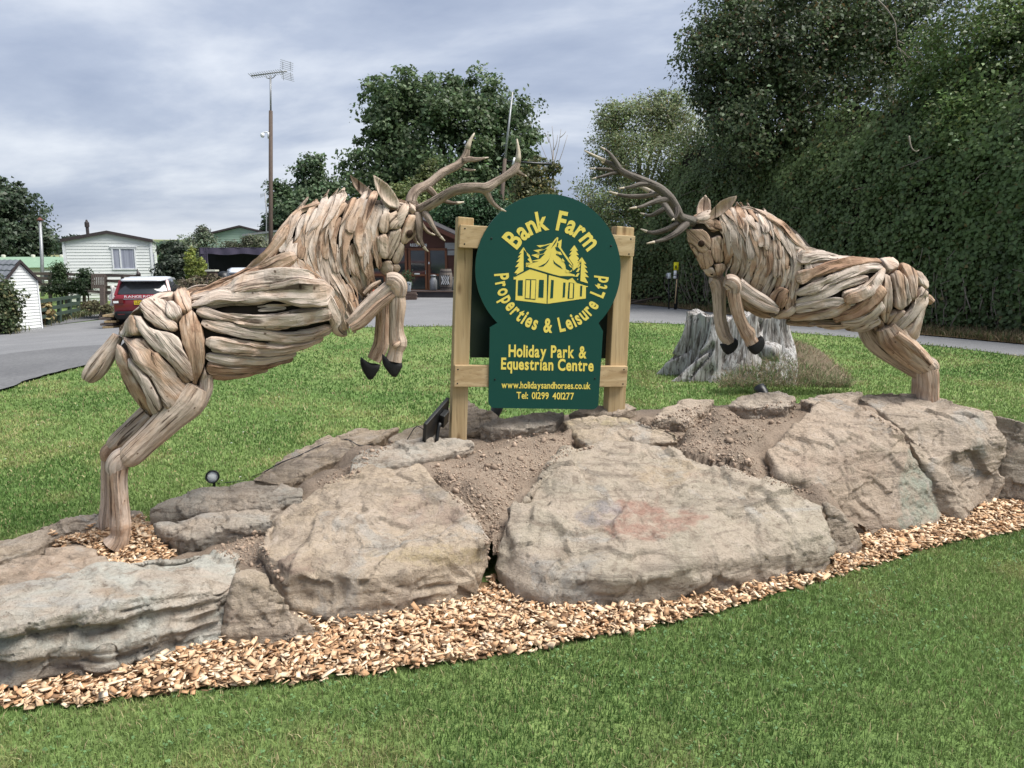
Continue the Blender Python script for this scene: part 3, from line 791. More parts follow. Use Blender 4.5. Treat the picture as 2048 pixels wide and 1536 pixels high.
def mat_soil():
    t = NT('soil'); o = t.obj()
    a = t.noise(o, 3, 5, 0.6, 0.5); f = t.noise(o, 60, 5, 0.75); f2 = t.noise(o, 170, 3, 0.7)
    c = t.mix(t.ramp(a, [(0.35, (0, 0, 0)), (0.65, (1, 1, 1))]), (0.26, 0.203, 0.155), (0.33, 0.262, 0.203))
    c = t.mix(t.ramp(f, [(0.32, (0.75, 0.75, 0.75)), (0.5, (0, 0, 0))]), c, (0.15, 0.108, 0.08))
    c = t.mix(t.ramp(f2, [(0.58, (0, 0, 0)), (0.72, (0.5, 0.5, 0.5))]), c, (0.38, 0.31, 0.25))
    t.base(c); b = t.bump(f, 0.9, 0.02); t.bump(f2, 0.6, 0.006, b)
    return t.fin(0.95, 0.1)
soil = part('soil_mound', mk_mesh('soil_mound', np.stack([mx, my, mz], -1).reshape(-1, 3), Fm[keep]), mat_soil()); tag(soil, kind='structure')

MOUND = bvh_of(ROCK_OBJS + [soil])
def top_at(x, y):
    h = MOUND.ray_cast(Vector((x, y, 2.0)), Vector((0, 0, -1)))
    return (h[0].z, h[1]) if h[0] is not None else (0.0, Vector((0, 0, 1)))

# ================================================================== clods and stones of the soil (nobody could count them)
cube8 = np.array([(x, y, z) for x in (-1, 1) for y in (-1, 1) for z in (-1, 1)], float)
cubeF = np.array([(0, 1, 3, 2), (4, 6, 7, 5), (0, 4, 5, 1), (2, 3, 7, 6), (0, 2, 6, 4), (1, 5, 7, 3)])
def rotmats(n, full=True):
    a = RNG.uniform(0, 2 * math.pi, n)
    if full:
        q = RNG.normal(size=(n, 4)); q /= np.linalg.norm(q, axis=1)[:, None]
        w, x, y, z = q.T
        return np.stack([np.stack([1-2*(y*y+z*z), 2*(x*y-z*w), 2*(x*z+y*w)], -1), np.stack([2*(x*y+z*w), 1-2*(x*x+z*z), 2*(y*z-x*w)], -1), np.stack([2*(x*z-y*w), 2*(y*z+x*w), 1-2*(x*x+y*y)], -1)], 1)
    c, s = np.cos(a), np.sin(a); o = np.zeros(n); l = np.ones(n)
    return np.stack([np.stack([c, -s, o], -1), np.stack([s, c, o], -1), np.stack([o, o, l], -1)], 1)
ico = bmesh.new(); bmesh.ops.create_icosphere(ico, subdivisions=1, radius=1.0)
icoV = np.array([v.co[:] for v in ico.verts]); ico.verts.index_update(); icoF = np.array([[v.index for v in f.verts] for f in ico.faces]); ico.free()
SOILPOLY = [
    [(860,930),(950,900),(1000,870),(1130,865),(1190,895),(1120,920),(1060,960),(1010,1020),(985,1090),(975,1150),(965,1060),(900,990),(860,950)],
    [(1270,850),(1310,835),(1400,810),(1480,815),(1600,800),(1640,812),(1560,850),(1490,900),(1560,960),(1640,990),(1600,985),(1500,955),(1400,915),(1330,890),(1360,870)],
    [(420,1100),(520,1060),(530,1090),(570,1170),(530,1140),(490,1130)], [(620,975),(700,925),(730,895),(800,880),(700,960)], [(1710,800),(1760,835),(1840,890),(1800,870),(1740,830)], [(980,1050),(1010,1050),(985,1150),(972,1150)]]
CV_, CF_, CC_, off = [], [], [], 0
n_c = 0
for poly in SOILPOLY:
    pa = np.array(poly, float); lo, hi = pa.min(0), pa.max(0)
    area = (hi - lo).prod()
    for _ in range(int(area / 13)):
        u, v = RNG.uniform(lo, hi)
        if not inpoly(u, v, pa): continue
        d = ray(u, v); h = MOUND.ray_cast(Vector(CAMP), Vector(d).normalized())
        if h[0] is None: continue
        r = float(RNG.choice([0.003, 0.0045, 0.007, 0.011, 0.018], p=[.50, .33, .125, .038, .007])) * RNG.uniform(.7, 1.3)
        R = rotmats(1)[0]
        V = (icoV * (1 + 0.34 * RNG.normal(size=(len(icoV), 1)))) * np.array([1, .8, .65]) * r @ R.T + np.array(h[0]) + np.array([0, 0, r * .3])
        CV_.append(V); CF_.append(icoF + off); off += len(V)
        b = RNG.uniform(.75, 1.2); c = np.array([.33, .25, .19]) * b if RNG.random() < .93 else np.array([.44, .36, .29]) * b
        CC_.append(np.tile(c, (len(V), 1)))
clods = part('soil_clods', mk_mesh('soil_clods', np.concatenate(CV_), np.concatenate(CF_), False, col=np.concatenate(CC_)), M['clod']); tag(clods, kind='stuff')

# ================================================================== wood chips
CHIP_EDGE = [(-260,1478),(-120,1448),(0,1424),(160,1420),(300,1402),(480,1382),(650,1366),(800,1348),(950,1328),(1100,1302),(1250,1274),(1380,1245),(1500,1212),(1600,1180),(1700,1150),(1800,1120),(1900,1092),(2048,1064),(2200,1036),(2400,1005)]
edgeG = np.array([atz(u, v, 0)[:2] for u, v in CHIP_EDGE]); edgeG = resample(edgeG, 80)
edgeG += 0.02 * np.stack([fbm(np.stack([edgeG[:, 0] * 5, edgeG[:, 1] * 5, 0 * edgeG[:, 0]], -1), 3)] * 2, -1)
back = [(p[0], p[1] + 0.75) for p in edgeG[::-1]]
BED = np.concatenate([edgeG, back])
FOOTPX = [(95,1080),(160,1066),(215,1052),(300,1040),(330,1075),(352,1103),(330,1115),(262,1130),(215,1165),(150,1178),(205,1140),(200,1112),(160,1090),(110,1092)]
FOOT = np.array([atz(u, v, 0.05)[:2] for u, v in FOOTPX])
bx, by = np.meshgrid(np.arange(-4.0, 5.4, 0.05), np.arange(2.0, 6, 0.05))
bz = 0.012 + 0.006 * fbm(np.stack([bx * 8, by * 8, 0 * bx], -1), 3)
mask = inpoly(bx, by, BED)
nyb, nxb = bx.shape
i0 = np.arange(nyb - 1)[:, None] * nxb + np.arange(nxb - 1)[None]
Fb = np.stack([i0, i0 + 1, i0 + 1 + nxb, i0 + nxb], -1).reshape(-1, 4)
Fb = Fb[mask.ravel()[Fb].all(1)]
bed = part('chip_bed', mk_mesh('chip_bed', np.stack([bx, by, bz], -1).reshape(-1, 3), Fb), simple('chip_dust', (0.20, 0.13, 0.07), (0.12, 0.075, 0.04), 30, 0.95, bump=0.8)); tag(bed, kind='structure')
pts = []
def scatter(poly, n):
    lo, hi = poly.min(0), poly.max(0)
    P = RNG.uniform(lo, hi, (n, 2)); return P[inpoly(P[:, 0], P[:, 1], poly)]
A1 = scatter(BED, 115000)
# keep what is not under a rock, and only what a camera near this one could see
zt = []
sel = []
for p in A1:
    h = ROCKB.ray_cast(Vector((p[0], p[1], 2.0)), Vector((0, 0, -1)))
    if h[0] is None or h[0].z < 0.03: sel.append(True)
    else: sel.append(False)
A1 = A1[np.array(sel)]
A1 = A1[(A1[:, 0] > -3.2) & (A1[:, 0] < 4.6)]
A2 = scatter(FOOT, 9000)
sel = []; z2 = []
for p in A2:
    h = ROCKB.ray_cast(Vector((p[0], p[1], 2.0)), Vector((0, 0, -1)))
    ok = h[0] is None or h[0].z < 0.075
    sel.append(ok)
A2 = A2[np.array(sel)]
P = np.concatenate([A1, A2]); n = len(P)
zb = np.concatenate([np.full(len(A1), 0.016), np.array([top_at(a, b)[0] + .004 for a, b in A2])])
zb = zb + RNG.random(n) ** 1.5 * 0.034 + 0.012 * fbm(np.stack([P[:, 0] * 6, P[:, 1] * 6, 0 * P[:, 0]], -1), 2)
L = RNG.gamma(4, 0.0023, n) + 0.004; W = L * RNG.uniform(.22, .72, n); T = RNG.uniform(.0010, .0028, n)
sc_ = np.stack([L, W, T], -1)
R = rotmats(n, False)
tilt = RNG.normal(size=(n, 2)) * 0.34
ax = np.zeros((n, 3, 3)); cx, sx, cy, sy = np.cos(tilt[:, 0]), np.sin(tilt[:, 0]), np.cos(tilt[:, 1]), np.sin(tilt[:, 1])
Rx = np.zeros((n, 3, 3)); Rx[:, 0, 0] = 1; Rx[:, 1, 1] = cx; Rx[:, 1, 2] = -sx; Rx[:, 2, 1] = sx; Rx[:, 2, 2] = cx
Ry = np.zeros((n, 3, 3)); Ry[:, 1, 1] = 1; Ry[:, 0, 0] = cy; Ry[:, 0, 2] = sy; Ry[:, 2, 0] = -sy; Ry[:, 2, 2] = cy
R = R @ Rx @ Ry
C8 = np.tile(cube8[None], (n, 1, 1))
C8 = C8 * sc_[:, None, :] * 0.95
# splintered: skew the corners
C8[:, :, 0] += RNG.normal(size=(n, 8)) * 0.22 * W[:, None]
C8[:, :, 1] += RNG.normal(size=(n, 8)) * 0.13 * W[:, None]
V = np.einsum('nij,nkj->nki', R, C8) + np.concatenate([P, zb[:, None]], 1)[:, None]
tone = RNG.random(n)
cA, cB, cC, cD = np.array([.62, .43, .27]), np.array([.74, .58, .41]), np.array([.45, .27, .15]), np.array([.20, .12, .07])
colr = np.where((tone < .40)[:, None], cA, np.where((tone < .64)[:, None], cB, np.where((tone < .93)[:, None], cC, cD))) * RNG.uniform(.82, 1.12, (n, 1))
chips = part('wood_chips', mk_mesh('wood_chips', V.reshape(-1, 3), (cubeF[None] + (np.arange(n) * 8)[:, None, None]).reshape(-1, 4), False, col=np.repeat(colr, 8, 0)), M['chip']); tag(chips, kind='stuff')
print('chips', n, 'clods', len(CV_))

# ================================================================== grass
def blades(P, hgt, wid, colr, lean=0.5, seg=2):
    n = len(P); a = RNG.uniform(0, 2 * math.pi, n); h = hgt * RNG.uniform(.55, 1.25, n); w = wid * RNG.uniform(.7, 1.3, n)
    b = RNG.uniform(0, 2 * math.pi, n); ln = np.abs(RNG.normal(size=n)) * lean * h
    side = np.stack([np.cos(a), np.sin(a), 0 * a], -1) * w[:, None] / 2
    ld = np.stack([np.cos(b), np.sin(b), 0 * b], -1) * ln[:, None]
    up = np.array([0, 0, 1.0]) * h[:, None]
    p0 = P - np.array([0, 0, .004]); m = P + up * .55 + ld * .35; t = P + up * np.clip(1 - .25 * (ln / h)[:, None], .5, 1) + ld
    V = np.stack([p0 - side, p0 + side, m + side * .8, m - side * .8, t], 1).reshape(-1, 3)
    o = np.arange(n)[:, None] * 5
    Fc = np.concatenate([np.stack([o[:, 0], o[:, 0] + 1, o[:, 0] + 2], -1), np.stack([o[:, 0], o[:, 0] + 2, o[:, 0] + 3], -1), np.stack([o[:, 0] + 3, o[:, 0] + 2, o[:, 0] + 4], -1)])
    return V, Fc, np.repeat(colr, 5, 0)
def grass_col(P, n):
    q = np.stack([P[:, 0], P[:, 1], 0 * P[:, 0]], -1)
    a = sstep(fbm(q * 0.9, 3), -.35, .4)[:, None]
    c = np.array([.098, .172, .046]) * (1 - a) + np.array([.180, .258, .082]) * a
    b = sstep(fbm(q * 2.3 + 31, 3), .05, .5)[:, None]
    c = c * (1 - .6 * b) + np.array([.29, .295, .115]) * .6 * b
    dry = (RNG.random(n) < .07 + .12 * b[:, 0])[:, None]
    c = np.where(dry, np.array([.34, .30, .16]), c)
    return c * RNG.uniform(.7, 1.3, (n, 1))
# foreground lawn: from behind the camera's feet to the edge of the chips
P = RNG.uniform([-4.0, 1.85], [5.6, 5.2], (560000, 2))
fr = np.abs(P[:, 0]) < 0.86 * P[:, 1] + 0.6
yed = np.interp(P[:, 0], edgeG[:, 0], edgeG[:, 1])
P = P[fr & (P[:, 1] < yed + 0.012 * RNG.normal(size=len(P)))]
P3 = np.concatenate([P, np.zeros((len(P), 1))], 1)
V, Fc, c = blades(P3, 0.027, 0.0036, grass_col(P3, len(P3)), 0.75)
g_near = part('grass', mk_mesh('grass', V, Fc, False, col=c), M['grass']); tag(g_near, kind='stuff')
print('near blades', len(P))
# clover among the grass
nc = 1300
P = RNG.uniform([-3.2, 1.9], [4.6, 5.0], (nc * 5, 2)); yed = np.interp(P[:, 0], edgeG[:, 0], edgeG[:, 1])
q = fbm(np.stack([P[:, 0] * 1.3, P[:, 1] * 1.3, 0 * P[:, 0] + 5], -1), 3)
P = P[(np.abs(P[:, 0]) < .78 * P[:, 1] + .3) & (P[:, 1] < yed - .02) & (q > -.25)][:nc]
nc = len(P)
th = np.linspace(0, 2 * math.pi, 5, endpoint=False)
base = RNG.uniform(0, 6.28, nc)
VV, FF, CCc, off = [], [], [], 0
for k in range(3):
    a = base + k * 2.094; r = RNG.uniform(.003, .0055, nc)
    cen = np.stack([P[:, 0] + np.cos(a) * r, P[:, 1] + np.sin(a) * r, RNG.uniform(.018, .036, nc)], -1)
    tl = RNG.normal(size=(nc, 2)) * .35
    ring = np.stack([np.cos(th)[None] * r[:, None], np.sin(th)[None] * r[:, None], (np.cos(th)[None] * tl[:, :1] + np.sin(th)[None] * tl[:, 1:]) * r[:, None]], -1) + cen[:, None]
    VV.append(ring.reshape(-1, 3)); FF.append(np.arange(nc * 5).reshape(-1, 5) + off); off += nc * 5
    CCc.append(np.repeat(np.array([.12, .215, .085]) * RNG.uniform(.75, 1.3, (nc, 1)), 5, 0))
clover = part('clover', mk_mesh('clover', np.concatenate(VV), np.concatenate(FF), False, col=np.concatenate(CCc)), M['grass']); tag(clover, kind='stuff')
# lawn behind the rockery, sampled more thinly with distance
def lawn_pts(n, u0, u1, v0, v1):
    u = RNG.uniform(u0, u1, n); v = RNG.uniform(v0, v1, n)
    ed = np.interp(u, [p[0] for p in LAWN_EDGE], [p[1] for p in LAWN_EDGE])
    m = v > ed - 2 + RNG.normal(size=n) * 1.2; Pg = G(u[m], v[m])
    return Pg
Pg = np.concatenate([lawn_pts(125000, -160, 930, 640, 1130), lawn_pts(72000, 1180, 2200, 640, 870), lawn_pts(16000, 900, 1300, 640, 860)])
h = np.zeros(len(Pg)); 
mo = inpoly(Pg[:, 0], Pg[:, 1], MPOLY)
inb = inpoly(Pg[:, 0], Pg[:, 1], BED)
Pg = Pg[~mo & ~inb]
kk = Pg[:, 1] * CP_ - (Pg[:, 2] - CAMH) * SP_
V, Fc, c = blades(Pg, 0.022 + 0.0012 * kk, 0.0020 + 0.0011 * kk, grass_col(Pg, len(Pg)) * 1.12, 0.7)
g_far = part('grass', mk_mesh('grass', V, Fc, False, col=c), M['grass']); tag(g_far, kind='stuff')
print('far blades', len(Pg))

# daisies and fallen leaves dotted over the lawn
n_ = 130
Pd = np.concatenate([lawn_pts(120, -100, 900, 690, 1000), lawn_pts(50, 1200, 2100, 690, 860)])[:n_]; Pd = Pd[~inpoly(Pd[:, 0], Pd[:, 1], MPOLY)]
r_ = RNG.uniform(.005, .009, len(Pd)); a_ = np.linspace(0, 2 * math.pi, 6, endpoint=False)
V = Pd[:, None] + np.stack([np.cos(a_)[None] * r_[:, None], np.sin(a_)[None] * r_[:, None], np.zeros((len(Pd), 6)) + .045], -1)
cc = np.where((RNG.random(len(Pd)) < .6)[:, None], np.array([.75, .75, .70]), np.array([.42, .30, .12])) * RNG.uniform(.7, 1.1, (len(Pd), 1))
daisy = part('daisies', mk_mesh('daisies', V.reshape(-1, 3), np.arange(len(Pd) * 6).reshape(-1, 6), False, col=np.repeat(cc, 6, 0)), M['grass']); tag(daisy, kind='stuff')
# ================================================================== driftwood stags
class Stag:
    """A stag is drawn on its own sagittal plane (through p0, heading e); every piece lies on the body's surface."""
    def __init__(s, label, p0, yaw, flip, mat, root):
        s.p0 = np.array(p0, float)
        s.e = np.array([math.cos(yaw), math.sin(yaw), 0.0])
        s.n = np.array([math.sin(yaw), -math.cos(yaw), 0.0])      # lateral axis, towards the viewer's side
        s.mat = mat; s.seed = 1.0 if not flip else 500.0
        s.parts = []; s.bvh = None
        s.root = thing('driftwood_stag', label, 'sculpture', root)
    def P(s, u, v, d=0.0): return onplane(u, v, s.p0 + s.n * d, s.n)
    def px(s, u, v, r, d=0.0): return r * depth(s.P(u, v, d)) / F
    def ns(s): s.seed += 1.618; return s.seed
    def section_tube(s, secs, scale=1.0, m=22, n=22):
        S = resample(np.array([[u, v, h, w, d] for u, v, h, w, d in secs], float), n)
        C = np.array([s.P(u, v, d) for u, v, h, w, d in S])
        T = np.gradient(C, axis=0); T /= np.linalg.norm(T, axis=1)[:, None]
        U = np.cross(np.broadcast_to(s.n, T.shape), T)
        th = np.linspace(0, 2 * math.pi, m, endpoint=False)
        R = []
        for (u, v, h, w, d), c, up in zip(S, C, U):
            h = s.px(u, v, h, d) * scale; w = w * scale
            R.append(c + h * np.cos(th)[:, None] * up + w * np.sin(th)[:, None] * s.n)
        R = np.array(R)
        # round the ends
        a, b = R[0].mean(0), R[-1].mean(0)
        t0, t1 = T[0], T[-1]; e0 = np.linalg.norm(R[0] - a, axis=1).mean() * .5; e1 = np.linalg.norm(R[-1] - b, axis=1).mean() * .5
        R = np.concatenate([[a + (R[0] - a) * .45 - t0 * e0 * .8], [a + (R[0] - a) * .8 - t0 * e0 * .5], R, [b + (R[-1] - b) * .8 + t1 * e1 * .5], [b + (R[-1] - b) * .45 + t1 * e1 * .8]])
        return fixn(*rings(R))
    def core(s, tubes, shrink=0.88):
        V, Fc = join([s.section_tube(t) for t in tubes])
        s.bvh = BVHTree.FromPolygons([Vector(p) for p in V], Fc)
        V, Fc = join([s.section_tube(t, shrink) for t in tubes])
        part('gap_shade_core', mk_mesh('gap_shade_core', V, Fc), M['core'], s.root)  # added filler body; the shade of the gaps is in its colour
    def surf(s, u, v):
        d = Vector(ray(u, v)).normalized()
        h = s.bvh.ray_cast(Vector(CAMP), d)
        if h[0] is not None: return np.array(h[0]), np.array(h[1])
        p = s.P(u, v); q = s.bvh.find_nearest(Vector(p))
        nn = np.array(p) - np.array(q[0]); L = np.linalg.norm(nn)
        if L > 0.05: p = np.array(q[0]) + nn / L * 0.05
        nn = nn / (L + 1e-9)
        return np.array(p), nn
    def mirror(s, V): return V - 2 * ((V - s.p0) @ s.n)[:, None] * s.n
    def emit(s, name, V, Fc, g, parent=None, mat=None, mirror=True, label=None, smooth=True):
        V, Fc = np.asarray(V), Fc
        o = part(name, mk_mesh(name, V, Fc, smooth, grain=g), mat or s.mat, parent or s.root, label=label)
        if mirror:
            g2 = np.array(g); g2[:, 2] += 0.37
            part(name, mk_mesh(name, s.mirror(V), [tuple(reversed(f)) for f in Fc], smooth, grain=g2), mat or s.mat, parent or s.root)
        return o
    # --- a long piece lying on the surface, following picture-space points (u, v, half width)
    def stick(s, pts, flat_=0.75, lift=0.35, n=26, m=20, lump=0.22, point=(0.12, 0.12), lifts=None, name='driftwood_piece', mirror=True, smooth=3, mat=None, sq=0.5, fat=1.0, smooth_shade=False):
        S = resample(np.array(pts, float), n)
        pos, nor = zip(*[s.surf(a, b) for a, b, r in S]); pos = np.array(pos); nor = np.array(nor)
        for _ in range(smooth):
            pos[1:-1] = (pos[:-2] + 2 * pos[1:-1] + pos[2:]) / 4; nor[1:-1] = (nor[:-2] + 2 * nor[1:-1] + nor[2:]) / 4
        nor /= np.linalg.norm(nor, axis=1)[:, None]
        T = np.gradient(pos, axis=0); T /= np.linalg.norm(T, axis=1)[:, None]
        B = np.cross(T, nor); B /= np.linalg.norm(B, axis=1)[:, None]; Nn = np.cross(B, T)
        r = np.array([w * depth(p) / F for (a, b, w), p in zip(S, pos)])
        t = np.linspace(0, 1, n)
        endw = np.minimum(1, (t / 0.05 + 0.35) ** 0.5 * (1 - point[0]) + point[0] * np.minimum(1, t / 0.35 + .12)) * np.minimum(1, ((1 - t) / 0.05 + 0.35) ** 0.5 * (1 - point[1]) + point[1] * np.minimum(1, (1 - t) / 0.35 + .12))
        s0_ = np.concatenate([[0], np.cumsum(np.linalg.norm(np.diff(pos, axis=0), axis=1))]); r = r * endw * fat * (1 + .30 * fbm(np.stack([s0_ * 7, 0 * s0_ + s.seed, 0 * s0_], -1), 2))
        sd = s.ns(); sl = np.concatenate([[0], np.cumsum(np.linalg.norm(np.diff(pos, axis=0), axis=1))])
        th = np.linspace(0, 2 * math.pi, m, endpoint=False)
        q = np.stack([np.broadcast_to((sl * 9)[:, None], (n, m)), np.broadcast_to(np.cos(th) * .9 + sd, (n, m)), np.broadcast_to(np.sin(th) * .9 + sd * 1.7, (n, m))], -1)
        k = 1 + lump * 1.6 * fbm(q, 3)
        q2 = np.stack([np.broadcast_to((sl * 4)[:, None], (n, m)), np.broadcast_to(np.cos(th) * 3.0 + sd, (n, m)), np.broadcast_to(np.sin(th) * 3.0 + sd * 1.7, (n, m))], -1)
        gv = fbm(q2, 2); k += 0.30 * np.minimum(gv, 0.06) - 0.40 * sstep(np.abs(vnoise(q2 * np.array([.5, 1.2, 1.2]) + 31)), .10, .0)
        # a hollow or a broken flank here and there
        k -= 0.35 * sstep(fbm(q * np.array([1.0, .8, .8]) + 77, 2), .28, .6)
        # wandering centre line
        wob = r.mean() * 0.35 * np.stack([fbm(np.stack([sl * 6, 0 * sl + sd, 0 * sl], -1), 2), fbm(np.stack([sl * 6, 0 * sl + sd, 0 * sl + 9], -1), 2)], -1)
        lf = np.interp(t, [0, 1], lifts) if lifts is not None else np.full(n, lift)
        c = pos + Nn * (r.max() * lf * flat_)[:, None] + B * wob[:, :1] + Nn * wob[:, 1:] * .5
        cw = np.sign(np.cos(th)) * np.abs(np.cos(th)) ** sq; sw = np.sign(np.sin(th)) * np.abs(np.sin(th)) ** sq
        V = c[:, None] + (r[:, None] * k * cw)[..., None] * B[:, None] + (r[:, None] * flat_ * k * sw)[..., None] * Nn[:, None]
        V, Fc = rings(V)
        g = np.stack([np.broadcast_to(sl[:, None], (n, m)), np.broadcast_to(r.mean() * th, (n, m)), np.full((n, m), sd)], -1).reshape(-1, 3)
        g = np.concatenate([g, g[:1], g[-1:]])
        return s.emit(name, V, Fc, g, mirror=mirror, mat=mat, smooth=smooth_shade)
    # --- a broad plate cut to a picture-space outline
    def plate(s, poly, thick, name='driftwood_plate', ox=0.0, oy=0.0, sc=1.0, parent=None, mirror=True, surf=None, rough=1.0, mat=None):
        poly = np.array([(ox + a / sc, oy + b / sc) for a, b in poly], float)
        c = poly.mean(0)
        Q = resample(np.concatenate([poly, poly[:1]]), 31)[:-1]
        # keep the drawn corners: mix straight edges with the curve
        sd = s.ns()
        ang = np.arange(30)
        Q = c + (Q - c) * (.975 + 0.10 * rough * fbm(np.stack([ang * 1.3, 0 * ang + sd, 0 * ang], -1), 3))[:, None]
        sf = surf or s.surf
        w, v_ = np.linalg.eigh(np.cov((Q - c).T)); ax = v_[:, 1]; ay = v_[:, 0]
        prof = [(1.0, -.9), (1.0, .45), (.975, .78), (.92, .95), (.78, 1.0), (.55, 1.02), (.28, 1.03)]
        V, g = [], []
        cache = {}
        for sc_, h in prof:
            for p in c + (Q - c) * sc_:
                pos, nn = sf(*p)
                k = depth(pos) / F
                la, lb = (p - c) @ ax * k, (p - c) @ ay * k
                hh = h * thick
                if h > .1: hh += thick * rough * (.42 * float(fbm(np.array([[la * 9, lb * 22, sd]]), 3)[0]) - .5 * max(0, float(vnoise(np.array([[la * 14, lb * 30, sd + 50]]))[0]) - .45))
                V.append(pos + nn * hh); g.append((la, lb, sd))
        pos, nn = sf(*c); V.append(pos + nn * thick * 1.05); g.append((0, 0, sd))
        m = 30; Fc = []
        for i in range(len(prof) - 1):
            for j in range(m):
                k = (j + 1) % m; Fc.append((i * m + j, i * m + k, (i + 1) * m + k, (i + 1) * m + j))
        o = len(V) - 1
        for j in range(m): Fc.append(((len(prof) - 1) * m + j, (len(prof) - 1) * m + (j + 1) % m, o))
        V, Fc = np.array(V), Fc
        # make sure faces look outwards
        f = Fc[-1]; nrm = np.cross(V[f[1]] - V[f[0]], V[f[2]] - V[f[0]])
        if nrm @ nn < 0: Fc = [tuple(reversed(f)) for f in Fc]
        return s.emit(name, V, Fc, np.array(g), parent, mat, mirror)
    # --- free-standing limb through picture-space points (u, v, radius px, lateral metres)
    def limb(s, pts, name='leg', n=24, m=12, lump=0.08, mat=None, parent=None, flat_=1.0):
        S = resample(np.array(pts, float), n)
        C = np.array([s.P(u, v, d) for u, v, r, d in S]); r = np.array([x[2] * depth(p) / F for x, p in zip(S, C)])
        sd = s.ns()
        V, Fc = tube(C, r, m, lump, sd)
        sl = np.concatenate([[0], np.cumsum(np.linalg.norm(np.diff(C, axis=0), axis=1))]); th = np.linspace(0, 2 * math.pi, m, endpoint=False)
        g = np.stack([np.broadcast_to(sl[:, None], (n, m)), np.broadcast_to(r.mean() * th, (n, m)), np.full((n, m), sd)], -1).reshape(-1, 3)
        return s.emit(name, V, Fc, np.concatenate([g, g[:1], g[-1:]]), parent, mat, mirror=False, smooth=False)
    def hoof(s, leg, poly, d, w):
        """black hoof: picture-space outline on the leg's plane, rounded to width w"""
        poly = np.array(poly, float); poly = poly.mean(0) + (poly - poly.mean(0)) * 1.16
        c = np.mean([s.P(u, v, d) for u, v in poly], 0)
        P0 = np.array([s.P(u, v, d) for u, v in poly])
        R = []
        for q, sc_ in ((-1, .62), (-.8, .9), (-.35, 1.0), (.35, 1.0), (.8, .9), (1, .62)):
            R.append(c + (resample(np.concatenate([P0, P0[:1]]), 17)[:-1] * .5 + .5 * resample(np.concatenate([P0, P0[:1]]), 17)[:-1] - c) * sc_ + s.n * w * q * .5)
        V, Fc = fixn(*rings(np.array(R)))
        part('hoof', mk_mesh('hoof', V, Fc), M['hoof'], leg)
    def ear(s, poly, d, tilt, mat=None):
        """cupped leaf: outline from base round the tip back to base"""
        nrm = s.n * math.cos(tilt) + s.e * math.sin(tilt)
        p0 = s.P(*np.mean(poly, 0), d)
        pl_ = np.array(poly, float); pl_ = np.concatenate([pl_, pl_[:1]]); ss_ = np.concatenate([[0], np.cumsum(np.linalg.norm(np.diff(pl_, axis=0), axis=1))]); tt_ = np.linspace(0, ss_[-1], 33)[:-1]; Q = np.stack([np.interp(tt_, ss_, pl_[:, q]) for q in (0, 1)], 1); c = Q.mean(0); base_ = pl_[0]; Q = base_ + (Q - base_) * 1.12; c = Q.mean(0)
        V, g = [], []; sd = s.ns(); w = 0.012
        for side in (1, -1):
            for sc_ in (1.0, .82, .55, .25):
                for p in c + (Q - c) * sc_:
                    x = onplane(p[0], p[1], p0, nrm)
                    cup = -0.026 * (1 - sc_ ** 2)
                    V.append(x + nrm * (cup + side * w * .5 * (0.5 if sc_ == 1 else 1))); g.append((p[1] * .003, p[0] * .003, sd))
        m = 32; Fc = []
        for b in (0, 4):
            for i in range(3):
                for j in range(m):
                    k = (j + 1) % m; f = ((b + i) * m + j, (b + i) * m + k, (b + i + 1) * m + k, (b + i + 1) * m + j)
                    Fc.append(f if b == 0 else tuple(reversed(f)))
            f = tuple((b + 3) * m + j for j in range(m)); Fc.append(f if b == 0 else tuple(reversed(f)))
        for j in range(m):
            k = (j + 1) % m; Fc.append((j, 4 * m + j, 4 * m + k, k))
        V, Fc = fixn(V, Fc)
        s.emit('ear', V, Fc, np.array(g), mirror=False, mat=mat)
    def antler(s, beams, mat, tipmat=None):
        """beams: list of picture-space tines; the first is the main beam, all joined into one antler"""
        Ps, gs = [], []
        for b in beams:
            n = max(10, 3 * len(b)); S = resample(np.array(b, float), n)
            C = np.array([s.P(u, v, d) for u, v, r, d in S]); r = np.array([x[2] * depth(p) / F for x, p in zip(S, C)])
            sd = s.seed; m = 9
            Ps.append(tube(C, r, m, 0.12, s.ns()))
            sl = np.concatenate([[0], np.cumsum(np.linalg.norm(np.diff(C, axis=0), axis=1))]); th = np.linspace(0, 2 * math.pi, m, endpoint=False)
            g = np.stack([np.broadcast_to(sl[:, None], (n, m)), np.broadcast_to(r.mean() * th, (n, m)), np.full((n, m), sd)], -1).reshape(-1, 3)
            gs.append(np.concatenate([g, g[:1], g[-1:]]))
        V, Fc = join(Ps)
        o = s.emit('antler', V, Fc, np.concatenate(gs), mirror=False, mat=mat)
        for b in beams:      # pale polished tips
            S = resample(np.array(b, float), 24)[-5:]
            C = np.array([s.P(u, v, d) for u, v, r, d in S]); r = np.array([x[2] * depth(p) / F for x, p in zip(S, C)]) * 1.06 + 0.0004
            V, Fc = tube(C, r, 8); part('tine_tip', mk_mesh('tine_tip', V, Fc), M['tine'], o)
    def slats(s, poly, flow, length, width, gap, n_try=6000, seed=3, lift=(0.3, 1.5), mirror=True):
        """shingled splinters over the mane: laid bottom row first, each tip lifting over the next root"""
        rr = np.random.default_rng(seed)
        pa = np.array(poly, float); lo, hi = pa.min(0), pa.max(0)
        K = np.array([(a, b) for a, b, x, y in flow], float); D = np.array([(x, y) for a, b, x, y in flow], float); D /= np.linalg.norm(D, axis=1)[:, None]
        def dirn(p):
            w = 1 / (((K - p) ** 2).sum(1) + 60) ** 1.5; d = (D * w[:, None]).sum(0); return d / np.linalg.norm(d)
        acc = []
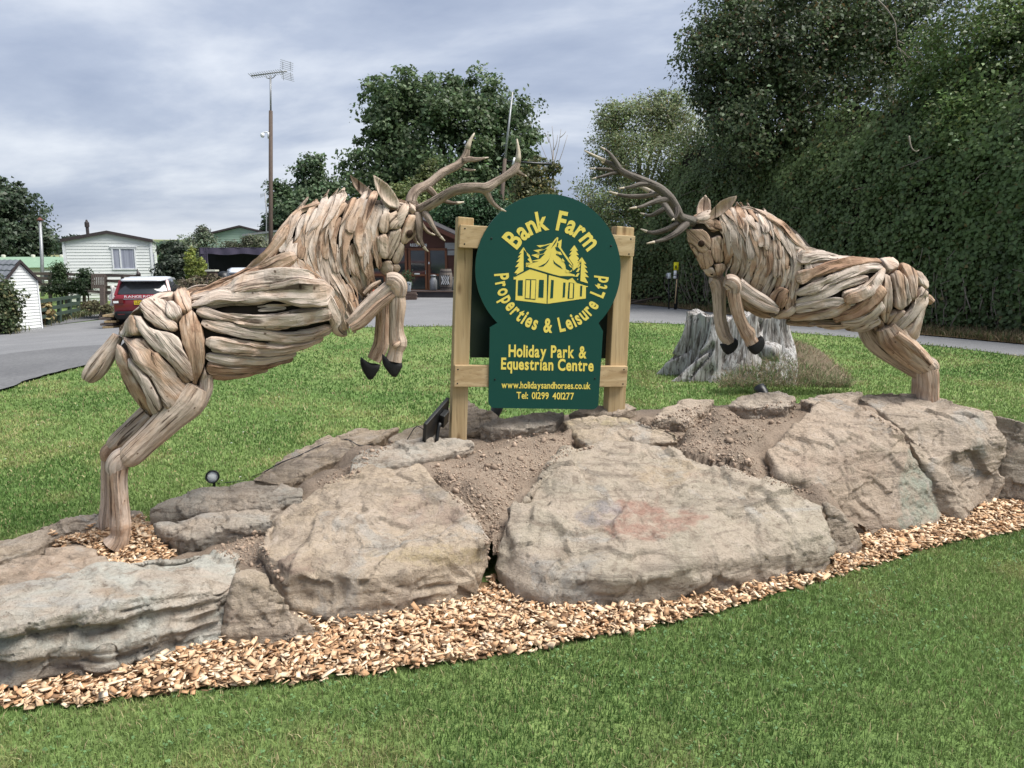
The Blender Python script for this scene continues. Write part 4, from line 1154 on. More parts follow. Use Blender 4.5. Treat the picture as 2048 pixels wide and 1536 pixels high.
        for _ in range(n_try):
            p = rr.uniform(lo, hi)
            if not inpoly(p[0], p[1], pa): continue
            d = dirn(p); pe = np.array([-d[1], d[0]])
            ok = True
            for q, dq in acc:
                a = (p - q) @ d; b = (p - q) @ pe
                if (a / (length * gap[0])) ** 2 + (b / (width * gap[1])) ** 2 < 1: ok = False; break
            if ok: acc.append((p, d))
        acc.sort(key=lambda t: -t[0][1])
        for i, (p, d) in enumerate(acc):
            L = length * rr.uniform(.7, 1.5); w = width * rr.uniform(.7, 1.35) / 2
            p = p - d * L * .35
            path = []; q = p.copy()
            kind = rr.random()
            sd_ = rr.choice([-1, 1]) * rr.uniform(.3, 1.0); pe = np.array([-d[1], d[0]])
            for j in range(5):
                t = j / 4
                ww = w * (np.interp(t, [0, .25, .6, 1], [.85, 1.05, .8, .12]) if kind < .7 else np.interp(t, [0, .3, .8, 1], [.7, .95, 1.1, .8]))
                off_ = pe * sd_ * (w - ww) * (t > .5); path.append((q[0] + off_[0], q[1] + off_[1], ww)); q = q + dirn(q) * L / 4 + rr.normal(size=2) * L * .028
            s.stick(path, flat_=rr.uniform(.2, .34), lifts=lift, n=16, m=14, lump=.24, point=(.05, .35 if kind < .7 else .05), smooth=2, mirror=mirror, sq=rr.uniform(.4, .6), smooth_shade=False)
        print('slats', len(acc))
    def splinters(s, sticks, count, seed=1):
        rr = np.random.default_rng(seed)
        for _ in range(count):
            i = rr.integers(len(sticks) - 1); A = resample(np.array(sticks[i], float), 20); B = resample(np.array(sticks[i + 1], float), 20)
            f = rr.uniform(.3, .7); a = rr.integers(0, 11); b = a + rr.integers(6, 9); Q = A * (1 - f) + B * f; Q = Q[a:b:2].copy()
            Q[:, 2] = rr.uniform(2.2, 4.6) * (1.0 if s.root.location.x < 0 else .8); Q[:, 1] += rr.normal(size=len(Q)) * 1.0
            s.stick([tuple(q) for q in Q], flat_=.7, lift=rr.uniform(.6, 1.8), n=14, m=8, point=(.5, .5), smooth_shade=False)
    def eye(s, u, v, r, name='eye_socket'):
        pos, nn = s.surf(u, v); R = r * depth(pos) / F
        t = np.cross(nn, [0, 0, 1.0]); t /= np.linalg.norm(t); b = np.cross(nn, t)
        th = np.linspace(0, 2 * math.pi, 18, endpoint=False); ring = np.cos(th)[:, None] * t + np.sin(th)[:, None] * b
        lift = 0.018
        V = np.array([pos + ring * R * 1.18 + nn * (lift - .014), pos + ring * R * 1.14 + nn * (lift + .003), pos + ring * R * 1.04 + nn * (lift + .004), pos + ring * R * .96 + nn * (lift + .0)])
        Vr, Fr = rings(V, False); sd = s.ns()
        o = s.emit(name, *fixn(Vr, Fr), np.stack([Vr[:, 2], Vr[:, 0], 0 * Vr[:, 0] + sd], -1), mirror=True, mat=M['drift2'])
        V = np.array([pos + ring * R * .98 + nn * (lift + .006), pos + ring * R * .8 + nn * (lift - .001), pos + ring * R * .4 + nn * (lift - .0045)])
        Vr, Fr = rings(V, True); Vr, Fr = fixn(Vr, Fr)
        part('hollow_shade', mk_mesh('hollow_shade', Vr, Fr), M['socket'], o)
        Vm = s.mirror(Vr); part('hollow_shade', mk_mesh('hollow_shade', Vm, [tuple(reversed(f)) for f in Fr]), M['socket'], o)

def Z(lst, ox, oy, sc, *rest):
    """points measured in an enlarged crop back to photo pixels"""
    return [(ox + p[0] / sc, oy + p[1] / sc, *p[2:]) for p in lst]

# ------------------------------------------------------------------ left stag
S = Stag('driftwood stag left of the board, leaping head down with its tail to the road', aty(235, 760, 3.9), math.radians(15), False, M['drift'], atz(232, 1085, 0.05))
S.core([
  [(268,700,40,.10,0),(300,695,92,.19,0),(350,690,98,.205,0),(420,680,88,.19,0),(500,650,88,.19,0),(570,615,90,.195,0),(630,585,92,.19,0),(665,570,70,.15,0)],
  [(590,575,96,.18,0),(640,525,102,.165,0),(690,485,92,.14,0),(738,455,68,.115,0),(785,440,42,.09,0)],
  [(640,560,70,.17,0),(672,600,52,.16,0),(688,640,28,.13,0)],
  [(806,425,27,.08,0),(799,455,28,.085,0),(787,490,25,.07,0),(781,518,21,.055,0),(780,535,16,.045,0)],
  [(320,700,86,.215,0),(322,745,74,.205,0),(345,785,50,.19,0),(365,810,30,.17,0)],
])
OX, OY, SC = 200, 560, 5.12
for pl, th in [
  ([(200,660),(260,720),(320,900),(420,1080),(540,1280),(560,1390),(480,1340),(300,1100),(220,900),(180,780)], .022),
  ([(300,780),(380,860),(520,1030),(640,1280),(600,1370),(540,1280),(450,1080),(350,930)], .03),
  ([(260,620),(430,580),(490,650),(600,760),(760,900),(850,1030),(930,1130),(920,1220),(730,1330),(650,1250),(560,1060),(440,900),(330,790)], .03),
  ([(800,420),(940,330),(1010,400),(1070,560),(1080,800),(1040,950),(960,1090),(940,1020),(900,800),(830,600)], .024),
  ([(1075,880),(1110,990),(1060,1200),(950,1340),(935,1330),(970,1180),(1000,1080)], .03),
  ([(360,350),(430,380),(520,490),(780,560),(860,700),(960,900),(960,1030),(860,1030),(740,860),(600,740),(440,560)], .034),
  ([(310,440),(370,370),(430,480),(400,570),(320,540)], .034),
  ([(230,520),(330,410),(320,560),(240,615)], .026),
  ([(420,300),(480,220),(700,250),(690,380),(800,470),(770,530),(600,490),(480,410)], .034),
  ([(690,270),(760,260),(850,370),(760,430),(690,380)], .042),
  ([(750,170),(820,120),(900,150),(950,310),(870,360),(790,290)], .036),
  ([(330,380),(480,230),(640,150),(750,140),(740,190),(600,220),(450,300)], .02),
  ]:
    S.plate(pl, th, ox=OX, oy=OY, sc=SC)
for st, kw in [
  ([(369,586,4),(392,578,6),(416,574,4)], {}),
  ([(376,596,8),(440,573,11),(500,546,13),(545,506,13),(582,452,9)], {}),
  ([(384,603,7),(450,582,12),(510,556,14),(560,528,16),(594,512,12)], {}),
  ([(380,607,8),(440,592,15),(500,576,19),(560,561,20),(628,552,16)], {}),
  ([(386,616,11),(430,606,13),(500,595,17),(570,588,20),(655,584,25)], dict(point=(.2, .1))),
  ([(395,627,9),(450,638,12),(520,642,13),(590,637,14),(662,622,15)], {}),
  ([(405,645,9),(450,657,11),(520,668,11),(600,672,11),(662,652,9)], {}),
  ([(412,686,11),(470,693,15),(540,699,14),(600,688,11),(645,672,8)], {}),
  ([(412,709,9),(460,716,11),(520,718,11),(590,704,8)], {}),
  ([(414,728,10),(460,734,11),(520,730,11),(585,712,7)], {}),
  ([(425,746,8),(470,748,8),(535,736,7)], {}),
  ]:
    S.stick(st, flat_=.8, lift=.4, fat=1.06, **kw)
S.splinters([[(378,592,4),(440,572,4),(500,545,4),(545,505,4)], [(385,603,4),(440,590,4),(500,575,4),(560,561,4),(628,552,4)], [(387,614,4),(430,604,4),(500,594,4),(570,587,4),(650,582,4)], [(395,626,4),(450,636,4),(520,641,4),(590,636,4),(660,620,4)], [(405,645,4),(450,657,4),(520,668,4),(600,672,4),(660,653,4)], [(412,686,4),(470,692,4),(540,699,4),(600,689,4),(640,675,4)], [(412,708,4),(460,715,4),(520,718,4),(580,705,4)]], 20, 4)
MANE = [(560,478),(580,445),(605,425),(645,408),(700,400),(752,400),(766,418),(764,450),(754,485),(746,520),(738,555),(726,582),(712,600),(700,625),(690,640),(668,618),(640,585),(610,552),(585,520)]
FLOW = [(700,410,-.5,.87),(640,430,-.45,.9),(590,460,-.35,.94),(750,420,-.3,.95),(590,520,.35,.94),(610,560,.6,.8),(650,600,.55,.85),(640,500,.1,1),(690,500,.1,1),(690,560,.45,.9),(740,500,.05,1),(760,450,.05,1),(735,560,.2,1),(680,620,.3,1),(570,490,-.6,.8)]
S.slats(MANE, FLOW, 74, 16, (.42, .56), seed=5, lift=(.2, 3.2))
S.stick([(640,408,6),(600,425,8),(572,452,8),(548,488,6)])
S.stick([(585,512,8),(620,545,11),(655,585,9),(668,592,5)], flat_=.5, lifts=(.5, 1.2))
S.stick([(650,590,12),(664,625,16),(680,655,14),(694,662,8)], flat_=.7, lifts=(.6, .9))
OX, OY, SC = 700, 380, 6.4
for pl, th in [
  ([(330,600),(450,560),(450,700),(425,860),(340,820)], .03),
  ([(380,330),(500,290),(500,480),(440,560),(360,500)], .02),
  ([(510,530),(650,490),(640,620),(540,860),(500,890),(415,850),(430,700)], .02),
  ([(640,650),(680,700),(660,820),(600,940),(540,920),(560,820)], .016),
  ([(390,930),(500,895),(540,930),(540,1040),(460,1065),(400,1000)], .02),
  ([(545,950),(610,950),(620,1010),(570,1050)], .014),
  ([(470,320),(600,260),(740,200),(720,330),(650,480),(560,500),(490,490)], .022),
  ([(770,310),(820,330),(820,520),(770,610),(680,690),(640,650),(670,520),(720,380)], .022),
  ([(740,190),(840,180),(850,260),(820,310),(760,250)], .024),
  ([(400,110),(560,130),(740,180),(600,240),(460,240)], .016),
  ]:
    S.plate(pl, th, name='head_plate', ox=OX, oy=OY, sc=SC, mat=M['drift2'], rough=.7)
S.eye(814, 466, 8.5)
# tail
S.limb([(236,672,11,0),(222,695,15,0),(205,720,19,0),(192,738,20,0),(180,752,17,0),(174,760,12,0)], name='tail', lump=.14)
# hind legs: near, then far; each a shank, a hock block and a gaskin piece butted together
def leg_of(pieces, name, d, lump=.07):
    o = None
    for k_, pts in enumerate(pieces):
        o2 = S.limb([(u, v, r, d + (0.004 * k_)) for u, v, r in pts], name=name if o is None else 'driftwood_piece', mat=M['drift2'] if k_ != 1 else M['drift'], lump=lump, m=14)
        o = o or o2
    return o
leg_of([[(236,934,20),(235,955,18.5),(237,990,17.5),(240,1030,18.5),(241,1052,20),(241,1066,17.5),(238,1078,19.5),(229,1091,24)],
        [(254,905,15),(240,918,20.5),(233,934,20),(234,950,15)],
        [(398,772,26),(380,800,34),(340,838,29),(298,877,25),(262,910,24),(248,922,17)]], 'hind_leg', .12)
leg_of([[(215,915,12),(214,950,11.5),(215,1000,12.5),(211,1040,13.5),(211,1062,12.5),(206,1078,13)],
        [(228,890,11),(217,903,15),(214,920,12)],
        [(330,800,22),(296,826,19),(260,858,17),(232,884,16),(222,895,11)]], 'hind_leg', -.13)
S.limb([(318,815,9,-.08),(285,845,10,-.09),(245,880,10,-.10),(226,893,8,-.11)], name='driftwood_piece')
S.limb([(415,748,11,.14),(412,780,13,.14),(400,805,12,.14),(385,815,8,.14)], name='driftwood_piece')
# forelegs
fl = leg_of([[(795,592,15),(795,610,17),(793,645,14.5),(793,668,15.5),(796,686,18.5),(792,700,15),(787,722,16.5)],
             [(772,560,13),(786,562,18.5),(796,573,18.5),(796,592,15)]], 'foreleg', .13)
S.limb([(800,684,4,.20),(792,690,7,.205),(786,694,4,.20)], name='driftwood_piece')
S.hoof(fl, [(767,711),(782,722),(802,727),(796,742),(788,752),(777,742),(768,728)], .13, .075)
S.limb([(697,648,10,.13),(715,632,13,.13),(745,603,14,.13),(778,573,13,.13)], name='driftwood_piece', lump=.14)
S.limb([(701,657,8,.15),(722,645,11,.15),(755,612,11,.15),(786,588,9,.15)], name='driftwood_piece', lump=.14)
S.limb([(728,588,4,.10),(745,573,6,.10),(762,562,3,.10)], name='driftwood_piece')
fl = S.limb([(770,580,17,-.10),(768,600,17,-.10),(766,640,15,-.10),(764,672,15,-.10),(762,690,16,-.10),(755,706,15,-.10),(748,720,14,-.10)], name='foreleg', mat=M['drift2'])
S.hoof(fl, [(724,717),(738,727),(757,731),(750,746),(740,757),(730,746),(723,730)], -.10, .075)
S.limb([(700,640,10,-.12),(735,605,12,-.12),(772,580,12,-.11)], name='driftwood_piece')
for u, v, d in [(763, 695, -.04), (781, 691, .19), (736, 695, -.04)]:
    pass
# ears
S.ear([(797,418),(782,414),(768,402),(758,386),(754,372),(752,357),(764,364),(778,374),(790,390),(799,407)], .10, .35, M['drift2'])
S.ear([(752,395),(735,396),(722,388),(711,373),(705,354),(718,362),(734,374),(748,386)], -.10, -.2, M['drift2'])
# antlers (radius px, lateral metres)
S.antler([
  [(840,421,13,.04),(855,412,11,.08),(870,403,10.5,.12),(902,384,10,.18),(927,377,10,.22),(955,375.5,10,.22),(972,376,10.5,.22),(992,364,8.5,.20),(1012,352,8,.19),(1028,340,9,.18),(1035,326,6.5,.17),(1037,305,4,.17),(1034,278,1,.16)],
  [(962,376,8,.22),(974,386,7,.21),(983,403,5,.20),(996,415,3.4,.19),(1012,423,1,.18)],
  [(1030,340,7,.18),(1040,347,4.5,.17),(1054,353,1,.16)],
  [(836,428,9,.05),(838,450,8,.08),(839,472,6,.09),(845,489,4,.10),(852,499,2,.10),(857,503,.8,.10)],
  [(848,424,8,.06),(858,438,6.5,.12),(868,456,5,.15),(878,470,3.4,.16),(890,482,1,.16)],
  [(838,440,5,.03),(848,455,4,.0),(858,465,3,-.01),(870,470,1,-.02)],
  [(826,440,6,.0),(826,465,5,-.03),(832,483,3,-.04),(840,490,1,-.05)],
], M['antler'])
S.antler([
  [(821,412,12,-.04),(824,395,11,-.07),(834,380,10,-.10),(856,369,9,-.16),(883,347,8.5,-.2),(900,338,8.5,-.22),(916,330,8.5,-.24),(930,314,8,-.25),(936,292,5,-.25),(942,278,3,-.25),(949,266,1,-.25)],
  [(924,321,8,-.24),(938,319,6,-.24),(954,319,4,-.24),(977,315,1,-.24)],
  [(926,338,3,-.24),(938,340,2.6,-.26),(951,340,1,-.28)],
  [(850,372,8,-.15),(862,382,7,-.15),(874,394,5.5,-.16),(893,403,4,-.18),(910,406,3,-.2),(928,404,1,-.22)],
], M['antler'])
STAG_L = S

# ------------------------------------------------------------------ right stag
S = Stag('driftwood stag on the right, leaping over the stump with dark many-tined antlers', aty(1640, 600, 5.2), math.radians(2), True, M['drift'], atz(1855, 812, 0.58))
S.n = -S.n if S.n[1] > 0 else S.n
S.core([
  [(1838,592,40,.10,0),(1815,592,64,.16,0),(1780,590,66,.165,0),(1730,588,64,.16,0),(1680,584,68,.165,0),(1625,572,70,.17,0),(1580,560,70,.16,0),(1555,555,56,.14,0)],
  [(1578,545,72,.155,0),(1540,510,76,.145,0),(1500,485,64,.12,0),(1462,465,48,.095,0),(1425,450,34,.075,0)],
  [(1575,560,56,.15,0),(1565,595,40,.14,0),(1558,618,22,.12,0)],
  [(1406,438,24,.07,0),(1411,462,32,.075,0),(1416,490,31,.065,0),(1424,520,22,.05,0),(1430,538,16,.04,0)],
  [(1800,600,58,.175,0),(1800,640,44,.17,0),(1795,668,30,.16,0)],
])
OX, OY, SC = 1560, 480, 4.8
for pl, th in [
  ([(1400,500),(1410,560),(1370,700),(1330,860),(1290,960),(1220,920),(1290,760),(1360,620)], .022),
  ([(1040,700),(1190,660),(1180,720),(1080,840),(1020,890),(1010,840)], .03),
  ([(940,720),(1000,790),(1030,900),(1030,1000),(960,900)], .026),
  ([(1340,450),(1400,490),(1330,680),(1200,840),(1090,920),(1050,880),(1160,740),(1280,620)], .032),
  ([(1200,840),(1290,790),(1270,860),(1200,930),(1110,920)], .014),
  ([(990,330),(1040,340),(1070,520),(1060,680),(1010,800),(960,700),(980,500)], .026),
  ([(1050,340),(1110,300),(1190,370),(1220,480),(1240,600),(1180,660),(1100,650),(1090,500)], .036),
  ([(1280,300),(1340,330),(1390,400),(1400,470),(1320,410)], .022),
  ([(1140,240),(1200,240),(1290,310),(1310,420),(1280,590),(1240,560),(1210,400)], .03),
  ([(960,210),(1040,200),(1130,240),(1120,280),(1040,310),(990,260)], .03),
  ]:
    S.plate(pl, th, ox=OX, oy=OY, sc=SC)
for st in [
  [(1586,493,5),(1640,508,6),(1704,522,4)],
  [(1592,514,14),(1622,519,12),(1660,521,8),(1704,522,5)],
  [(1590,558,13),(1643,540,13),(1706,529,10),(1760,528,7)],
  [(1590,588,8),(1629,575,11),(1685,552,11),(1727,538,10),(1762,538,6)],
  [(1589,602,6),(1643,588,9),(1685,570,9),(1734,556,6)],
  [(1587,615,9),(1622,610,10),(1664,603,10),(1712,603,6)],
  [(1579,628,9),(1622,628,11),(1664,621,11),(1700,606,7)],
  [(1574,640,7),(1622,644,9),(1685,646,9),(1722,640,6)],
  [(1664,632,9),(1706,620,12),(1737,600,13),(1762,575,9)],
  [(1680,642,10),(1727,630,14),(1764,606,10)],
  [(1702,652,8),(1727,646,11),(1758,634,9)],
  [(1683,598,9),(1714,588,13),(1743,570,13),(1766,540,6)],
  ]:
    S.stick(st, flat_=.8, lift=.4, fat=1.05)
S.splinters([[(1592,514,4),(1622,519,4),(1660,521,4),(1704,522,4)], [(1590,558,4),(1643,540,4),(1706,529,4),(1760,528,4)], [(1590,588,4),(1629,575,4),(1685,552,4),(1727,538,4)], [(1589,602,4),(1643,588,4),(1685,570,4),(1734,556,4)], [(1587,615,4),(1622,610,4),(1664,603,4),(1712,603,4)], [(1574,640,4),(1622,644,4),(1685,646,4),(1722,640,4)]], 16, 8)
MANE = [(1448,420),(1480,418),(1510,425),(1550,445),(1585,478),(1604,505),(1596,535),(1586,565),(1580,590),(1562,588),(1530,575),(1500,562),(1478,552),(1462,540),(1452,510),(1445,475)]
FLOW = [(1470,430,.4,.92),(1510,435,.45,.9),(1550,460,.35,.94),(1580,485,.3,.95),(1460,480,.15,1),(1500,480,.15,1),(1540,500,-.05,1),(1580,530,-.1,1),(1470,530,-.1,1),(1500,550,-.35,.94),(1540,560,-.4,.9),(1570,570,-.2,1)]
S.slats(MANE, FLOW, 55, 12.5, (.43, .56), seed=9, lift=(.2, 3.2))
S.stick([(1530,432,6),(1560,452,8),(1588,482,8),(1615,503,6)])
S.stick([(1480,417,5),(1512,424,7),(1545,441,7),(1572,466,6)])
S.stick([(1600,500,7),(1592,540,8),(1586,580,7),(1580,608,5)], flat_=.6, lifts=(.8, .8))
S.stick([(1568,575,11),(1560,595,15),(1558,612,11)], flat_=.7, lifts=(.7, .7))
S.stick([(1586,612,9),(1575,622,10),(1556,630,6)], flat_=.6, lifts=(.6, .6))
OX, OY, SC = 1360, 380, 5.12
for pl, th in [
  ([(400,300),(470,360),(490,480),(450,560),(440,470),(390,400)], .012),
  ([(320,490),(400,460),(440,510),(450,650),(420,740),(360,740),(310,620)], .018),
  ([(220,640),(310,610),(340,740),(300,795),(250,790),(190,650)], .016),
  ([(350,760),(420,750),(450,790),(400,870),(370,860)], .02),
  ([(260,800),(330,790),(370,860),(330,880),(280,860)], .016),
  ([(70,400),(160,400),(250,410),(310,490),(310,600),(220,640),(150,560),(100,520)], .018),
  ([(140,320),(240,330),(330,420),(390,400),(440,430),(400,320),(300,300)], .016),
  ([(150,300),(250,240),(330,215),(290,300),(200,320)], .02),
  ([(120,330),(200,320),(300,300),(400,320),(430,400),(330,430),(240,345),(150,345)], .013),
  ([(90,530),(160,590),(210,690),(250,800),(230,810),(170,650)], .010),
  ]:
    S.plate(pl, th, name='head_plate', ox=OX, oy=OY, sc=SC, mat=M['drift2'], rough=.7)
S.eye(1403, 486, 6.6)
S.eye(1424, 544, 2.4, 'nostril')
S.limb([(1842,590,8,0),(1855,597,9,0),(1864,604,7,0)], name='tail')
leg_of([[(1854,738,20),(1855,752,21.5),(1855,790,21),(1854,815,21.5),(1853,832,22)],
        [(1846,722,14),(1859,732,17),(1866,742,13)],
        [(1772,652,20),(1786,674,28),(1812,700,26),(1840,724,22),(1856,738,17)]], 'hind_leg', .10)
leg_of([[(1843,745,18),(1844,775,19),(1845,810,20),(1845,830,20)],
        [(1835,735,13),(1845,742,16),(1850,748,12)],
        [(1724,640,12),(1742,670,21),(1768,695,22),(1802,720,19),(1838,742,17)]], 'hind_leg', -.12)
S.limb([(1792,668,8,.19),(1815,685,9,.2),(1840,708,8,.18),(1858,728,7,.16)], name='driftwood_piece')
fl = leg_of([[(1468,582,14),(1471,604,13.5),(1478,632,12),(1488,655,12.5),(1496,667,15),(1500,677,12),(1505,686,13.5)],
             [(1450,562,11),(1460,564,16.5),(1469,573,16),(1469,586,13)]], 'foreleg', .12)
S.hoof(fl, [(1496,690),(1510,682),(1522,675),(1526,688),(1520,700),(1510,707),(1501,700)], .12, .07)
S.limb([(1476,566,12,.12),(1500,584,12,.13),(1528,602,11,.14),(1552,616,8,.14)], name='driftwood_piece', lump=.14)
S.limb([(1474,580,8,.13),(1500,597,10,.14),(1530,613,10,.15),(1556,622,6,.15)], name='driftwood_piece', lump=.14)
fl = S.limb([(1422,556,12,-.10),(1432,560,17,-.10),(1437,574,16,-.10),(1438,600,13.5,-.10),(1440,635,12.5,-.10),(1444,655,13.5,-.10),(1448,668,13,-.10),(1455,680,12,-.10),(1458,686,12,-.10)], name='foreleg', mat=M['drift2'])
S.hoof(fl, [(1443,689),(1456,685),(1470,679),(1473,690),(1466,701),(1455,707),(1448,700)], -.10, .07)
S.limb([(1440,570,10,-.1),(1480,595,13,-.1),(1520,620,14,-.1),(1545,628,10,-.08)], name='driftwood_piece')
S.ear([(1410,444),(1416,432),(1424,420),(1438,406),(1455,399),(1468,397),(1464,408),(1452,422),(1436,434),(1420,441)], .09, -.3, M['drift2'])
S.ear([(1393,430),(1393,418),(1399,404),(1409,394),(1417,404),(1419,418),(1417,427),(1404,431)], -.07, .2, M['drift2'])
S.antler([
  [(1388,444,11,.03),(1372,438,9,.05),(1360,433,9,.06),(1352,416,9,.08),(1340,397,9.5,.10),(1320,378,9,.12),(1297,366,9,.14),(1275,357,8,.16),(1254,348,7,.17),(1237,338,6,.18),(1223,328,4.5,.18),(1200,317,3,.18),(1168,301,1,.18)],
  [(1240,338,5,.18),(1228,318,4,.2),(1215,303,2.6,.2),(1201,294,1,.2)],
  [(1234,338,4.5,.18),(1218,330,3.5,.16),(1202,324,1,.15)],
  [(1252,349,5.5,.17),(1230,342,4.5,.14),(1205,338,3,.12),(1178,337,1,.1)],
  [(1236,344,4,.17),(1218,349,3.5,.2),(1200,354,2.4,.22),(1183,358,1,.22)],
  [(1300,368,7,.14),(1282,368,5.5,.17),(1262,374,3.6,.2),(1237,377,1,.22)],
  [(1325,384,5,.12),(1305,390,5,.08),(1275,393,5,.05),(1245,391,3.6,.03),(1217,383,1,.0)],
  [(1340,398,6,.10),(1322,400,6,.14),(1305,405,5,.17),(1284,413,3.4,.2),(1258,417,1,.22)],
  [(1374,446,8,.05),(1360,460,7.5,.1),(1345,471,6,.13),(1322,481,4,.16),(1293,487,1,.18)],
  [(1352,414,7,.09),(1354,426,5,.12),(1350,436,3,.14),(1343,441,1,.15)],
], M['antler_dark'])
S.antler([
  [(1384,442,9,-.04),(1366,440,8,-.07),(1350,435,7.5,-.1),(1338,422,7,-.13),(1328,408,7,-.15),(1314,394,6,-.17),(1296,380,5,-.19),(1280,372,3,-.2)],
  [(1330,416,5.5,-.14),(1315,425,5,-.15),(1300,431,3.4,-.17),(1280,426,1,-.2)],
  [(1358,446,6.5,-.08),(1340,456,6,-.1),(1318,464,5,-.12),(1300,465,3.6,-.14),(1281,458,1,-.16)],
], M['antler_dark'])
STAG_R = S
# ================================================================== the holiday park sign
SY = math.radians(13)
SN = np.array([math.sin(SY), -math.cos(SY), 0.0])          # board normal, towards the viewer
SP0 = aty(1095, 600, 4.68)                                  # a point of the board front
def sgn(u, v, off=0.0): return onplane(u, v, SP0 + SN * off, SN)
def sgpoly(poly, off=0.0): return np.array([sgn(u, v, off) for u, v in poly])
sign = thing('sign_board', 'green keyhole-shaped board with yellow lettering on two timber posts between the stags', 'sign', sgn(1075, 850))
RO, PO = -0.012, -0.058          # rail front, post front (behind the board front)
def slab(name, poly, off, thick, mat, parent, bev=0.004):
    P = sgpoly(poly, off)
    c = P.mean(0); V, Fc = prism(P, -SN * thick)
    bm = bmesh.new(); vs = [bm.verts.new(tuple(p)) for p in V]
    for f in Fc:
        try: bm.faces.new([vs[i] for i in f])
        except ValueError: pass
    bmesh.ops.dissolve_limit(bm, angle_limit=0.01, verts=bm.verts, edges=bm.edges)
    if bev: bmesh.ops.bevel(bm, geom=list(bm.edges), offset=bev, segments=2, affect='EDGES', profile=.6)
    bm.verts.index_update()
    V = np.array([v.co[:] for v in bm.verts]); Fc = [tuple(v.index for v in f.verts) for f in bm.faces]; bm.free()
    return part(name, mk_mesh(name, V, Fc, False), mat, parent)
slab('post', [(916,433),(948,436),(933,900),(901,898)], PO, .10, M['post'], sign, .006)
slab('post', [(1234,452),(1269,455),(1248,865),(1214,862)], PO, .10, M['post'], sign, .006)
for poly in ([(921,449),(1271,472),(1268,513),(918,495)], [(910,731),(1256,733),(1253,774),(908,774)]):
    slab('rail', poly, RO, .045, M['rail'], sign, .004)
    # the matching rail on the far side of the posts carries the rear board
    slab('rail', poly, PO - .10, .045, M['rail'], sign, .004)
rb = slab('rear_board', [(938,492),(1228,505),(1222,717),(940,715)], PO - .15, .008, M['greenback'], sign, 0)
# board outline: a disc with a panel hanging from it
out = []
for a in np.linspace(math.radians(226), math.radians(-46), 56):
    out.append((1096 + 145.5 * math.cos(a), 538 - 150 * math.sin(a)))
def rc(cx, cy, r, a0, a1): return [(cx + r * math.cos(math.radians(a)), cy - r * math.sin(math.radians(a))) for a in np.linspace(a0, a1, 6)]
out = out + [(1206,662)] + rc(1184, 806, 13, 0, -90) + rc(990, 803, 13, 270, 180) + [(980,655)]
board = part('board', mk_mesh('board', *prism(sgpoly(out, 0.0), -SN * .012), False), M['green'], sign)
# screws
V, Fc = [], []
Ps = []
for u, v in [(983,477),(1222,492),(990,759),(1190,757)]:
    c = sgn(u, v, .002); tx = np.cross(SN, [0, 0, 1.0])
    th = np.linspace(0, 2 * math.pi, 8, endpoint=False); ring = np.cos(th)[:, None] * tx + np.sin(th)[:, None] * np.array([0, 0, 1.0])
    V_, F_ = fixn(*rings(np.array([c - SN * .004 + ring * .006, c + ring * .006, c + SN * .002 + ring * .003])))
    part('screw', mk_mesh('screw', V_, F_), M['screw'], board)
for u, v in [(929,488),(930,457),(916,739),(915,767),(1262,478),(1258,508),(1248,739),(1246,768)]:
    c = sgn(u, v, RO + .001); tx = np.cross(SN, [0, 0, 1.0])
    th = np.linspace(0, 2 * math.pi, 8, endpoint=False); ring = np.cos(th)[:, None] * tx + np.sin(th)[:, None] * np.array([0, 0, 1.0])
    V_, F_ = fixn(*rings(np.array([c - SN * .004 + ring * .005, c + ring * .005])))
    part('screw', mk_mesh('screw', V_, F_), M['screw'], sign)

# ---- lettering: glyphs of Blender's built-in font, laid out on the board plane
_gc = {}
def glyph(ch, bold=0.03):
    if (ch, bold) in _gc: return _gc[(ch, bold)]
    cu = bpy.data.curves.new('g', 'FONT'); cu.body = ch; cu.size = 1.0; cu.offset = bold; cu.resolution_u = 4; cu.fill_mode = 'FRONT'
    ob = bpy.data.objects.new('g', cu); COL.objects.link(ob)
    dg = bpy.context.evaluated_depsgraph_get()
    me = bpy.data.meshes.new_from_object(ob.evaluated_get(dg))
    V = np.array([v.co[:] for v in me.vertices]).reshape(-1, 3); Fc = [tuple(p.vertices) for p in me.polygons]
    bpy.data.objects.remove(ob); bpy.data.curves.remove(cu); bpy.data.meshes.remove(me)
    _gc[(ch, bold)] = (V, Fc); return V, Fc
CAPH = np.ptp(glyph('H', 0.0)[0][:, 1]) if len(glyph('H', 0.0)[0]) else 0.7
def text_layout(txt, xs=0.72, gap=0.045, space=0.22, bold=0.03):
    """glyphs in cap-height units: list of (x0, width, V, F)"""
    x = 0; out = []
    for ch in txt:
        if ch == ' ': x += space; continue
        V, Fc = glyph(ch, bold); V = V / CAPH; V = V * np.array([xs, 1, 1])
        a, b = V[:, 0].min(), V[:, 0].max()
        V = V - np.array([a, 0, 0]); out.append((x, b - a, V, Fc)); x += (b - a) + gap
    return out, x - gap
def text_line(txt, p0, p1, cap, xs=0.72, name='lettering', mat='yellow', bold=0.03, place=None, parent=None, gap=.06, space=.3):
    """straight line of text from pixel p0 to p1 (baseline), cap height in pixels; stretched to fit"""
    lay, W = text_layout(txt, xs, gap, space, bold)
    p0 = np.array(p0, float); p1 = np.array(p1, float); L = np.linalg.norm(p1 - p0); d = (p1 - p0) / L; up = np.array([d[1], -d[0]])
    k = L / W
    Ps = []
    for x, w, V, Fc in lay:
        q = p0 + d * ((x + V[:, :1]) * k) + up * (V[:, 1:2] * cap)
        Ps.append((np.array([place(*a) for a in q]), Fc))
    V, Fc = join(Ps)
    return part(name, mk_mesh(name, V, Fc, False), M[mat], parent)
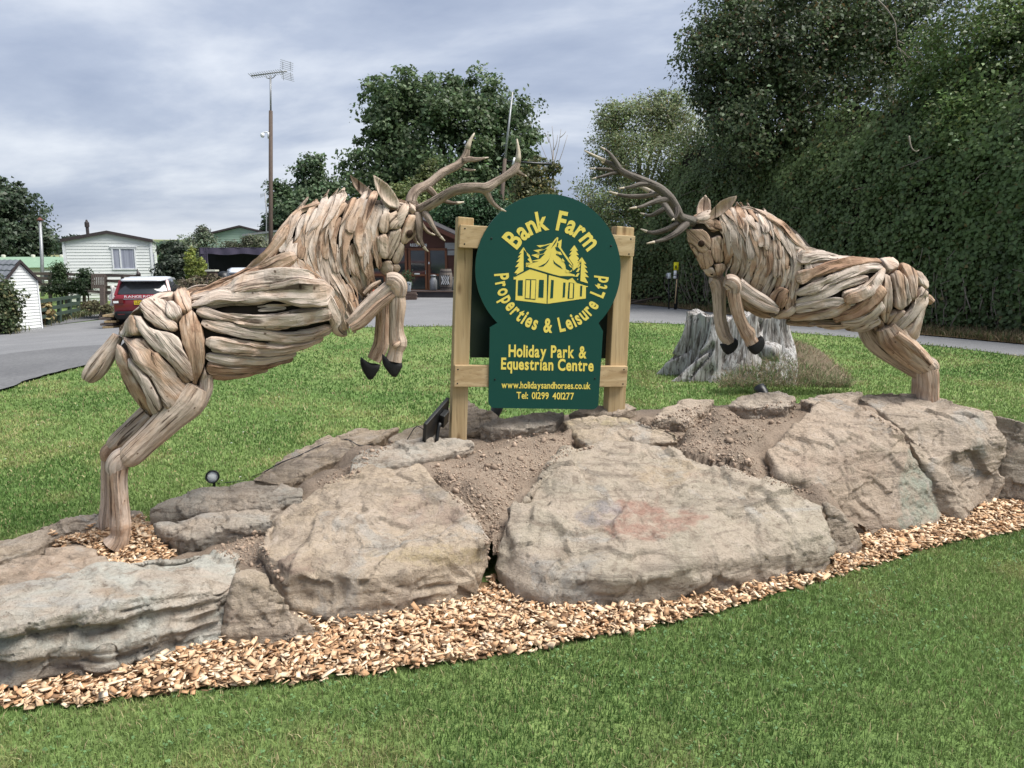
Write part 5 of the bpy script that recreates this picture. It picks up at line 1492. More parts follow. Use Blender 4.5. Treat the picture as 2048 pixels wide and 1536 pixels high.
def text_arc(txt, c, rx, ry, a0, a1, cap, inward, place, parent, xs=0.72, bold=0.03, gap=.09, space=.42):
    """angles in degrees from straight up (outer text) or straight down (inner text), clockwise / left to right"""
    lay, W = text_layout(txt, xs, gap, space, bold)
    Ps = []
    for x, w, V, Fc in lay:
        am = math.radians(a0 + (a1 - a0) * (x + w / 2) / W); span = math.radians((a1 - a0) / W)
        if not inward: pos = np.array([c[0] + rx * math.sin(am), c[1] - ry * math.cos(am)]); d = np.array([math.cos(am), math.sin(am)])
        else: pos = np.array([c[0] + rx * math.sin(am), c[1] + ry * math.cos(am)]); d = np.array([math.cos(am), -math.sin(am)])
        up = np.array([d[1], -d[0]])
        k = abs(span) * (rx + ry) / 2
        q = pos + d * ((V[:, :1] - w / 2) * k) + up * ((V[:, 1:2] - .5) * cap)
        Ps.append((np.array([place(*a) for a in q]), Fc))
    V, Fc = join(Ps)
    return part('lettering', mk_mesh('lettering', V, Fc, False), M['yellow'], parent)
P1 = lambda u, v: sgn(u, v, .0015)
text_arc('Bank Farm', (1103,545), 100, 105, -57, 60, 37, False, P1, board, gap=.10, space=.42)
text_arc('Properties & Leisure Ltd', (1103,545), 100, 106, -89, 86, 27, True, P1, board, gap=.10, space=.40)
text_line('Holiday Park &', (1017,713), (1173,716), 23, place=P1, parent=board, xs=.62, space=.3)
text_line('Equestrian Centre', (1002,738), (1187,742), 22, place=P1, parent=board, xs=.62, space=.3)
text_line('www.holidaysandhorses.co.uk', (1003,776), (1181,778), 13, place=P1, parent=board, xs=.7, bold=.02)
text_line('Tel: 01299 401277', (1033,797), (1148,799), 13, place=P1, parent=board, xs=.7, bold=.02, space=.45)

# ---- emblem: lodge, pine trees and a horse's head
def emb(poly, off): return flat(np.array([sgn(980 + x / 6.983, 460 + y / 6.983, off) for x, y in poly]))
E1 = [  # yellow shapes
 [(365,690),(330,692),(330,655),(555,545),(796,622),(790,1030),(355,980)],
 [(822,630),(1090,697),(1150,668),(1215,738),(1375,790),(1340,800),(1338,955),(803,1030)],
 [(468,238),(405,330),(440,322),(385,385),(425,378),(365,450),(412,442),(350,520),(405,512),(340,600),(380,605),(345,650),(470,575)],
 [(470,238),(470,270),(540,335),(500,332),(555,395),(505,392),(565,455),(500,460),(505,520),(560,480),(600,470),(552,345),(520,330)],
 [(1178,210),(1115,290),(1150,285),(1105,345),(1140,340),(1098,390),(1162,480),(1160,570),(1240,500),(1270,440),(1220,430),(1245,400),(1205,350),(1240,350),(1200,290),(1230,290)],
 [(1283,378),(1345,475),(1310,468),(1360,530),(1320,522),(1370,597),(1320,588),(1382,660),(1325,655),(1372,745),(1262,712),(1274,420)],
 [(1278,380),(1215,465),(1250,462),(1210,525),(1240,525),(1200,585),(1235,585),(1190,650),(1225,655),(1215,690),(1230,700),(1260,560),(1272,430)],
 [(500,455),(570,467),(680,440),(575,432),(690,405),(640,380),(575,350),(690,325),(640,300),(605,285),(735,262),(690,240),(650,215),(760,208),(870,178),(905,130),(940,98),(955,110),(946,165),(1002,132),(992,250),(1040,320),(1150,480),(1160,540),(1140,580),(1090,600),(1180,620),(1190,650),(1150,643),(975,643),(810,600),(560,528),(510,505)],
]
E2 = [  # the board's green showing through
 [(392,702),(460,700),(456,920),(386,915)], [(498,686),(646,690),(635,975),(486,962)], [(686,695),(754,697),(745,948),(675,942)],
 [(855,695),(892,702),(880,950),(840,955)], [(1025,732),(1056,735),(1045,940),(1014,944)], [(1100,730),(1178,742),(1170,956),(1084,960)], [(1262,776),(1290,778),(1283,926),(1257,928)],
 [(560,523),(340,640),(340,660),(556,548),(970,652),(1090,694),(1152,664),(1215,738),(1372,775),(1372,762),(1222,712),(1155,645),(980,648)],
 [(908,240),(950,236),(985,280),(1085,430),(1148,505),(1152,550),(1110,580),(1065,560),(1055,490),(1030,440),(995,400),(960,370),(920,345),(925,330),(985,352),(960,300),(925,285)],
 [(850,300),(835,390),(780,460),(668,518),(745,508),(805,452),(838,380)], [(880,412),(895,470),(950,512),(1018,548),(985,505),(920,462),(892,430)],
 [(935,122),(898,180),(850,262),(868,240),(905,200),(930,160)], [(945,170),(928,235),(950,230),(958,190)],
 [(700,240),(840,200),(770,262),(690,282),(740,262)], [(680,300),(800,260),(750,325),(640,350),(700,325)], [(690,350),(770,330),(700,400),(610,418),(680,395)],
 [(478,280),(520,345),(495,345),(540,405),(500,405),(535,450),(488,455),(500,535),(470,555)],
 [(1276,440),(1250,475),(1268,478),(1240,535),(1262,535),(1225,600),(1255,600),(1215,670),(1258,700)],
]
E3 = [  # yellow again, on top
 [(506,700),(560,702),(550,955),(496,948)], [(578,700),(638,700),(626,962),(568,958)], [(1118,740),(1162,746),(1152,950),(1108,952)],
 [(935,305),(985,305),(1008,350),(970,345)], [(1010,390),(1048,440),(1005,435)], [(1105,475),(1148,520),(1130,525),(1102,495)], [(1060,548),(1112,570),(1085,592),(1062,590)],
]
V, Fc = join([emb(p, .0014) for p in E1]); em_ = part('emblem', mk_mesh('emblem', V, Fc, False), M['yellow'], board)
V, Fc = join([emb(p, .0024) for p in E2]); part('emblem_line', mk_mesh('emblem_line', V, Fc, False), M['green'], em_)
V, Fc = join([emb(p, .0034) for p in E3]); part('emblem_detail', mk_mesh('emblem_detail', V, Fc, False), M['yellow'], em_)

# ================================================================== lamps and cable of the rockery
def spotlight(u, v, k, aim, label, r=.045):
    p = at(u, v, k); t = thing('spotlight', label, 'spotlight', p - np.array([0, 0, .09]), 0, 'small garden spotlights')
    a = np.array(aim, float); a /= np.linalg.norm(a); x = np.cross(a, [0, 0, 1.0]); x /= np.linalg.norm(x); y = np.cross(x, a)
    Mx = np.stack([x, y, a], 1)
    V, Fc = lathe([(r * .45, -.085), (r * .75, -.08), (r * .85, -.05), (r, -.01), (r * 1.05, .04), (r * .98, .042), (r * .92, .02)], m=20)
    part('housing', mk_mesh('housing', V @ Mx.T + p, Fc), M['black'], t)
    V, Fc = lathe([(.001, .036), (r * .45, .035), (r * .75, .031), (r * .94, .024)], m=20)
    part('lamp_lens', mk_mesh('lamp_lens', V @ Mx.T + p, Fc), M['lens'], t)
    V, Fc = join([bar(p - a * .03, p - a * .03 + np.array([0, 0, -.075]), .012), bar(p - a * .03 + np.array([0, 0, -.07]), p - a * .03 + np.array([0, 0, -.22]), .02)])
    part('spike', mk_mesh('spike', V, Fc, False), M['black'], t)
    return t
spotlight(426, 953, 4.75, (.25, -.92, .22), 'black spotlight facing the camera on the lawn edge right of the left stag hind legs', .040)
spotlight(994, 817, 5.2, (.3, .6, .7), 'black spotlight seen just below the bottom edge of the green board', .04)
spotlight(1523, 782, 5.9, (-.3, .6, .6), 'black spotlight peeping over the smooth pale stone in front of the stump', .045)
# solar panel on a short stand, leaning by the left post
t = thing('solar_panel', 'dark solar panel on a black stand leaning beside the left post of the green board', 'solar panel', at(862, 872, 4.55))
a, b = at(850, 868, 4.5), at(893, 818, 4.72)
wv = np.array([.18, .55, 0]); wv /= np.linalg.norm(wv)
ax = (b - a) / np.linalg.norm(b - a); nn = np.cross(ax, wv); nn /= np.linalg.norm(nn); wv = np.cross(nn, ax)
V, Fc = box((a + b) / 2, (np.linalg.norm(b - a) + .02, .17, .022), bev=.004, M=np.stack([ax, wv, nn], 1)); part('panel_frame', mk_mesh('panel_frame', V, Fc, False), M['black'], t)
V, Fc = box((a + b) / 2 + nn * (.0125 if nn[0] < 0 else -.0125), (np.linalg.norm(b - a) - .01, .145, .004), M=np.stack([ax, wv, nn], 1)); part('solar_cell', mk_mesh('solar_cell', V, Fc, False), M['solar'], t)
m = (a + b) / 2 - (nn if nn[0] < 0 else -nn) * .03
V, Fc = box(m + ax * .05, (.07, .09, .035), bev=.004, M=np.stack([ax, wv, nn], 1)); part('battery_box', mk_mesh('battery_box', V, Fc, False), M['black'], t)
V, Fc = tube(resample([m, at(877, 855, 4.6), at(873, 885, 4.6)], 6), .012, 8); part('stand', mk_mesh('stand', V, Fc), M['black'], t)
# cable across the slab
def onrock(u, v):
    d = Vector(ray(u, v)).normalized(); h = MOUND.ray_cast(Vector(CAMP), d)
    return np.array(h[0]) if h[0] is not None else atz(u, v, 0.01)
pts = [onrock(u, v) + np.array([0, -.003, .006]) for u, v in [(436,968),(460,966),(488,962),(505,955),(530,945),(560,928),(600,912),(640,893),(690,880),(720,893),(745,890)]]
V, Fc = tube(resample(pts, 60), .0032, 6); c = part('cable', mk_mesh('cable', V, Fc), M['black']); tag(c, 'thin black cable running over the long buff slab from the spotlight', 'cable')
pts = [onrock(u, v) + np.array([0, -.003, .006]) for u, v in [(800,893),(815,880),(826,862),(834,853),(846,858),(852,866)]]
pts[2] = at(826, 860, 4.5); pts[3] = at(835, 852, 4.52); pts[4] = at(848, 860, 4.5)
V, Fc = tube(resample(pts, 30), .0028, 6); c = part('cable', mk_mesh('cable', V, Fc), M['black']); tag(c, 'thin black wire looping up from the soil to the solar panel', 'cable')
# ================================================================== buildings, vehicles and fences behind the lawn
def ground(p): return np.array([p[0], p[1], float(gz([p[0]], [p[1]])[0])])
def wpart(name, parts, mat, parent, smooth=False, label=None, kind=None):
    V, Fc = join(parts) if isinstance(parts, list) else parts
    return part(name, mk_mesh(name, V, Fc, smooth), mat, parent, local=True, label=label, kind=kind)
def lap(x0, x1, z0, z1, y, step, top=None, axis='x', d=.02):
    """lapped weatherboards on a wall facing -y (axis x) or +x (axis y); top(x) may clip to a gable"""
    Vs, Fs = [], []
    z = z0
    while z < z1 - 1e-6:
        zt = min(z + step, z1)
        a0, a1 = x0, x1
        if top is not None:
            xs_ = np.linspace(x0, x1, 81); ok = [q for q in xs_ if top(q) >= zt - 1e-6]
            ok0 = [q for q in xs_ if top(q) >= z - 1e-6]
            if not ok0: break
            b0, b1 = min(ok0), max(ok0)
            t0, t1 = (min(ok), max(ok)) if ok else ((b0 + b1) / 2 - .01, (b0 + b1) / 2 + .01)
        else: b0, b1, t0, t1 = x0, x1, x0, x1
        if axis == 'x': V = [(b0, y - d, z), (b1, y - d, z), (t1, y - d * .1, zt), (t0, y - d * .1, zt), (b0, y, z), (b1, y, z)]
        else: V = [(y + d, b0, z), (y + d, b1, z), (y + d * .1, t1, zt), (y + d * .1, t0, zt), (y, b0, z), (y, b1, z)]
        Vs.append(np.array(V)); Fs.append([(0, 1, 2, 3), (4, 5, 1, 0)]); z += step
    return join(list(zip(Vs, Fs)))
def window(parent, x, z, w, h, y=0.0, panes=2, frame='upvc', glass='curtain', split=None, depth_=.05):
    fr = []
    t = min(.06, w * .1)
    fr += [box((x, y - .012, z + h / 2 - t / 2), (w, depth_, t)), box((x, y - .012, z - h / 2 + t / 2), (w, depth_, t))]
    edges = split or np.linspace(-w / 2, w / 2, panes + 1)
    for i, q in enumerate(edges):
        xx = x + q + (t / 2 if i == 0 else -t / 2 if i == len(edges) - 1 else 0)
        fr.append(box((xx, y - .012, z), (t, depth_ - .004, h - 2 * t)))
    o = wpart('window', fr, M[frame], parent)
    for a, b in zip(edges[:-1], edges[1:]):
        wpart('pane', box((x + (a + b) / 2, y + .002, z), (b - a - t * .6, .012, h - t * 1.4)), M[glass], o)
    return o
def gable_poly(w, h, r, y): return [(-w/2, y, 0), (w/2, y, 0), (w/2, y, h), (0, y, r), (-w/2, y, h)]

# ---- white static caravan
p = ground(at(226, 600, 35.3))
cv = thing('static_caravan', 'white static caravan with brown roof edge and a curtained window in its gable end', 'caravan', p, math.radians(24))
W_, H_, R_, L_ = 3.6, 2.78, 3.13, 9.0
tp = lambda x: R_ - (R_ - H_) * abs(x) / (W_ / 2)
wpart('wall', prism(gable_poly(W_, H_, R_, .0), (0, L_, 0)), M['white'], cv)
wpart('cladding', lap(-W_/2 + .09, W_/2 - .09, .15, R_, -.002, .14, tp), M['white'], cv)
wpart('side_cladding', lap(.09, L_ - .1, .15, H_, W_/2 + .002, .14, None, 'y'), M['white'], cv)
for q_ in ((-W_/2, -.01), (W_/2, -.01), (W_/2 + .01, L_)): wpart('corner_trim', box((*q_, H_/2), (.1, .08, H_)), M['upvc'], cv)
for sx in (-1, 1):
    a, b = (sx * (W_/2 + .1), H_ - .01), (0, R_ + .04)
    wpart('roof_panel', prism([(a[0], -.12, a[1] + .05), (b[0], -.12, b[1] + .05), (b[0], -.12, b[1] + .01), (a[0], -.12, a[1] + .01)], (0, L_ + .2, 0)), M['metal'], cv)
    wpart('barge_board', prism([(a[0], -.16, a[1] + .08), (b[0], -.16, b[1] + .07), (b[0], -.16, b[1] - .07), (a[0], -.16, a[1] - .07)], (0, .05, 0)), M['gutter'], cv)
wpart('flue', [lathe([(.07, 2.9), (.07, 3.4), (.1, 3.42), (.1, 3.62), (.06, 3.66), (.03, 3.75)], (-.85, .8, 0), 12)], M['gutter'], cv)
window(cv, .62, 1.95, 1.05, 1.02, -.02, split=[-.5, -.15, .5])
wpart('window_hood', box((.62, -.05, 2.5), (1.15, .06, .05)), M['upvc'], cv)
window(cv, 0, 0, .01, .01) if False else None
so = wpart('side_window', [box((W_/2 + .03, 2.2, 1.6), (.04, .75, 1.2))], M['curtain'], cv)

# ---- white shed at the left
p = ground(at(52, 652, 26.5))
sh = thing('garden_shed', 'narrow white boarded shed with a grey tiled roof behind the green fence', 'shed', p, math.radians(68))
R_ = at(43, 525, 26.5)[2] - p[2]; H_ = R_ - .62; W_, L_ = 1.15, 3.6
tp = lambda x: R_ - (R_ - H_) * abs(x) / (W_ / 2)
wpart('wall', prism(gable_poly(W_, H_, R_, 0), (0, L_, 0)), M['white'], sh)
wpart('cladding', lap(-W_/2 + .03, W_/2 - .03, .05, R_, -.002, .11, tp), M['white'], sh)
wpart('corner_trim', box((W_/2, -.01, H_/2), (.05, .05, H_)), M['upvc'], sh); wpart('corner_trim', box((-W_/2, -.01, H_/2), (.05, .05, H_)), M['upvc'], sh)
M['tile'] = simple('grey_roof_tile', (0.17, 0.18, 0.20), (0.12, 0.13, 0.145), 5, .6)
for sx in (-1, 1):
    a, b = (sx * (W_/2 + .12), H_ - .12), (0, R_ + .02)
    wpart('barge_board', prism([(a[0], -.1, a[1] + .09), (b[0], -.1, b[1] + .09), (b[0], -.1, b[1] - .03), (a[0], -.1, a[1] - .03)], (0, .04, 0)), M['gutter'], sh)
    wpart('roof_panel', prism([(a[0], -.06, a[1] + .04), (b[0], -.06, b[1] + .04), (b[0], -.06, b[1] + .01), (a[0], -.06, a[1] + .01)], (0, L_, 0)), M['gutter'], sh)
    for i in range(4):
        f0, f1 = i / 4, (i + 1) / 4; ys_ = np.linspace(-.05, L_ - .1, 56); wav = .03 * np.abs(np.sin(ys_ * 11))
        x0, z0 = a[0] * (1 - f0) + b[0] * f0, a[1] * (1 - f0) + b[1] * f0; x1, z1 = a[0] * (1 - f1) + b[0] * f1, a[1] * (1 - f1) + b[1] * f1
        V = np.concatenate([np.stack([0 * ys_ + x0, ys_, z0 + wav + .10], -1), np.stack([0 * ys_ + x1, ys_, z1 + wav + .06], -1), np.stack([0 * ys_ + x0, ys_, z0 + .045 + 0 * ys_], -1)])
        wpart('tile_course', (V, [(q, q + 1, q + 57, q + 56) for q in range(55)] + [(q + 112, q + 113, q + 1, q) for q in range(55)]), M['tile'], sh)
wpart('gutter', bar((-W_/2 - .14, -.05, H_ - .1), (-W_/2 - .14, L_, H_ - .1), .07), M['gutter'], sh)
wpart('downpipe', bar((-W_/2 - .06, .05, 0), (-W_/2 - .06, .05, H_ - .1), .05), M['metal'], sh)

# ---- other caravans
M['cgreen'] = simple('pale_green_cladding', (0.33, 0.43, 0.36), (0.29, 0.39, 0.32), 1, .6, bump=.02)
M['cream'] = simple('cream_cladding', (0.62, 0.62, 0.52), (0.57, 0.57, 0.48), 1, .6, bump=.02)
M['roofgreen'] = simple('green_roof', (0.20, 0.30, 0.21), (0.17, 0.26, 0.18), 4, .6)
M['darkgreen'] = simple('dark_green_cladding', (0.10, 0.15, 0.12), (0.085, 0.13, 0.10), 2, .7, bump=.02)
def caravan(u, k, vtop, vbase, w, l, rz, mwall, mroof, label, rise=.5, hipped=False):
    p = ground(at(u, vbase, k)); top = at(u, vtop, k)[2] - p[2]
    c = thing('static_caravan', label, 'caravan', p, rz, None)
    h = top - rise
    wpart('wall', prism(gable_poly(w, h, top, 0), (0, l, 0)), M[mwall], c)
    tp = lambda x: top - rise * abs(x) / (w / 2)
    wpart('cladding', lap(-w/2, w/2, .2, top, -.003, .15, tp), M[mwall], c)
    wpart('side_cladding', lap(0, l, .2, h, w/2 + .003, .15, None, 'y'), M[mwall], c)
    for sx in (-1, 1):
        a, b = (sx * (w/2 + .25), h - .05), (0, top + .03)
        wpart('roof_panel', prism([(a[0], -.25, a[1] + .12), (b[0], -.25, b[1] + .12), (b[0], -.25, b[1]), (a[0], -.25, a[1])], (0, l + .5, 0)), M[mroof], c)
    return c, h
c, h = caravan(488, 50, 456, 595, 5.0, 9, math.radians(14), 'cgreen', 'gutter', 'pale green static caravan whose gable shows above the bushes left of the tall pole', .62)
window(c, 1.6, h - .75, .5, .9, -.02, 1, glass='glass')
c, h = caravan(575, 49, 464, 595, 4.6, 9, math.radians(12), 'cream', 'metal', 'cream static caravan half hidden by the tall pole and left stag neck', .25)
window(c, -.75, h - .8, .45, .8, -.02, 1, glass='glass'); window(c, -1.9, h - .8, .45, .8, -.02, 1, glass='glass')
c, h = caravan(338, 52, 506, 600, 5.5, 8, math.radians(-55), 'darkgreen', 'roofgreen', 'dark green lodge with a pale green roof behind the white caravan', .9)
window(c, -1.0, h - .6, .4, .9, -.02, 1, glass='glass')
# long low green-roofed caravan on the left
p = ground(at(30, 600, 44)); c = thing('static_caravan', 'long low static caravan with a pale green roof behind the white shed', 'caravan', p, math.radians(38))
zt = at(30, 514, 44)[2] - p[2]; ze = at(30, 534, 44)[2] - p[2]
wpart('wall', box((0, 1.6, ze / 2), (8.0, 3.2, ze)), M['cream'], c)
wpart('roof_panel', prism([(-4.3, -.2, ze - .03), (-4.3, 1.6, zt), (-4.3, 3.4, ze - .03)], (8.6, 0, 0)), M['roofgreen'], c)
for i in range(5): wpart('roof_vent', lathe([(.12, zt - .05), (.12, zt + .1), (.05, zt + .13)], (-3.2 + i * 1.5, 1.6, 0), 8), M['cream'], c)
for x in (-2.6, -1.2, .3, 1.8, 3.0): window(c, x, ze - .55, .7, .6, -.02, 1, glass='glass')
wpart('flue', lathe([(.08, ze), (.08, zt + .5), (.05, zt + .6)], (3.2, .6, 0), 10), M['gutter'], c)
p = ground(at(130, 598, 46)); c = thing('static_caravan', 'grey roofed pinkish caravan between the long green roof and the white caravan', 'caravan', p, math.radians(28))
ze = at(130, 536, 46)[2] - p[2]
M['pink'] = simple('pinkish_cladding', (0.45, 0.38, 0.34), (0.4, 0.34, 0.3), 1, .7, bump=.02)
wpart('wall', box((0, 1.6, ze / 2), (2.4, 3.2, ze)), M['pink'], c); wpart('roof_panel', prism([(-1.3, -.15, ze), (1.3, -.15, ze), (1.1, -.15, ze + .25), (-1.2, -.15, ze + .25)], (0, 3.5, 0)), M['metal'], c)

# ---- dark awning with purple valance
p = ground(at(475, 600, 36)); aw = thing('awning', 'dark open awning with a purple valance beside the tall pole', 'awning', p, math.radians(14))
M['tarp'] = simple('black_tarpaulin', (0.018, 0.018, 0.024), (0.03, 0.03, 0.04), 3, .8); M['purple'] = simple('purple_cloth', (0.07, 0.06, 0.095), (0.05, 0.045, 0.07), 3, .9)
zt = at(475, 496, 36)[2] - p[2]
wpart('back_cloth', box((0.3, 2.2, zt / 2 - .1), (3.6, .03, zt - .2)), M['tarp'], aw)
wpart('roof_cloth', box((0.3, 1.1, zt), (3.7, 2.3, .04)), M['purple'], aw)
xs_ = np.linspace(-1.5, 2.1, 50); V = np.concatenate([np.stack([xs_, -.05 + .02 * np.sin(xs_ * 9), 0 * xs_ + zt], -1), np.stack([xs_, -.08 + .03 * np.sin(xs_ * 9), zt - .30 + .03 * np.sin(xs_ * 4)], -1)])
wpart('valance', (V, [(j, j + 1, j + 51, j + 50) for j in range(49)]), M['purple'], aw)
for i in range(4): wpart('curtain', tube(np.array([(-1.5 + i * .09, -.02, 0), (-1.5 + i * .08, -.02, zt * .5), (-1.5 + i * .09, -.02, zt)]), [.05, .04, .05], 8), M['purple'], aw)
for x in (-1.55, 2.15): wpart('pole', bar((x, 0, 0), (x, 0, zt), .05), M['gutter'], aw)
# round black basket chair in front of it
p = at(447, 545, 33); p[2] = at(447, 560, 33)[2]
t = thing('garden_heater', 'dark dome shaped thing standing on a low wall in front of the awning', 'dome', p)
wpart('dome', lathe([(.32, 0), (.31, .12), (.25, .27), (.14, .36), (.02, .39)], m=20), M['black'], t, True)
# brick pier, low wall with dark fence panel
M['pier'] = simple('brown_brick', (0.13, 0.09, 0.075), (0.09, 0.065, 0.055), 14, .9)
p = ground(at(428, 600, 32.5)); t = thing('brick_pier', 'short brown brick pier with a pale cap left of the dome', 'pier', p)
zt = at(428, 540, 32.5)[2] - p[2]
for r_ in range(max(3, int(zt / .11))):
    for q in (-1, 1): wpart('brick', box((q * .085 + (.0 if r_ % 2 else .012), 0, r_ * .11 + .05), (.16, .34, .098)), M['pier'], t)
wpart('cap', box((0, 0, zt - .02), (.44, .44, .06)), M['cream'], t)
p = ground(at(462, 600, 32.5)); t = thing('board_fence', 'dark brown close boarded fence panel below the awning', 'fence', p, math.radians(8))
zt = at(462, 556, 32.5)[2] - p[2]
for i in range(9): wpart('board', box((-.55 + i * .15, (i % 2) * .015, zt / 2), (.14, .02, zt)), M['fence'], t)

# ---- timber reception building
p = ground(at(800, 583, 38))
rc_ = thing('reception_building', 'brown timber reception building with glazed doors below the dark conifers', 'building', p, math.radians(-3))
M['redwood'] = simple('red_brown_boards', (0.085, 0.032, 0.022), (0.07, 0.026, 0.018), 2, .6, bump=.03); M['doorwood'] = simple('orange_brown_frame', (0.17, 0.068, 0.036), (0.14, 0.055, 0.03), 3, .5)
M['slate'] = simple('dark_roof_felt', (0.035, 0.033, 0.036), (0.05, 0.047, 0.05), 3, .85)
W_, H_, R_, L_ = 8.4, 2.25, 4.1, 9
tp = lambda x: R_ - (R_ - H_) * abs(x) / (W_ / 2)
wpart('wall', prism(gable_poly(W_, H_, R_, 0), (0, L_, 0)), M['redwood'], rc_)
wpart('cladding', lap(-W_/2, W_/2, .1, R_, -.003, .16, tp, d=.018), M['redwood'], rc_)
for sx in (-1, 1):
    a, b = (sx * (W_/2 + .5), H_ - .22), (0, R_ + .02)
    wpart('roof_panel', prism([(a[0], -.7, a[1] + .14), (b[0], -.7, b[1] + .14), (b[0], -.7, b[1]), (a[0], -.7, a[1])], (0, L_ + 1, 0)), M['slate'], rc_)
    wpart('barge_board', prism([(a[0], -.74, a[1] + .08), (b[0], -.74, b[1] + .08), (b[0], -.74, b[1] - .12), (a[0], -.74, a[1] - .12)], (0, .04, 0)), M['redwood'], rc_)
kx = 38 / F
def X_(u): return (u - 800) * kx
def Zr(v): return (583 - v) * kx
def door(u0, u1, v0, v1, label):
    x0, x1, z0, z1 = X_(u0), X_(u1), Zr(v1), Zr(v0); f = .11
    d = wpart('door', [box(((x0 + x1) / 2, -.05, z1 - f / 2), (x1 - x0, .08, f)), box(((x0 + x1) / 2, -.05, z0 + f), (x1 - x0, .08, 2 * f)), box((x0 + f / 2, -.05, (z0 + z1) / 2), (f, .08, z1 - z0 - f)), box((x1 - f / 2, -.05, (z0 + z1) / 2), (f, .08, z1 - z0 - f)), box(((x0 + x1) / 2, -.05, z0 + (z1 - z0) * .42), (x1 - x0 - 2 * f, .08, f))], M['doorwood'], rc_, label=label)
    for a, b in ((z0 + 2 * f, z0 + (z1 - z0) * .42 - f / 2), (z0 + (z1 - z0) * .42 + f / 2, z1 - f)): wpart('pane', box(((x0 + x1) / 2, -.03, (a + b) / 2), (x1 - x0 - 2 * f, .02, b - a)), M['glass'], d)
    return d
d1 = door(819, 856, 493, 583, 'glazed door with a white letter plate')
wpart('letter_plate', box((X_(836), -.10, Zr(543)), (.26, .01, .07)), M['upvc'], d1)
wpart('handle', box((X_(853), -.11, Zr(540)), (.03, .05, .2)), M['metal'], d1)
d2 = door(858, 896, 493, 583, 'glazed panel beside the door'); wpart('sticker', box((X_(860), -.095, Zr(522)), (.06, .008, .11)), M['upvc'], d2)
for u0, u1 in ((775, 816), (740, 773)): door(u0, u1, 493, 583, 'glazed panel left of the door')
wpart('white_curtain', box((X_(839), -.02, Zr(563)), (.42, .012, .75)), M['curtain'], d1)
for u, v, w, h in ((903, 489, .55, .33), (904, 502, .36, .24)):
    s_ = wpart('notice', box((X_(u), -.04, Zr(v)), (w, .02, h)), M['metal'], rc_)
def fl_text(txt, x0, x1, z, cap, y, mat, parent, xs=.8, bold=.03):
    lay, W = text_layout(txt, xs, .12, .4, bold); k = (x1 - x0) / W
    V, Fc = join([(np.stack([x0 + (x + V[:, 0]) * k, np.full(len(V), y), z + V[:, 1] * cap], -1), Fc) for x, w, V, Fc in lay])
    return part('lettering', mk_mesh('lettering', V, Fc, False), M[mat], parent, local=True)
fl_text('RECEPTION', X_(823), X_(856), Zr(489.5), .13, -.045, 'upvc', rc_)
# ramp wall, planter, pot, barrel, churn
p = ground(at(868, 606, 35.5)); t = thing('ramp_wall', 'low dark grey rendered ramp wall in front of the reception doors', 'wall', p, math.radians(-2))
h_ = at(868, 583, 35.5)[2] - p[2]
wpart('render', box((.3, .6, h_ / 2 - .1), (3.6, 1.6, h_ + .2)), M['slate'], t); wpart('coping', box((.3, -.2, h_ + .02), (3.7, .12, .05)), M['pier'], t)
M['pot'] = simple('pale_blue_pot', (0.55, 0.6, 0.64), rough=.4)
p = ground(at(822, 612, 34)); t = thing('brick_planter', 'brown brick planter box under the white pot', 'planter', p)
zt = at(822, 585, 34)[2] - p[2]
for r_ in range(5):
    for q in range(3): wpart('brick', box((-.17 + q * .17 + (.04 if r_ % 2 else 0), 0, (r_ + .5) * zt / 5), (.16, .34, zt / 5 - .012)), M['pier'], t)
p = at(815, 583, 34); t = thing('flower_pot', 'white tapered plant pot with a small shrub by the reception doors', 'pot', p)
wpart('pot', lathe([(.13, 0), (.15, .02), (.2, .4), (.215, .42), (.18, .43), (.17, .36)], m=18), M['pot'], t, True)
q_ = RNG.normal(size=(260, 3)) * np.array([.14, .14, .16]) + np.array([0, 0, .62]); Rm = rotmats(260)
V = (np.einsum('nij,kj->nki', Rm, np.array([(-.5, -.5, 0), (.5, -.5, 0), (.5, .5, 0), (-.5, .5, 0)]) * .05) + q_[:, None]).reshape(-1, 3)
part('foliage', mk_mesh('foliage', V, np.arange(1040).reshape(-1, 4), False, col=np.repeat(np.array([.04, .075, .03]) * RNG.uniform(.6, 1.4, (260, 1)), 4, 0)), M['leaf'], t, local=True)
M['barrel'] = mat_timber('barrel_stave', (0.17, 0.145, 0.125), (0.13, 0.11, 0.095), (0.06, 0.05, 0.045), 2)
p = at(892, 580, 36); t = thing('barrel', 'wooden barrel with white diamond lattice on its front', 'barrel', p)
prof = [(.26, 0), (.31, .25), (.33, .5), (.31, .75), (.26, 1.0)]
for i in range(14):
    a0, a1 = i / 14 * 2 * math.pi + .015, (i + 1) / 14 * 2 * math.pi - .015
    V = [[(r * math.cos(a), r * math.sin(a), z) for a in (a0, (a0 + a1) / 2, a1)] + [((r - .03) * math.cos(a), (r - .03) * math.sin(a), z) for a in (a1, a0)] for r, z in prof]
    wpart('stave', rings(np.array(V)), M['barrel'], t)
wpart('hoop', [lathe([(.285, .1), (.295, .1), (.30, .15), (.29, .15)], m=20), lathe([(.30, .85), (.305, .85), (.297, .9), (.287, .9)], m=20)], M['gutter'], t)
wpart('opening', box((0, -.318, .48), (.4, .03, .46)), M['black'], t)
lt = []
for i in range(-2, 3):
    for sgn_ in (-1, 1):
        a = np.array([max(-.19, min(.19, i * .1 - sgn_ * .11)), -.34, .26]); b = np.array([max(-.19, min(.19, i * .1 + sgn_ * .11)), -.34, .7]); wpart('lattice_bar', bar(a, b, .014), M['upvc'], t)
p = at(867, 580, 36.5); t = thing('milk_churn', 'grey metal milk churn standing left of the barrel', 'churn', p)
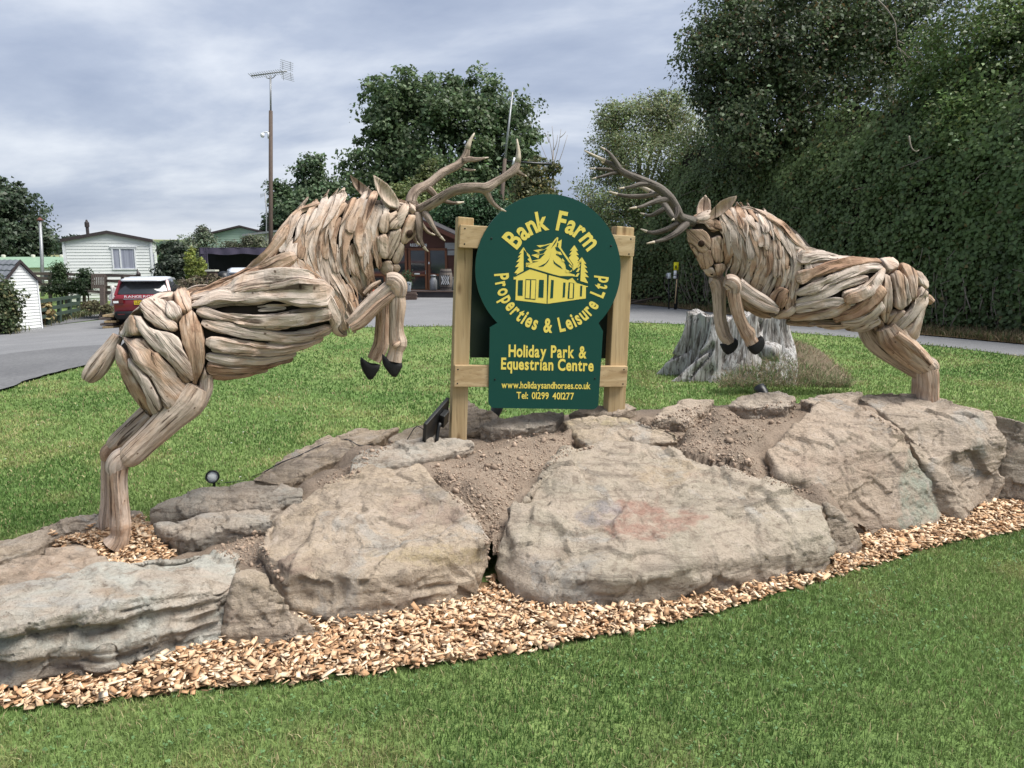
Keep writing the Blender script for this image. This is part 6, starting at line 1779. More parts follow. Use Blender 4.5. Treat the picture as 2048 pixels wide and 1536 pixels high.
wpart('churn', lathe([(.17, 0), (.18, .03), (.18, .45), (.12, .58), (.11, .66), (.15, .68), (.15, .72), (.02, .74)], m=18), M['metal'], t, True)
p = at(909, 580, 36.8); t = thing('milk_churn', 'grey metal milk churn standing right of the barrel beside the sign post', 'churn', p)
wpart('churn', lathe([(.14, 0), (.15, .03), (.15, .4), (.1, .5), (.09, .56), (.12, .58), (.12, .62), (.02, .64)], m=18), M['metal'], t, True)

# ================================================================== vehicles
def loft(secs):
    """secs: list of (y, [(x, z) ...] half profile from bottom to top), mirrored"""
    R = []
    for y, pr in secs:
        right = [(x, y, z) for x, z in pr]; left = [(-x, y, z) for x, z in reversed(pr)]
        R.append(right + left)
    return fixn(*rings(np.array(R)))
def car(name, label, loc, rz, paint, roof, L=4.35, W=1.9, H=1.63, plate=None, brand=None, suv=True):
    """rear faces -y in the car's own frame; wheels rest at z = 0"""
    c = thing(name, label, 'car', loc, rz)
    w = W / 2
    body = [(0.0, [(w*.80,.42),(w*.90,.5),(w*.92,.70),(w*.90,.92),(w*.84,1.02)]), (.10, [(w*.86,.32),(w*.97,.45),(w*.98,.75),(w*.95,.98),(w*.86,1.06)]), (.6, [(w*.90,.28),(w,.40),(w,.75),(w*.97,1.0),(w*.86,1.08)]),
            (1.8, [(w*.90,.26),(w,.36),(w,.72),(w*.97,.96),(w*.86,1.03)]), (2.9, [(w*.90,.26),(w,.36),(w,.70),(w*.95,.93),(w*.85,1.0)]), (3.5, [(w*.90,.28),(w,.40),(w*.99,.70),(w*.93,.90),(w*.75,.97)]), (L-.15, [(w*.84,.32),(w*.92,.45),(w*.92,.65),(w*.85,.80),(w*.6,.86)]), (L, [(w*.74,.4),(w*.8,.48),(w*.8,.6),(w*.74,.72),(w*.5,.76)])]
    b = wpart('body', loft(body), M[paint], c, True)
    lower = [(-.05, [(w*.78,.28),(w*.9,.34),(w*.92,.46),(w*.88,.52)]), (.15, [(w*.88,.22),(w*.99,.30),(w*1.0,.44),(w*.98,.5)]), (L-.3, [(w*.88,.22),(w*.99,.3),(w*.98,.42),(w*.96,.46)]), (L-.02, [(w*.7,.26),(w*.8,.34),(w*.8,.42),(w*.76,.46)])]
    wpart('bumper', loft(lower), M['black'], c, True)
    gh = [(.12, [(w*.86,1.02),(w*.84,1.06),(w*.80,1.12)]), (.42, [(w*.90,1.02),(w*.84,1.25),(w*.74,H-.12)]), (.6, [(w*.92,1.02),(w*.84,1.3),(w*.73,H-.07)]), (1.6, [(w*.93,1.0),(w*.84,1.3),(w*.74,H-.04)]), (2.4, [(w*.93,1.0),(w*.84,1.25),(w*.72,H-.13)]), (3.15, [(w*.9,.96),(w*.84,1.0),(w*.8,1.02)])]
    wpart('glasshouse', loft(gh), M['glass'], c, True)
    rf = [(.10, [(w*.62,H-.13),(w*.66,H-.10),(w*.55,H-.075)]), (.35, [(w*.74,H-.13),(w*.755,H-.07),(w*.6,H-.03)]), (1.2, [(w*.75,H-.1),(w*.76,H-.05),(w*.6,H)]), (2.0, [(w*.74,H-.13),(w*.75,H-.08),(w*.6,H-.03)]), (2.5, [(w*.71,H-.2),(w*.72,H-.16),(w*.6,H-.12)])]
    wpart('roof', loft(rf), M[roof], c, True)
    for s_ in (-1, 1):
        wpart('pillar', bar((s_ * w * .89, .10, 1.03), (s_ * w * .75, .42, H - .11), .09, .06), M[paint], c)
        lamp = wpart('tail_light', box((s_ * w * .80, .0, .86), (.34, .10, .17), bev=.02), M['redlens'], c)
        wpart('reversing_lamp', box((s_ * w * .86, -.045, .83), (.16, .02, .07)), M['lens'], lamp)
        wpart('mirror', [box((s_ * (w + .10), 2.55, 1.07), (.2, .09, .15), bev=.025), bar((s_ * w * .9, 2.6, 1.0), (s_ * (w + .05), 2.58, 1.04), .05)], M['black'], c)
        wpart('reflector', box((s_ * w * .72, -.055, .42), (.22, .012, .035)), M['redlens'], c)
        for y in (.85, L - .95):
            wh = wpart('wheel', fixn(*rings(np.array([[(s_ * x, y + r * math.cos(a), .36 + r * math.sin(a)) for a in np.linspace(0, 2 * math.pi, 28, endpoint=False)] for x, r in ((w - .24, .26), (w - .24, .35), (w - .2, .365), (w - .03, .365), (w + .01, .35), (w + .012, .27))]))), M['tyre'], c, True)
            wpart('rim', fixn(*rings(np.array([[(s_ * x, y + r * math.cos(a), .36 + r * math.sin(a)) for a in np.linspace(0, 2 * math.pi, 20, endpoint=False)] for x, r in ((w - .1, .26), (w - .01, .255), (w - .02, .08), (w, .07))]))), M['metal'], wh, True)
    wpart('tailgate_trim', box((0, -.005, .92), (w * 1.5, .02, .035)), M['metal'], c)
    if brand: fl_text(brand, -.55, .55, .965, .075, -.03, 'upvc', c, xs=1.5, bold=.01)
    if plate:
        pl = wpart('number_plate', box((-.0, -.03, .80), (.54, .02, .13)), M['plate'], c)
        fl_text(plate, -.24, .24, .765, .08, -.042, 'black', pl, xs=.8, bold=.01)
    return c
M['redlens'] = simple('dark_red_lens', (0.10, 0.012, 0.012), rough=.15, spec=.6, bump=0)
M['tyre'] = simple('tyre', (0.018, 0.018, 0.018), rough=.9, bump=.1)
M['plate'] = simple('yellow_plate', (0.72, 0.52, 0.03), rough=.4, bump=0)
M['red'] = simple('dark_red_paint', (0.19, 0.014, 0.022), (0.18, 0.013, 0.02), 1, .18, .6, bump=0)
M['orange'] = simple('orange_red_paint', (0.50, 0.075, 0.03), (0.48, 0.07, 0.028), 1, .25, .6, bump=0)
M['silver'] = simple('silver_paint', (0.55, 0.58, 0.62), (0.53, 0.56, 0.6), 1, .2, .6, bump=0)
p = ground(at(290, 651, 25.3))
car('parked_car', 'dark red car with silver roof, its rear to the camera, by the fence', p, math.radians(15), 'red', 'silver', plate='LD11 LTD', brand='RANGE ROVER')
p = ground(at(722, 612, 29.5))
car('parked_car', 'orange red car half hidden behind the left stag head and forelegs', p, math.radians(62), 'orange', 'orange', plate=None)
p = ground(at(497, 606, 31.5))
car('parked_car', 'pale silver car whose roof shows above the left stag back', p, math.radians(200), 'silver', 'silver', W=1.85, H=1.75)

# ================================================================== poles, aerials, signs
def pole_thing(name, label, cat, u, vb, vt, k, r0, r1, mat='pole', lean=0.0):
    b = ground(at(u, vb, k)); tz = at(u + lean, vt, k)
    t = thing(name, label, cat, b)
    return t, b, tz
# tall mast with television aerial and camera
k = 36.0
b = ground(at(542, 606, k)); t = thing('aerial_mast', 'tall dark mast carrying a television aerial and a small white camera', 'mast', b)
j = at(541.5, 222, k); tp_ = at(541, 152, k)
V, Fc = tube(np.array([b, (b + j) / 2, j]), [.11, .10, .09], 10); part('pole', mk_mesh('pole', V, Fc), M['pole'], t)
V, Fc = tube(np.array([j, tp_]), [.045, .045], 8); part('upper_pole', mk_mesh('upper_pole', V, Fc), M['metal'], t)
a0, a1 = at(502, 152, k), at(574, 142, k)
aer = part('aerial', mk_mesh('aerial', *bar(a0, a1, .05)), M['metal'], t)
dv = (a1 - a0) / np.linalg.norm(a1 - a0)
for i in range(15):
    c = a0 + (a1 - a0) * (i / 16.0); l = .17
    part('aerial_rod', mk_mesh('aerial_rod', *bar(c + np.array([-.05, -.25, .06]), c + np.array([.05, .25, -.06]), .018), False), M['metal'], aer)
for s_ in (-1, 1):
    base = a1 - dv * .02
    for i in range(5):
        c = base + np.array([.16 * 0 - .05 * i * .6, 0, s_ * (.07 + .085 * i)]); c = c + dv * .04 * i
        part('reflector_rod', mk_mesh('reflector_rod', *bar(c + np.array([-.22, -.3, .02]), c + np.array([.22, .3, -.02]), .018), False), M['metal'], aer)
    for dx_ in (-.18, .18): part('reflector_rod', mk_mesh('reflector_rod', *bar(base + np.array([dx_, 0, s_ * .05]), base + np.array([dx_ + .02, 0, s_ * .42]), .018), False), M['metal'], aer)
V, Fc = tube(resample([at(532, 151, k), at(534, 156, k), at(545, 156, k), at(552, 149, k)], 12), .022, 6); part('clamp', mk_mesh('clamp', V, Fc), M['metal'], t)
c = at(525, 270, k); V, Fc = lathe([(.02, .1), (.09, .09), (.10, -.02), (.09, -.07), (.04, -.12)], c, 14); cm = part('security_camera', mk_mesh('security_camera', V, Fc), M['upvc'], t)
part('bracket', mk_mesh('bracket', *join([bar(at(524, 265, k), at(537, 264, k), .05), box(at(538, 271, k), (.12, .12, .28))])), M['upvc'], cm)
# small distant aerial left of the mast
k = 48; b = ground(at(533, 600, k)); t = thing('aerial_mast', 'thin distant aerial pole just left of the tall mast', 'mast', b)
tp_ = at(530, 386, k); part('pole', mk_mesh('pole', *tube(np.array([b, at(533, 420, k), tp_]), [.05, .04, .03], 6)), M['metal'], t)
for i in range(6): part('aerial_rod', mk_mesh('aerial_rod', *bar(tp_ + np.array([-.28 + i * .07, 0, -.05 + i * .012]), tp_ + np.array([-.28 + i * .07, .0, -.3 + i * .04]), .02), False), M['metal'], t)
# leaning pole behind the left stag antlers
k = 44; b = ground(at(995, 600, k)); t = thing('telegraph_pole', 'slim leaning pole with a pale upper length in front of the big oak', 'pole', b)
m_ = at(1010, 318, k); tp_ = at(1025, 184, k)
part('pole', mk_mesh('pole', *tube(np.array([b, at(1002, 420, k), m_]), [.13, .12, .11], 8)), M['pole'], t)
part('upper_pole', mk_mesh('upper_pole', *tube(np.array([m_, tp_]), [.075, .05], 8)), M['metal'], t)
part('arm', mk_mesh('arm', *tube(np.array([at(1012, 322, k), at(1050, 325, k), at(1104, 329, k)]), [.05, .06, .09], 8)), M['black'], t)
part('insulator', mk_mesh('insulator', *tube(np.array([at(1030, 316, k), at(1026, 330, k)]), [.09, .09], 8)), M['upvc'], t)
# lamp post at the left
k = 40; b = ground(at(86, 545, k)); b = ground(at(86, 600, k)); t = thing('lamp_post', 'thin pale lamp post with a rusty cap in front of the dark tree', 'lamp post', b)
tp_ = at(80, 441, k)
part('pole', mk_mesh('pole', *tube(np.array([b, at(84, 520, k), tp_]), [.1, .09, .075], 8)), M['metal'], t)
M['rust'] = simple('rusty_cap', (0.16, 0.06, 0.05), rough=.8)
part('lamp_head', mk_mesh('lamp_head', *lathe([(.05, -.02), (.13, .0), (.14, .05), (.05, .14), (.02, .16)], tp_, 12)), M['rust'], t)
part('lamp_arm', mk_mesh('lamp_arm', *bar(tp_ + np.array([-.2, 0, .02]), tp_ + np.array([.2, 0, .02]), .04)), M['rust'], t)
# yellow notice post at the hedge
k = 24.0; b = ground(at(1351, 613, k)); t = thing('notice_post', 'thin black post with a yellow notice at the foot of the hedge', 'sign', b)
tp_ = at(1355, 527, k)
part('post', mk_mesh('post', *bar(b, at(1354.5, 548, k), .09, .07)), M['black'], t); part('post_edge', mk_mesh('post_edge', *bar(b + np.array([-.03, -.05, .2]), at(1353, 558, k) + np.array([0, -.05, 0]), .03, .02)), M['post'], t)
M['yel2'] = simple('bright_yellow_panel', (0.80, 0.72, 0.02), rough=.5, bump=0)
def panel(name, u0, u1, v0, v1, k, mat, parent, th=.02):
    c = (at(u0, v0, k) + at(u1, v1, k)) / 2; return part(name, mk_mesh(name, *box(c, ((u1 - u0) * k / F, th, (v1 - v0) * k / F))), M[mat], parent)
yp = panel('notice', 1347.5, 1357, 524.5, 540.5, k - .1, 'yel2', t)
panel('notice_symbol', 1350.5, 1353.5, 531, 537, k - .13, 'black', yp, .01)
panel('notice', 1347.5, 1353, 541, 551, k - .1, 'upvc', t); panel('notice', 1347, 1352.5, 552.5, 557, k - .1, 'upvc', t)
k = 24.3; b = ground(at(1338, 611, k)); t = thing('meter_box', 'small pale box on a thin post in the hedge left of the yellow notice', 'box', b)
panel('box', 1335, 1341, 546, 557, k, 'upvc', t, .15); panel('box_side', 1332.5, 1335, 547, 555, k + .03, 'metal', t, .1); part('post', mk_mesh('post', *bar(b, at(1338, 550, k + .12), .04)), M['black'], t)

# ================================================================== fences and odds and ends at the left
def seg(u0, v0, k0, u1, v1, k1, w, h): return bar(at(u0, v0, k0), at(u1, v1, k1), w, h, bev=.004)
b = ground(at(100, 640, 28)); t = thing('rail_fence', 'dark green three rail fence along the gravel at the left', 'fence', b)
GP = [(37,606,652,26.5),(64,602,648,27.3),(95,598,642,28.6),(118,595,638,29.6),(139,593,632,30.6),(157,591,626,31.6)]
for u, v0, v1, k in GP:
    g = ground(at(u, v1, k)); part('post', mk_mesh('post', *bar(g - np.array([0, 0, .1]), at(u, v0, k), .13, .10, up=(0, 1, 0)), False), M['fencegreen'], t)
for (va, vb) in ((609, 592.5), (629, 606), (644, 619)):
    for (u0, _, _, k0), (u1, _, _, k1) in zip(GP[:-1], GP[1:]):
        f0, f1 = (u0 - 37) / 120, (u1 - 37) / 120
        part('rail', mk_mesh('rail', *seg(u0 - 1, va + (vb - va) * f0, k0 - .1, u1 + 1, va + (vb - va) * f1, k1 - .1, .05, .13), False), M['fencegreen'], t)
b = ground(at(200, 600, 33)); t = thing('rail_fence', 'weathered brown post and rail fence in front of the white caravan', 'fence', b)
BP = [(68,548,590,33.5),(100,549,590,33.5),(133,547,588,33.5),(168,549,588,33.5),(211,548,588,33.3),(245,550,592,33),(278,547,592,33)]
for u, v0, v1, k in BP:
    g = ground(at(u, v1 + 14, k)); part('post', mk_mesh('post', *bar(g, at(u, v0, k), .11, .10, up=(0, 1, 0)), False), M['fence'], t)
for va, vb in ((547, 552), (556, 564), (568, 577), (580, 586)):
    for (u0, _, _, k0), (u1, _, _, k1) in zip(BP[:-1], BP[1:]):
        if va == 556 and 168 <= u0 < 211: continue
        f0, f1 = (u0 - 68) / 210, (u1 - 68) / 210
        part('rail', mk_mesh('rail', *seg(u0, va + (vb - va) * f0, k0 - .08, u1, va + (vb - va) * f1, k1 - .08, .04, .12), False), M['fence'], t)
b = ground(at(197, 598, 32.8)); t = thing('picket_gate', 'small dark picket gate in the weathered brown fence', 'gate', b)
for i in range(8): part('picket', mk_mesh('picket', *bar(at(184 + i * 3.6, 577, 32.8), at(184 + i * 3.6, 547.5 + (i % 2) * .6, 32.8), .055, .02, up=(0, 1, 0)), False), M['fence'], t)
for v in (552, 571): part('gate_rail', mk_mesh('gate_rail', *seg(182, v, 32.85, 212, v, 32.85, .04, .08), False), M['fence'], t)
b = ground(at(205, 622, 30)); t = thing('fence_post', 'single thick brown post left of the dark red car', 'post', b)
part('post', mk_mesh('post', *bar(b, at(205, 575, 30), .16, .14, up=(0, 1, 0)), False), M['fence'], t)
part('rail', mk_mesh('rail', *seg(176, 583, 30.4, 222, 585, 30, .05, .12), False), M['fence'], t)
part('rail', mk_mesh('rail', *seg(178, 586.5, 30.3, 222, 589, 30.1, .05, .05), False), M['cream'], t, label='pale plank under the upper rail')
# pale driftwood root standing beside the car
M['pale'] = mat_timber('bleached_wood', (0.50, 0.48, 0.46), (0.40, 0.38, 0.36), (0.14, 0.12, 0.11), 2)
b = ground(at(230, 613, 28.5)); t = thing('bleached_root', 'pale bleached tree root standing on end beside the dark red car', 'root', b)
for i, (u0, v0, u1, v1, r) in enumerate([(226,612,224,572,.14),(232,608,233,575,.16),(240,600,241,570,.13),(222,600,229,586,.09),(236,611,228,590,.12)]):
    part('root', mk_mesh('root', *tube(resample([at(u0, v0, 28.5), (at(u0, v0, 28.5) + at(u1, v1, 28.5)) / 2 + np.array([.06 * (-1) ** i, 0, 0]), at(u1, v1, 28.5)], 10), np.linspace(r, r * .55, 10), 9, .4, i)), M['pale'], t)
b = ground(at(226, 642, 25.6)); t = thing('plank_pile', 'small pile of brown planks beside the left rear wheel of the red car', 'planks', b)
for i in range(5): part('plank', mk_mesh('plank', *box(b + np.array([.04 * (-1) ** i, .0, .05 + i * .095]), (.36 + .05 * (i % 2), .9, .07), rz=.1 * (i % 3), bev=.01), False), M['fence'] if i % 2 else M['post'], t)
# bird figure on the rail
p = at(277, 552, 32.9); t = thing('bird_figure', 'small dark bird shaped ornament on the fence rail', 'ornament', p)
part('body', mk_mesh('body', *tube(resample([p + np.array([-.02, 0, 0]), p + np.array([0, 0, .1]), p + np.array([-.03, 0, .22]), p + np.array([-.03, 0, .33])], 10), [.06, .09, .1, .09, .07, .05, .03, .025, .02, .012], 8)), M['gutter'], t)
# fallen branch on the road edge
b = ground(at(1285, 609, 26.5)); t = thing('fallen_branch', 'fallen grey branch lying at the road edge right of the sign', 'branch', b)
for pts_, r in ([[(1258,608),(1275,603),(1290,600),(1305,597),(1322,594)], .05], [[(1262,600),(1285,602),(1300,598)], .035], [[(1290,599),(1308,595),(1320,593),(1326,597)], .02], [[(1258,604),(1280,606),(1296,602)], .03]):
    P_ = np.array([G([u], [v + 9])[0] * 0 + at(u, v, 26.4) for u, v in pts_]); part('limb', mk_mesh('limb', *tube(resample(P_, 14), np.linspace(r, r * .4, 14), 7, .3)), M['bark'], t)
# ================================================================== trees, hedge, shrubs
def leaves(P, N, size, colr, spread=.55, quad=True, aspect=.65):
    """one small face per leaf, tilted about its outward direction"""
    n = len(P)
    d = N + RNG.normal(size=(n, 3)) * spread; d /= np.linalg.norm(d, axis=1)[:, None]
    a = np.cross(d, RNG.normal(size=(n, 3))); a /= np.linalg.norm(a, axis=1)[:, None]; b = np.cross(d, a)
    s = size * RNG.uniform(.5, 1.5, n)[:, None]
    # a folded leaf: base, two sides, tip
    fold = d * s * .14
    V = np.stack([P - a * s * .5, P + b * s * aspect * .5 + fold, P + a * s * .5, P - b * s * aspect * .5 + fold], 1).reshape(-1, 3)
    return V, np.arange(n * 4).reshape(-1, 4), np.repeat(colr, 4, 0)
def lcol(n, base, var=.35, P=None, alt=None, altp=0.0, fq=1.0):
    c = np.array(base) * RNG.uniform(1 - var, 1 + var, (n, 1)) * (1 + RNG.normal(size=(n, 3)) * .06)
    if P is not None:
        q = fbm(P * fq, 3)[:, None]; c = c * np.clip(1 + .75 * q, .35, 2)  # leaf tone drifts by clump, swing raised to paint in lit clumps
    if alt is not None:
        m = RNG.random(n) < altp
        c[m] = np.array(alt) * RNG.uniform(.7, 1.3, (m.sum(), 1))
    return np.clip(c, 0.002, 1)
def crown_pts(lobes, n, clump=.16, nclump=60, fill=.15):
    """points and outward directions through the lobes' volumes: clumps near the surface, a thin fill inside"""
    Ps, Ns = [], []
    vol = np.array([r[0] * r[2] for c, r in lobes]); vol = vol / vol.sum()
    for (c, r), w in zip(lobes, vol):
        m = int(n * w); r = np.array(r)
        nc = max(10, int(nclump))
        q = RNG.normal(size=(nc, 3)); q /= np.linalg.norm(q, axis=1)[:, None]
        q[:, 1] = np.where(RNG.random(nc) < .5, -np.abs(q[:, 1]), q[:, 1])
        rad = RNG.uniform(.62, 1.12, nc) * (1 + .22 * fbm(q * 1.4 + c * .3, 2))
        cc = c + q * r * rad[:, None]
        k = RNG.integers(nc, size=m)
        s = clump * r.mean() * RNG.uniform(.45, 1.5, nc)
        P = cc[k] + np.clip(RNG.normal(size=(m, 3)), -1.7, 1.7) * s[k][:, None] * np.array([1.1, 1.1, .65])
        N_ = q[k] * .7 + RNG.normal(size=(m, 3)) * .3 + np.array([0, 0, .45])
        f = RNG.random(m) < fill
        qq = RNG.normal(size=(m, 3)); qq /= np.linalg.norm(qq, axis=1)[:, None]
        P[f] = (c + qq * r * (RNG.random((m, 1)) ** .4) * .85)[f]; N_[f] = qq[f]
        Ps.append(P); Ns.append(N_)
    P = np.concatenate(Ps); N_ = np.concatenate(Ns); N_ /= np.linalg.norm(N_, axis=1)[:, None]
    return P, N_
def lobe(u, v, ru, rv, k, dk=0.0, rd=None):
    c = at(u, v, k + dk); s = (k + dk) / F
    return (c, (ru * s, (rd or (ru + rv) / 2) * s, rv * s))
def tree(name, label, cat, base_uvk, lobes, n, size, colr, mat='leaf', trunk_r=.3, clump=.16, nclump=60, fill=.15, var=.35, alt=None, altp=0, group=None, limbs=True, fq=.5, spread=.55, extra_twigs=0, zmin=None):
    u, v, k = base_uvk; b = ground(at(u, v, k))
    t = thing(name, label, cat, b, 0, group)
    L_ = [lobe(*l) for l in lobes]
    P, N_ = crown_pts(L_, n, clump, nclump, fill)
    if zmin is not None: 
        g = gz(P[:, 0], P[:, 1]); m = P[:, 2] > g + zmin; P, N_ = P[m], N_[m]
    V, Fc, c = leaves(P, N_, size, lcol(len(P), colr, var, P, alt, altp, fq), spread)
    part('crown', mk_mesh('crown', V, Fc, False, col=c), M[mat], t)
    cen = np.mean([l[0] for l in L_], 0)
    Ps = [tube(resample([b - np.array([0, 0, .2]), b * .6 + cen * .4 + np.array([.1, 0, 0]), cen], 10), np.linspace(trunk_r, trunk_r * .4, 10), 9, .2)]
    if limbs:
        for l in L_:
            s0 = b * .55 + cen * .45
            Ps.append(tube(resample([s0, (s0 + l[0]) / 2 + RNG.normal(size=3) * .15, l[0]], 8), np.linspace(trunk_r * .5, trunk_r * .15, 8), 7, .2))
    V, Fc = join(Ps); part('trunk', mk_mesh('trunk', V, Fc), M['bark'], t)
    if extra_twigs:
        Tw = []
        for _ in range(extra_twigs):
            l = L_[RNG.integers(len(L_))]; q = RNG.normal(size=3); q[1] = -abs(q[1]); q[2] = abs(q[2]) * .8; q /= np.linalg.norm(q)
            s0 = l[0] + q * np.array(l[1]) * .75; s1 = l[0] + q * np.array(l[1]) * RNG.uniform(1.05, 1.25)
            Tw.append(tube(resample([s0, (s0 + s1) / 2 + RNG.normal(size=3) * .06, s1], 6), np.linspace(.015, .005, 6), 5))
        V, Fc = join(Tw); part('twigs', mk_mesh('twigs', V, Fc), M['twig'], t, kind='stuff')
    return t
DK = (0.030, 0.048, 0.022)
# the big oak
tree('oak_tree', 'large round dark green oak standing above the reception building', 'tree', (880, 590, 58),
     [(880,300,120,110,58),(800,250,70,75,57),(960,235,80,85,58),(890,212,85,55,58),(1020,260,52,70,58),(760,330,70,60,57),(730,385,50,50,56),(850,400,120,70,57),(1000,350,75,80,58),(760,200,35,40,58),(830,190,45,45,57),(950,390,100,70,57),(1045,330,28,50,58)], 62000, .30, (0.092, 0.135, 0.062), trunk_r=.6, clump=.17, nclump=46, fill=.10, fq=.35)
tree('broadleaf_tree', 'mid sized dark tree with a pointed top between the mast and the oak', 'tree', (610, 600, 52),
     [(622,350,32,38,52),(615,400,60,50,52),(640,430,50,50,52),(590,440,55,50,52),(560,450,30,28,52),(660,390,30,45,52),(545,462,24,18,52)], 22000, .24, (0.090, 0.135, 0.068), trunk_r=.3, clump=.18, nclump=40, fq=.4)
tree('broadleaf_tree', 'dark spreading tree at the left edge behind the white shed', 'tree', (20, 600, 52),
     [(10,440,60,60,52),(40,490,55,40,52),(-40,430,70,70,52),(70,490,30,40,52),(20,400,35,35,52),(60,455,28,30,52),(-20,500,80,40,52),(84,480,18,25,52)], 26000, .26, (0.065, 0.093, 0.055), trunk_r=.4, clump=.19, nclump=44, fq=.4)
tree('conifer_tree', 'yellowish green feathery tree in front of the oak behind the left stag ears', 'tree', (850, 585, 47),
     [(858,350,16,30,47),(845,380,35,30,47),(820,395,38,25,47),(880,390,40,30,47),(915,400,35,25,47),(800,385,18,15,47),(860,420,80,25,47)], 20000, .17, (0.128, 0.158, 0.053), trunk_r=.25, clump=.22, nclump=40, fq=.6)
tree('conifer_hedge', 'dense dark green conifers right behind the reception roof', 'hedge', (940, 585, 44),
     [(940,430,60,40,44),(975,420,40,30,44),(900,440,50,30,44),(990,440,40,40,44),(960,470,60,50,44)], 22000, .15, (0.043, 0.090, 0.038), trunk_r=.3, clump=.2, nclump=60, fq=.6, limbs=False)
tree('broadleaf_tree', 'thin pale olive tree right of the big oak behind the board', 'tree', (1070, 595, 50),
     [(1075,345,22,30,50),(1088,385,34,28,50),(1050,370,24,30,50),(1108,340,16,14,50),(1060,410,46,34,50)], 5600, .22, (0.095, 0.105, 0.045), trunk_r=.2, clump=.25, nclump=30, fq=.6, alt=(0.2, 0.16, 0.05), altp=.12)
# bare twiggy tree
b = ground(at(1110, 595, 50)); t = thing('bare_tree', 'thin leafless tree against the sky right of the oak', 'tree', b)
Ps = [tube(resample([b, at(1108, 400, 50), at(1106, 300, 50)], 10), np.linspace(.12, .03, 10), 6)]
for u0, v0, u1, v1 in [(1107,340,1095,262),(1107,330,1122,258),(1106,320,1104,252),(1107,350,1135,270),(1107,360,1082,290),(1120,275,1132,262),(1098,285,1088,265),(1108,300,1115,270)]:
    Ps.append(tube(resample([at(u0, v0, 50), at((u0 + u1) / 2 + 2, (v0 + v1) / 2, 50), at(u1, v1, 50)], 6), np.linspace(.03, .012, 6), 5))
V, Fc = join(Ps); part('trunk', mk_mesh('trunk', V, Fc), M['twig'], t)
# lighter hedge trees in the middle right
tree('hawthorn_tree', 'pale green ragged hawthorn trees at the far end of the hedge', 'tree', (1270, 604, 30),
     [(1270,260,75,55,30),(1340,240,60,50,30),(1222,320,45,55,30),(1300,340,90,70,29),(1230,420,80,70,29.5),(1390,300,70,80,28),(1200,440,36,50,30),(1230,235,40,30,30),(1330,205,30,24,30)], 56000, .085, (0.20, 0.245, 0.115), trunk_r=.2, clump=.2, nclump=70, fill=.12, fq=.9, alt=(0.17, 0.14, 0.05), altp=.08, extra_twigs=70)
# large dark trees rising over the hedge
tree('field_maple', 'tall dark tree with brownish leaf tips leaning out over the hedge', 'tree', (1640, 626, 24.5),
     [(1560,110,150,110,22.7),(1470,130,110,90,22.7),(1420,100,60,60,22.7),(1650,40,160,110,23.2),(1540,250,140,90,22.7),(1700,180,150,120,23.2),(1460,40,70,50,22.7),(1480,230,70,60,22.7),(1430,190,45,40,22.7),(1560,-40,130,60,23.2),(1800,60,140,120,23.7)], 92000, .105, (0.094, 0.128, 0.060), trunk_r=.3, clump=.17, nclump=90, fill=.14, fq=.8, alt=(0.13, 0.085, 0.04), altp=.06, extra_twigs=50)
tree('field_maple', 'green leafy tree top at the upper right corner above the ivy hedge', 'tree', (1960, 640, 19.5),
     [(1960,110,120,90,17.5),(2050,150,120,110,17.0),(1900,190,90,80,18.0),(2080,20,110,70,17.5),(1960,260,120,80,17.0),(2080,280,110,90,17.0)], 56000, .085, (0.115, 0.172, 0.056), trunk_r=.25, clump=.18, nclump=90, fill=.15, fq=1.0, alt=(0.13, 0.15, 0.045), altp=.10)

# ---- ivy-clad hedge along the road
HB = [(1180,600,30),(1262,600,28.5),(1350,600,27),(1440,604,25),(1560,613,22.5),(1680,624,20),(1800,634,18),(1930,645,16.4),(2060,655,15),(2300,675,12.8),(2600,700,11)]
HT = [560,470,335,290,262,242,226,214,200,170,120]
base = np.array([ground(at(u, v, k)) for u, v, k in HB]); topz = np.array([at(u, tv, k)[2] for (u, v, k), tv in zip(HB, HT)])
nH = 140; sp = resample(np.concatenate([base, topz[:, None]], 1), nH); bl = sp[:, :3]; tz_ = sp[:, 3]
tz_ = tz_ + .75 * fbm(np.stack([np.arange(nH) * .16, 0 * tz_, 0 * tz_], -1), 4)
T = np.gradient(bl, axis=0); T[:, 2] = 0; T /= np.linalg.norm(T, axis=1)[:, None]
OUT = np.stack([T[:, 1], -T[:, 0], 0 * T[:, 0]], -1)
if OUT[nH // 2] @ (CAMP - bl[nH // 2]) < 0: OUT = -OUT
def hedge_surf(i, h):
    """i in station units (float), h 0..1 -> point, outward"""
    j = np.clip(i, 0, nH - 1.001); a = j.astype(int); f = (j - a)[:, None]
    p = bl[a] * (1 - f) + bl[a + 1] * f; o = OUT[a] * (1 - f) + OUT[a + 1] * f; tz = tz_[a] * (1 - f[:, 0]) + tz_[a + 1] * f[:, 0]
    z = p[:, 2] + h * (tz - p[:, 2])
    q = np.stack([p[:, 0], p[:, 1], z], -1)
    bulge = .35 * np.sin(np.clip(h, 0, 1) * math.pi) + .45 * fbm(q * .55, 3) + .22 * fbm(q * 1.7 + 4, 3) - .5 * sstep(h, .75, 1.0)
    return q + o * bulge[:, None], o
t = thing('ivy_hedge', 'tall dark ivy covered hedge running along the right side of the road', 'hedge', base[3])
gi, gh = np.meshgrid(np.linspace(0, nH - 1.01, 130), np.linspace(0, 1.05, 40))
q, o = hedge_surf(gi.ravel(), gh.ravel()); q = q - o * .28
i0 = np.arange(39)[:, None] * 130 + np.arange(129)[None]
M['hcore'] = simple('hedge_inner_shade', (0.020, 0.022, 0.014), (0.04, 0.034, 0.022), 6, .95, bump=.6, bscale=10)
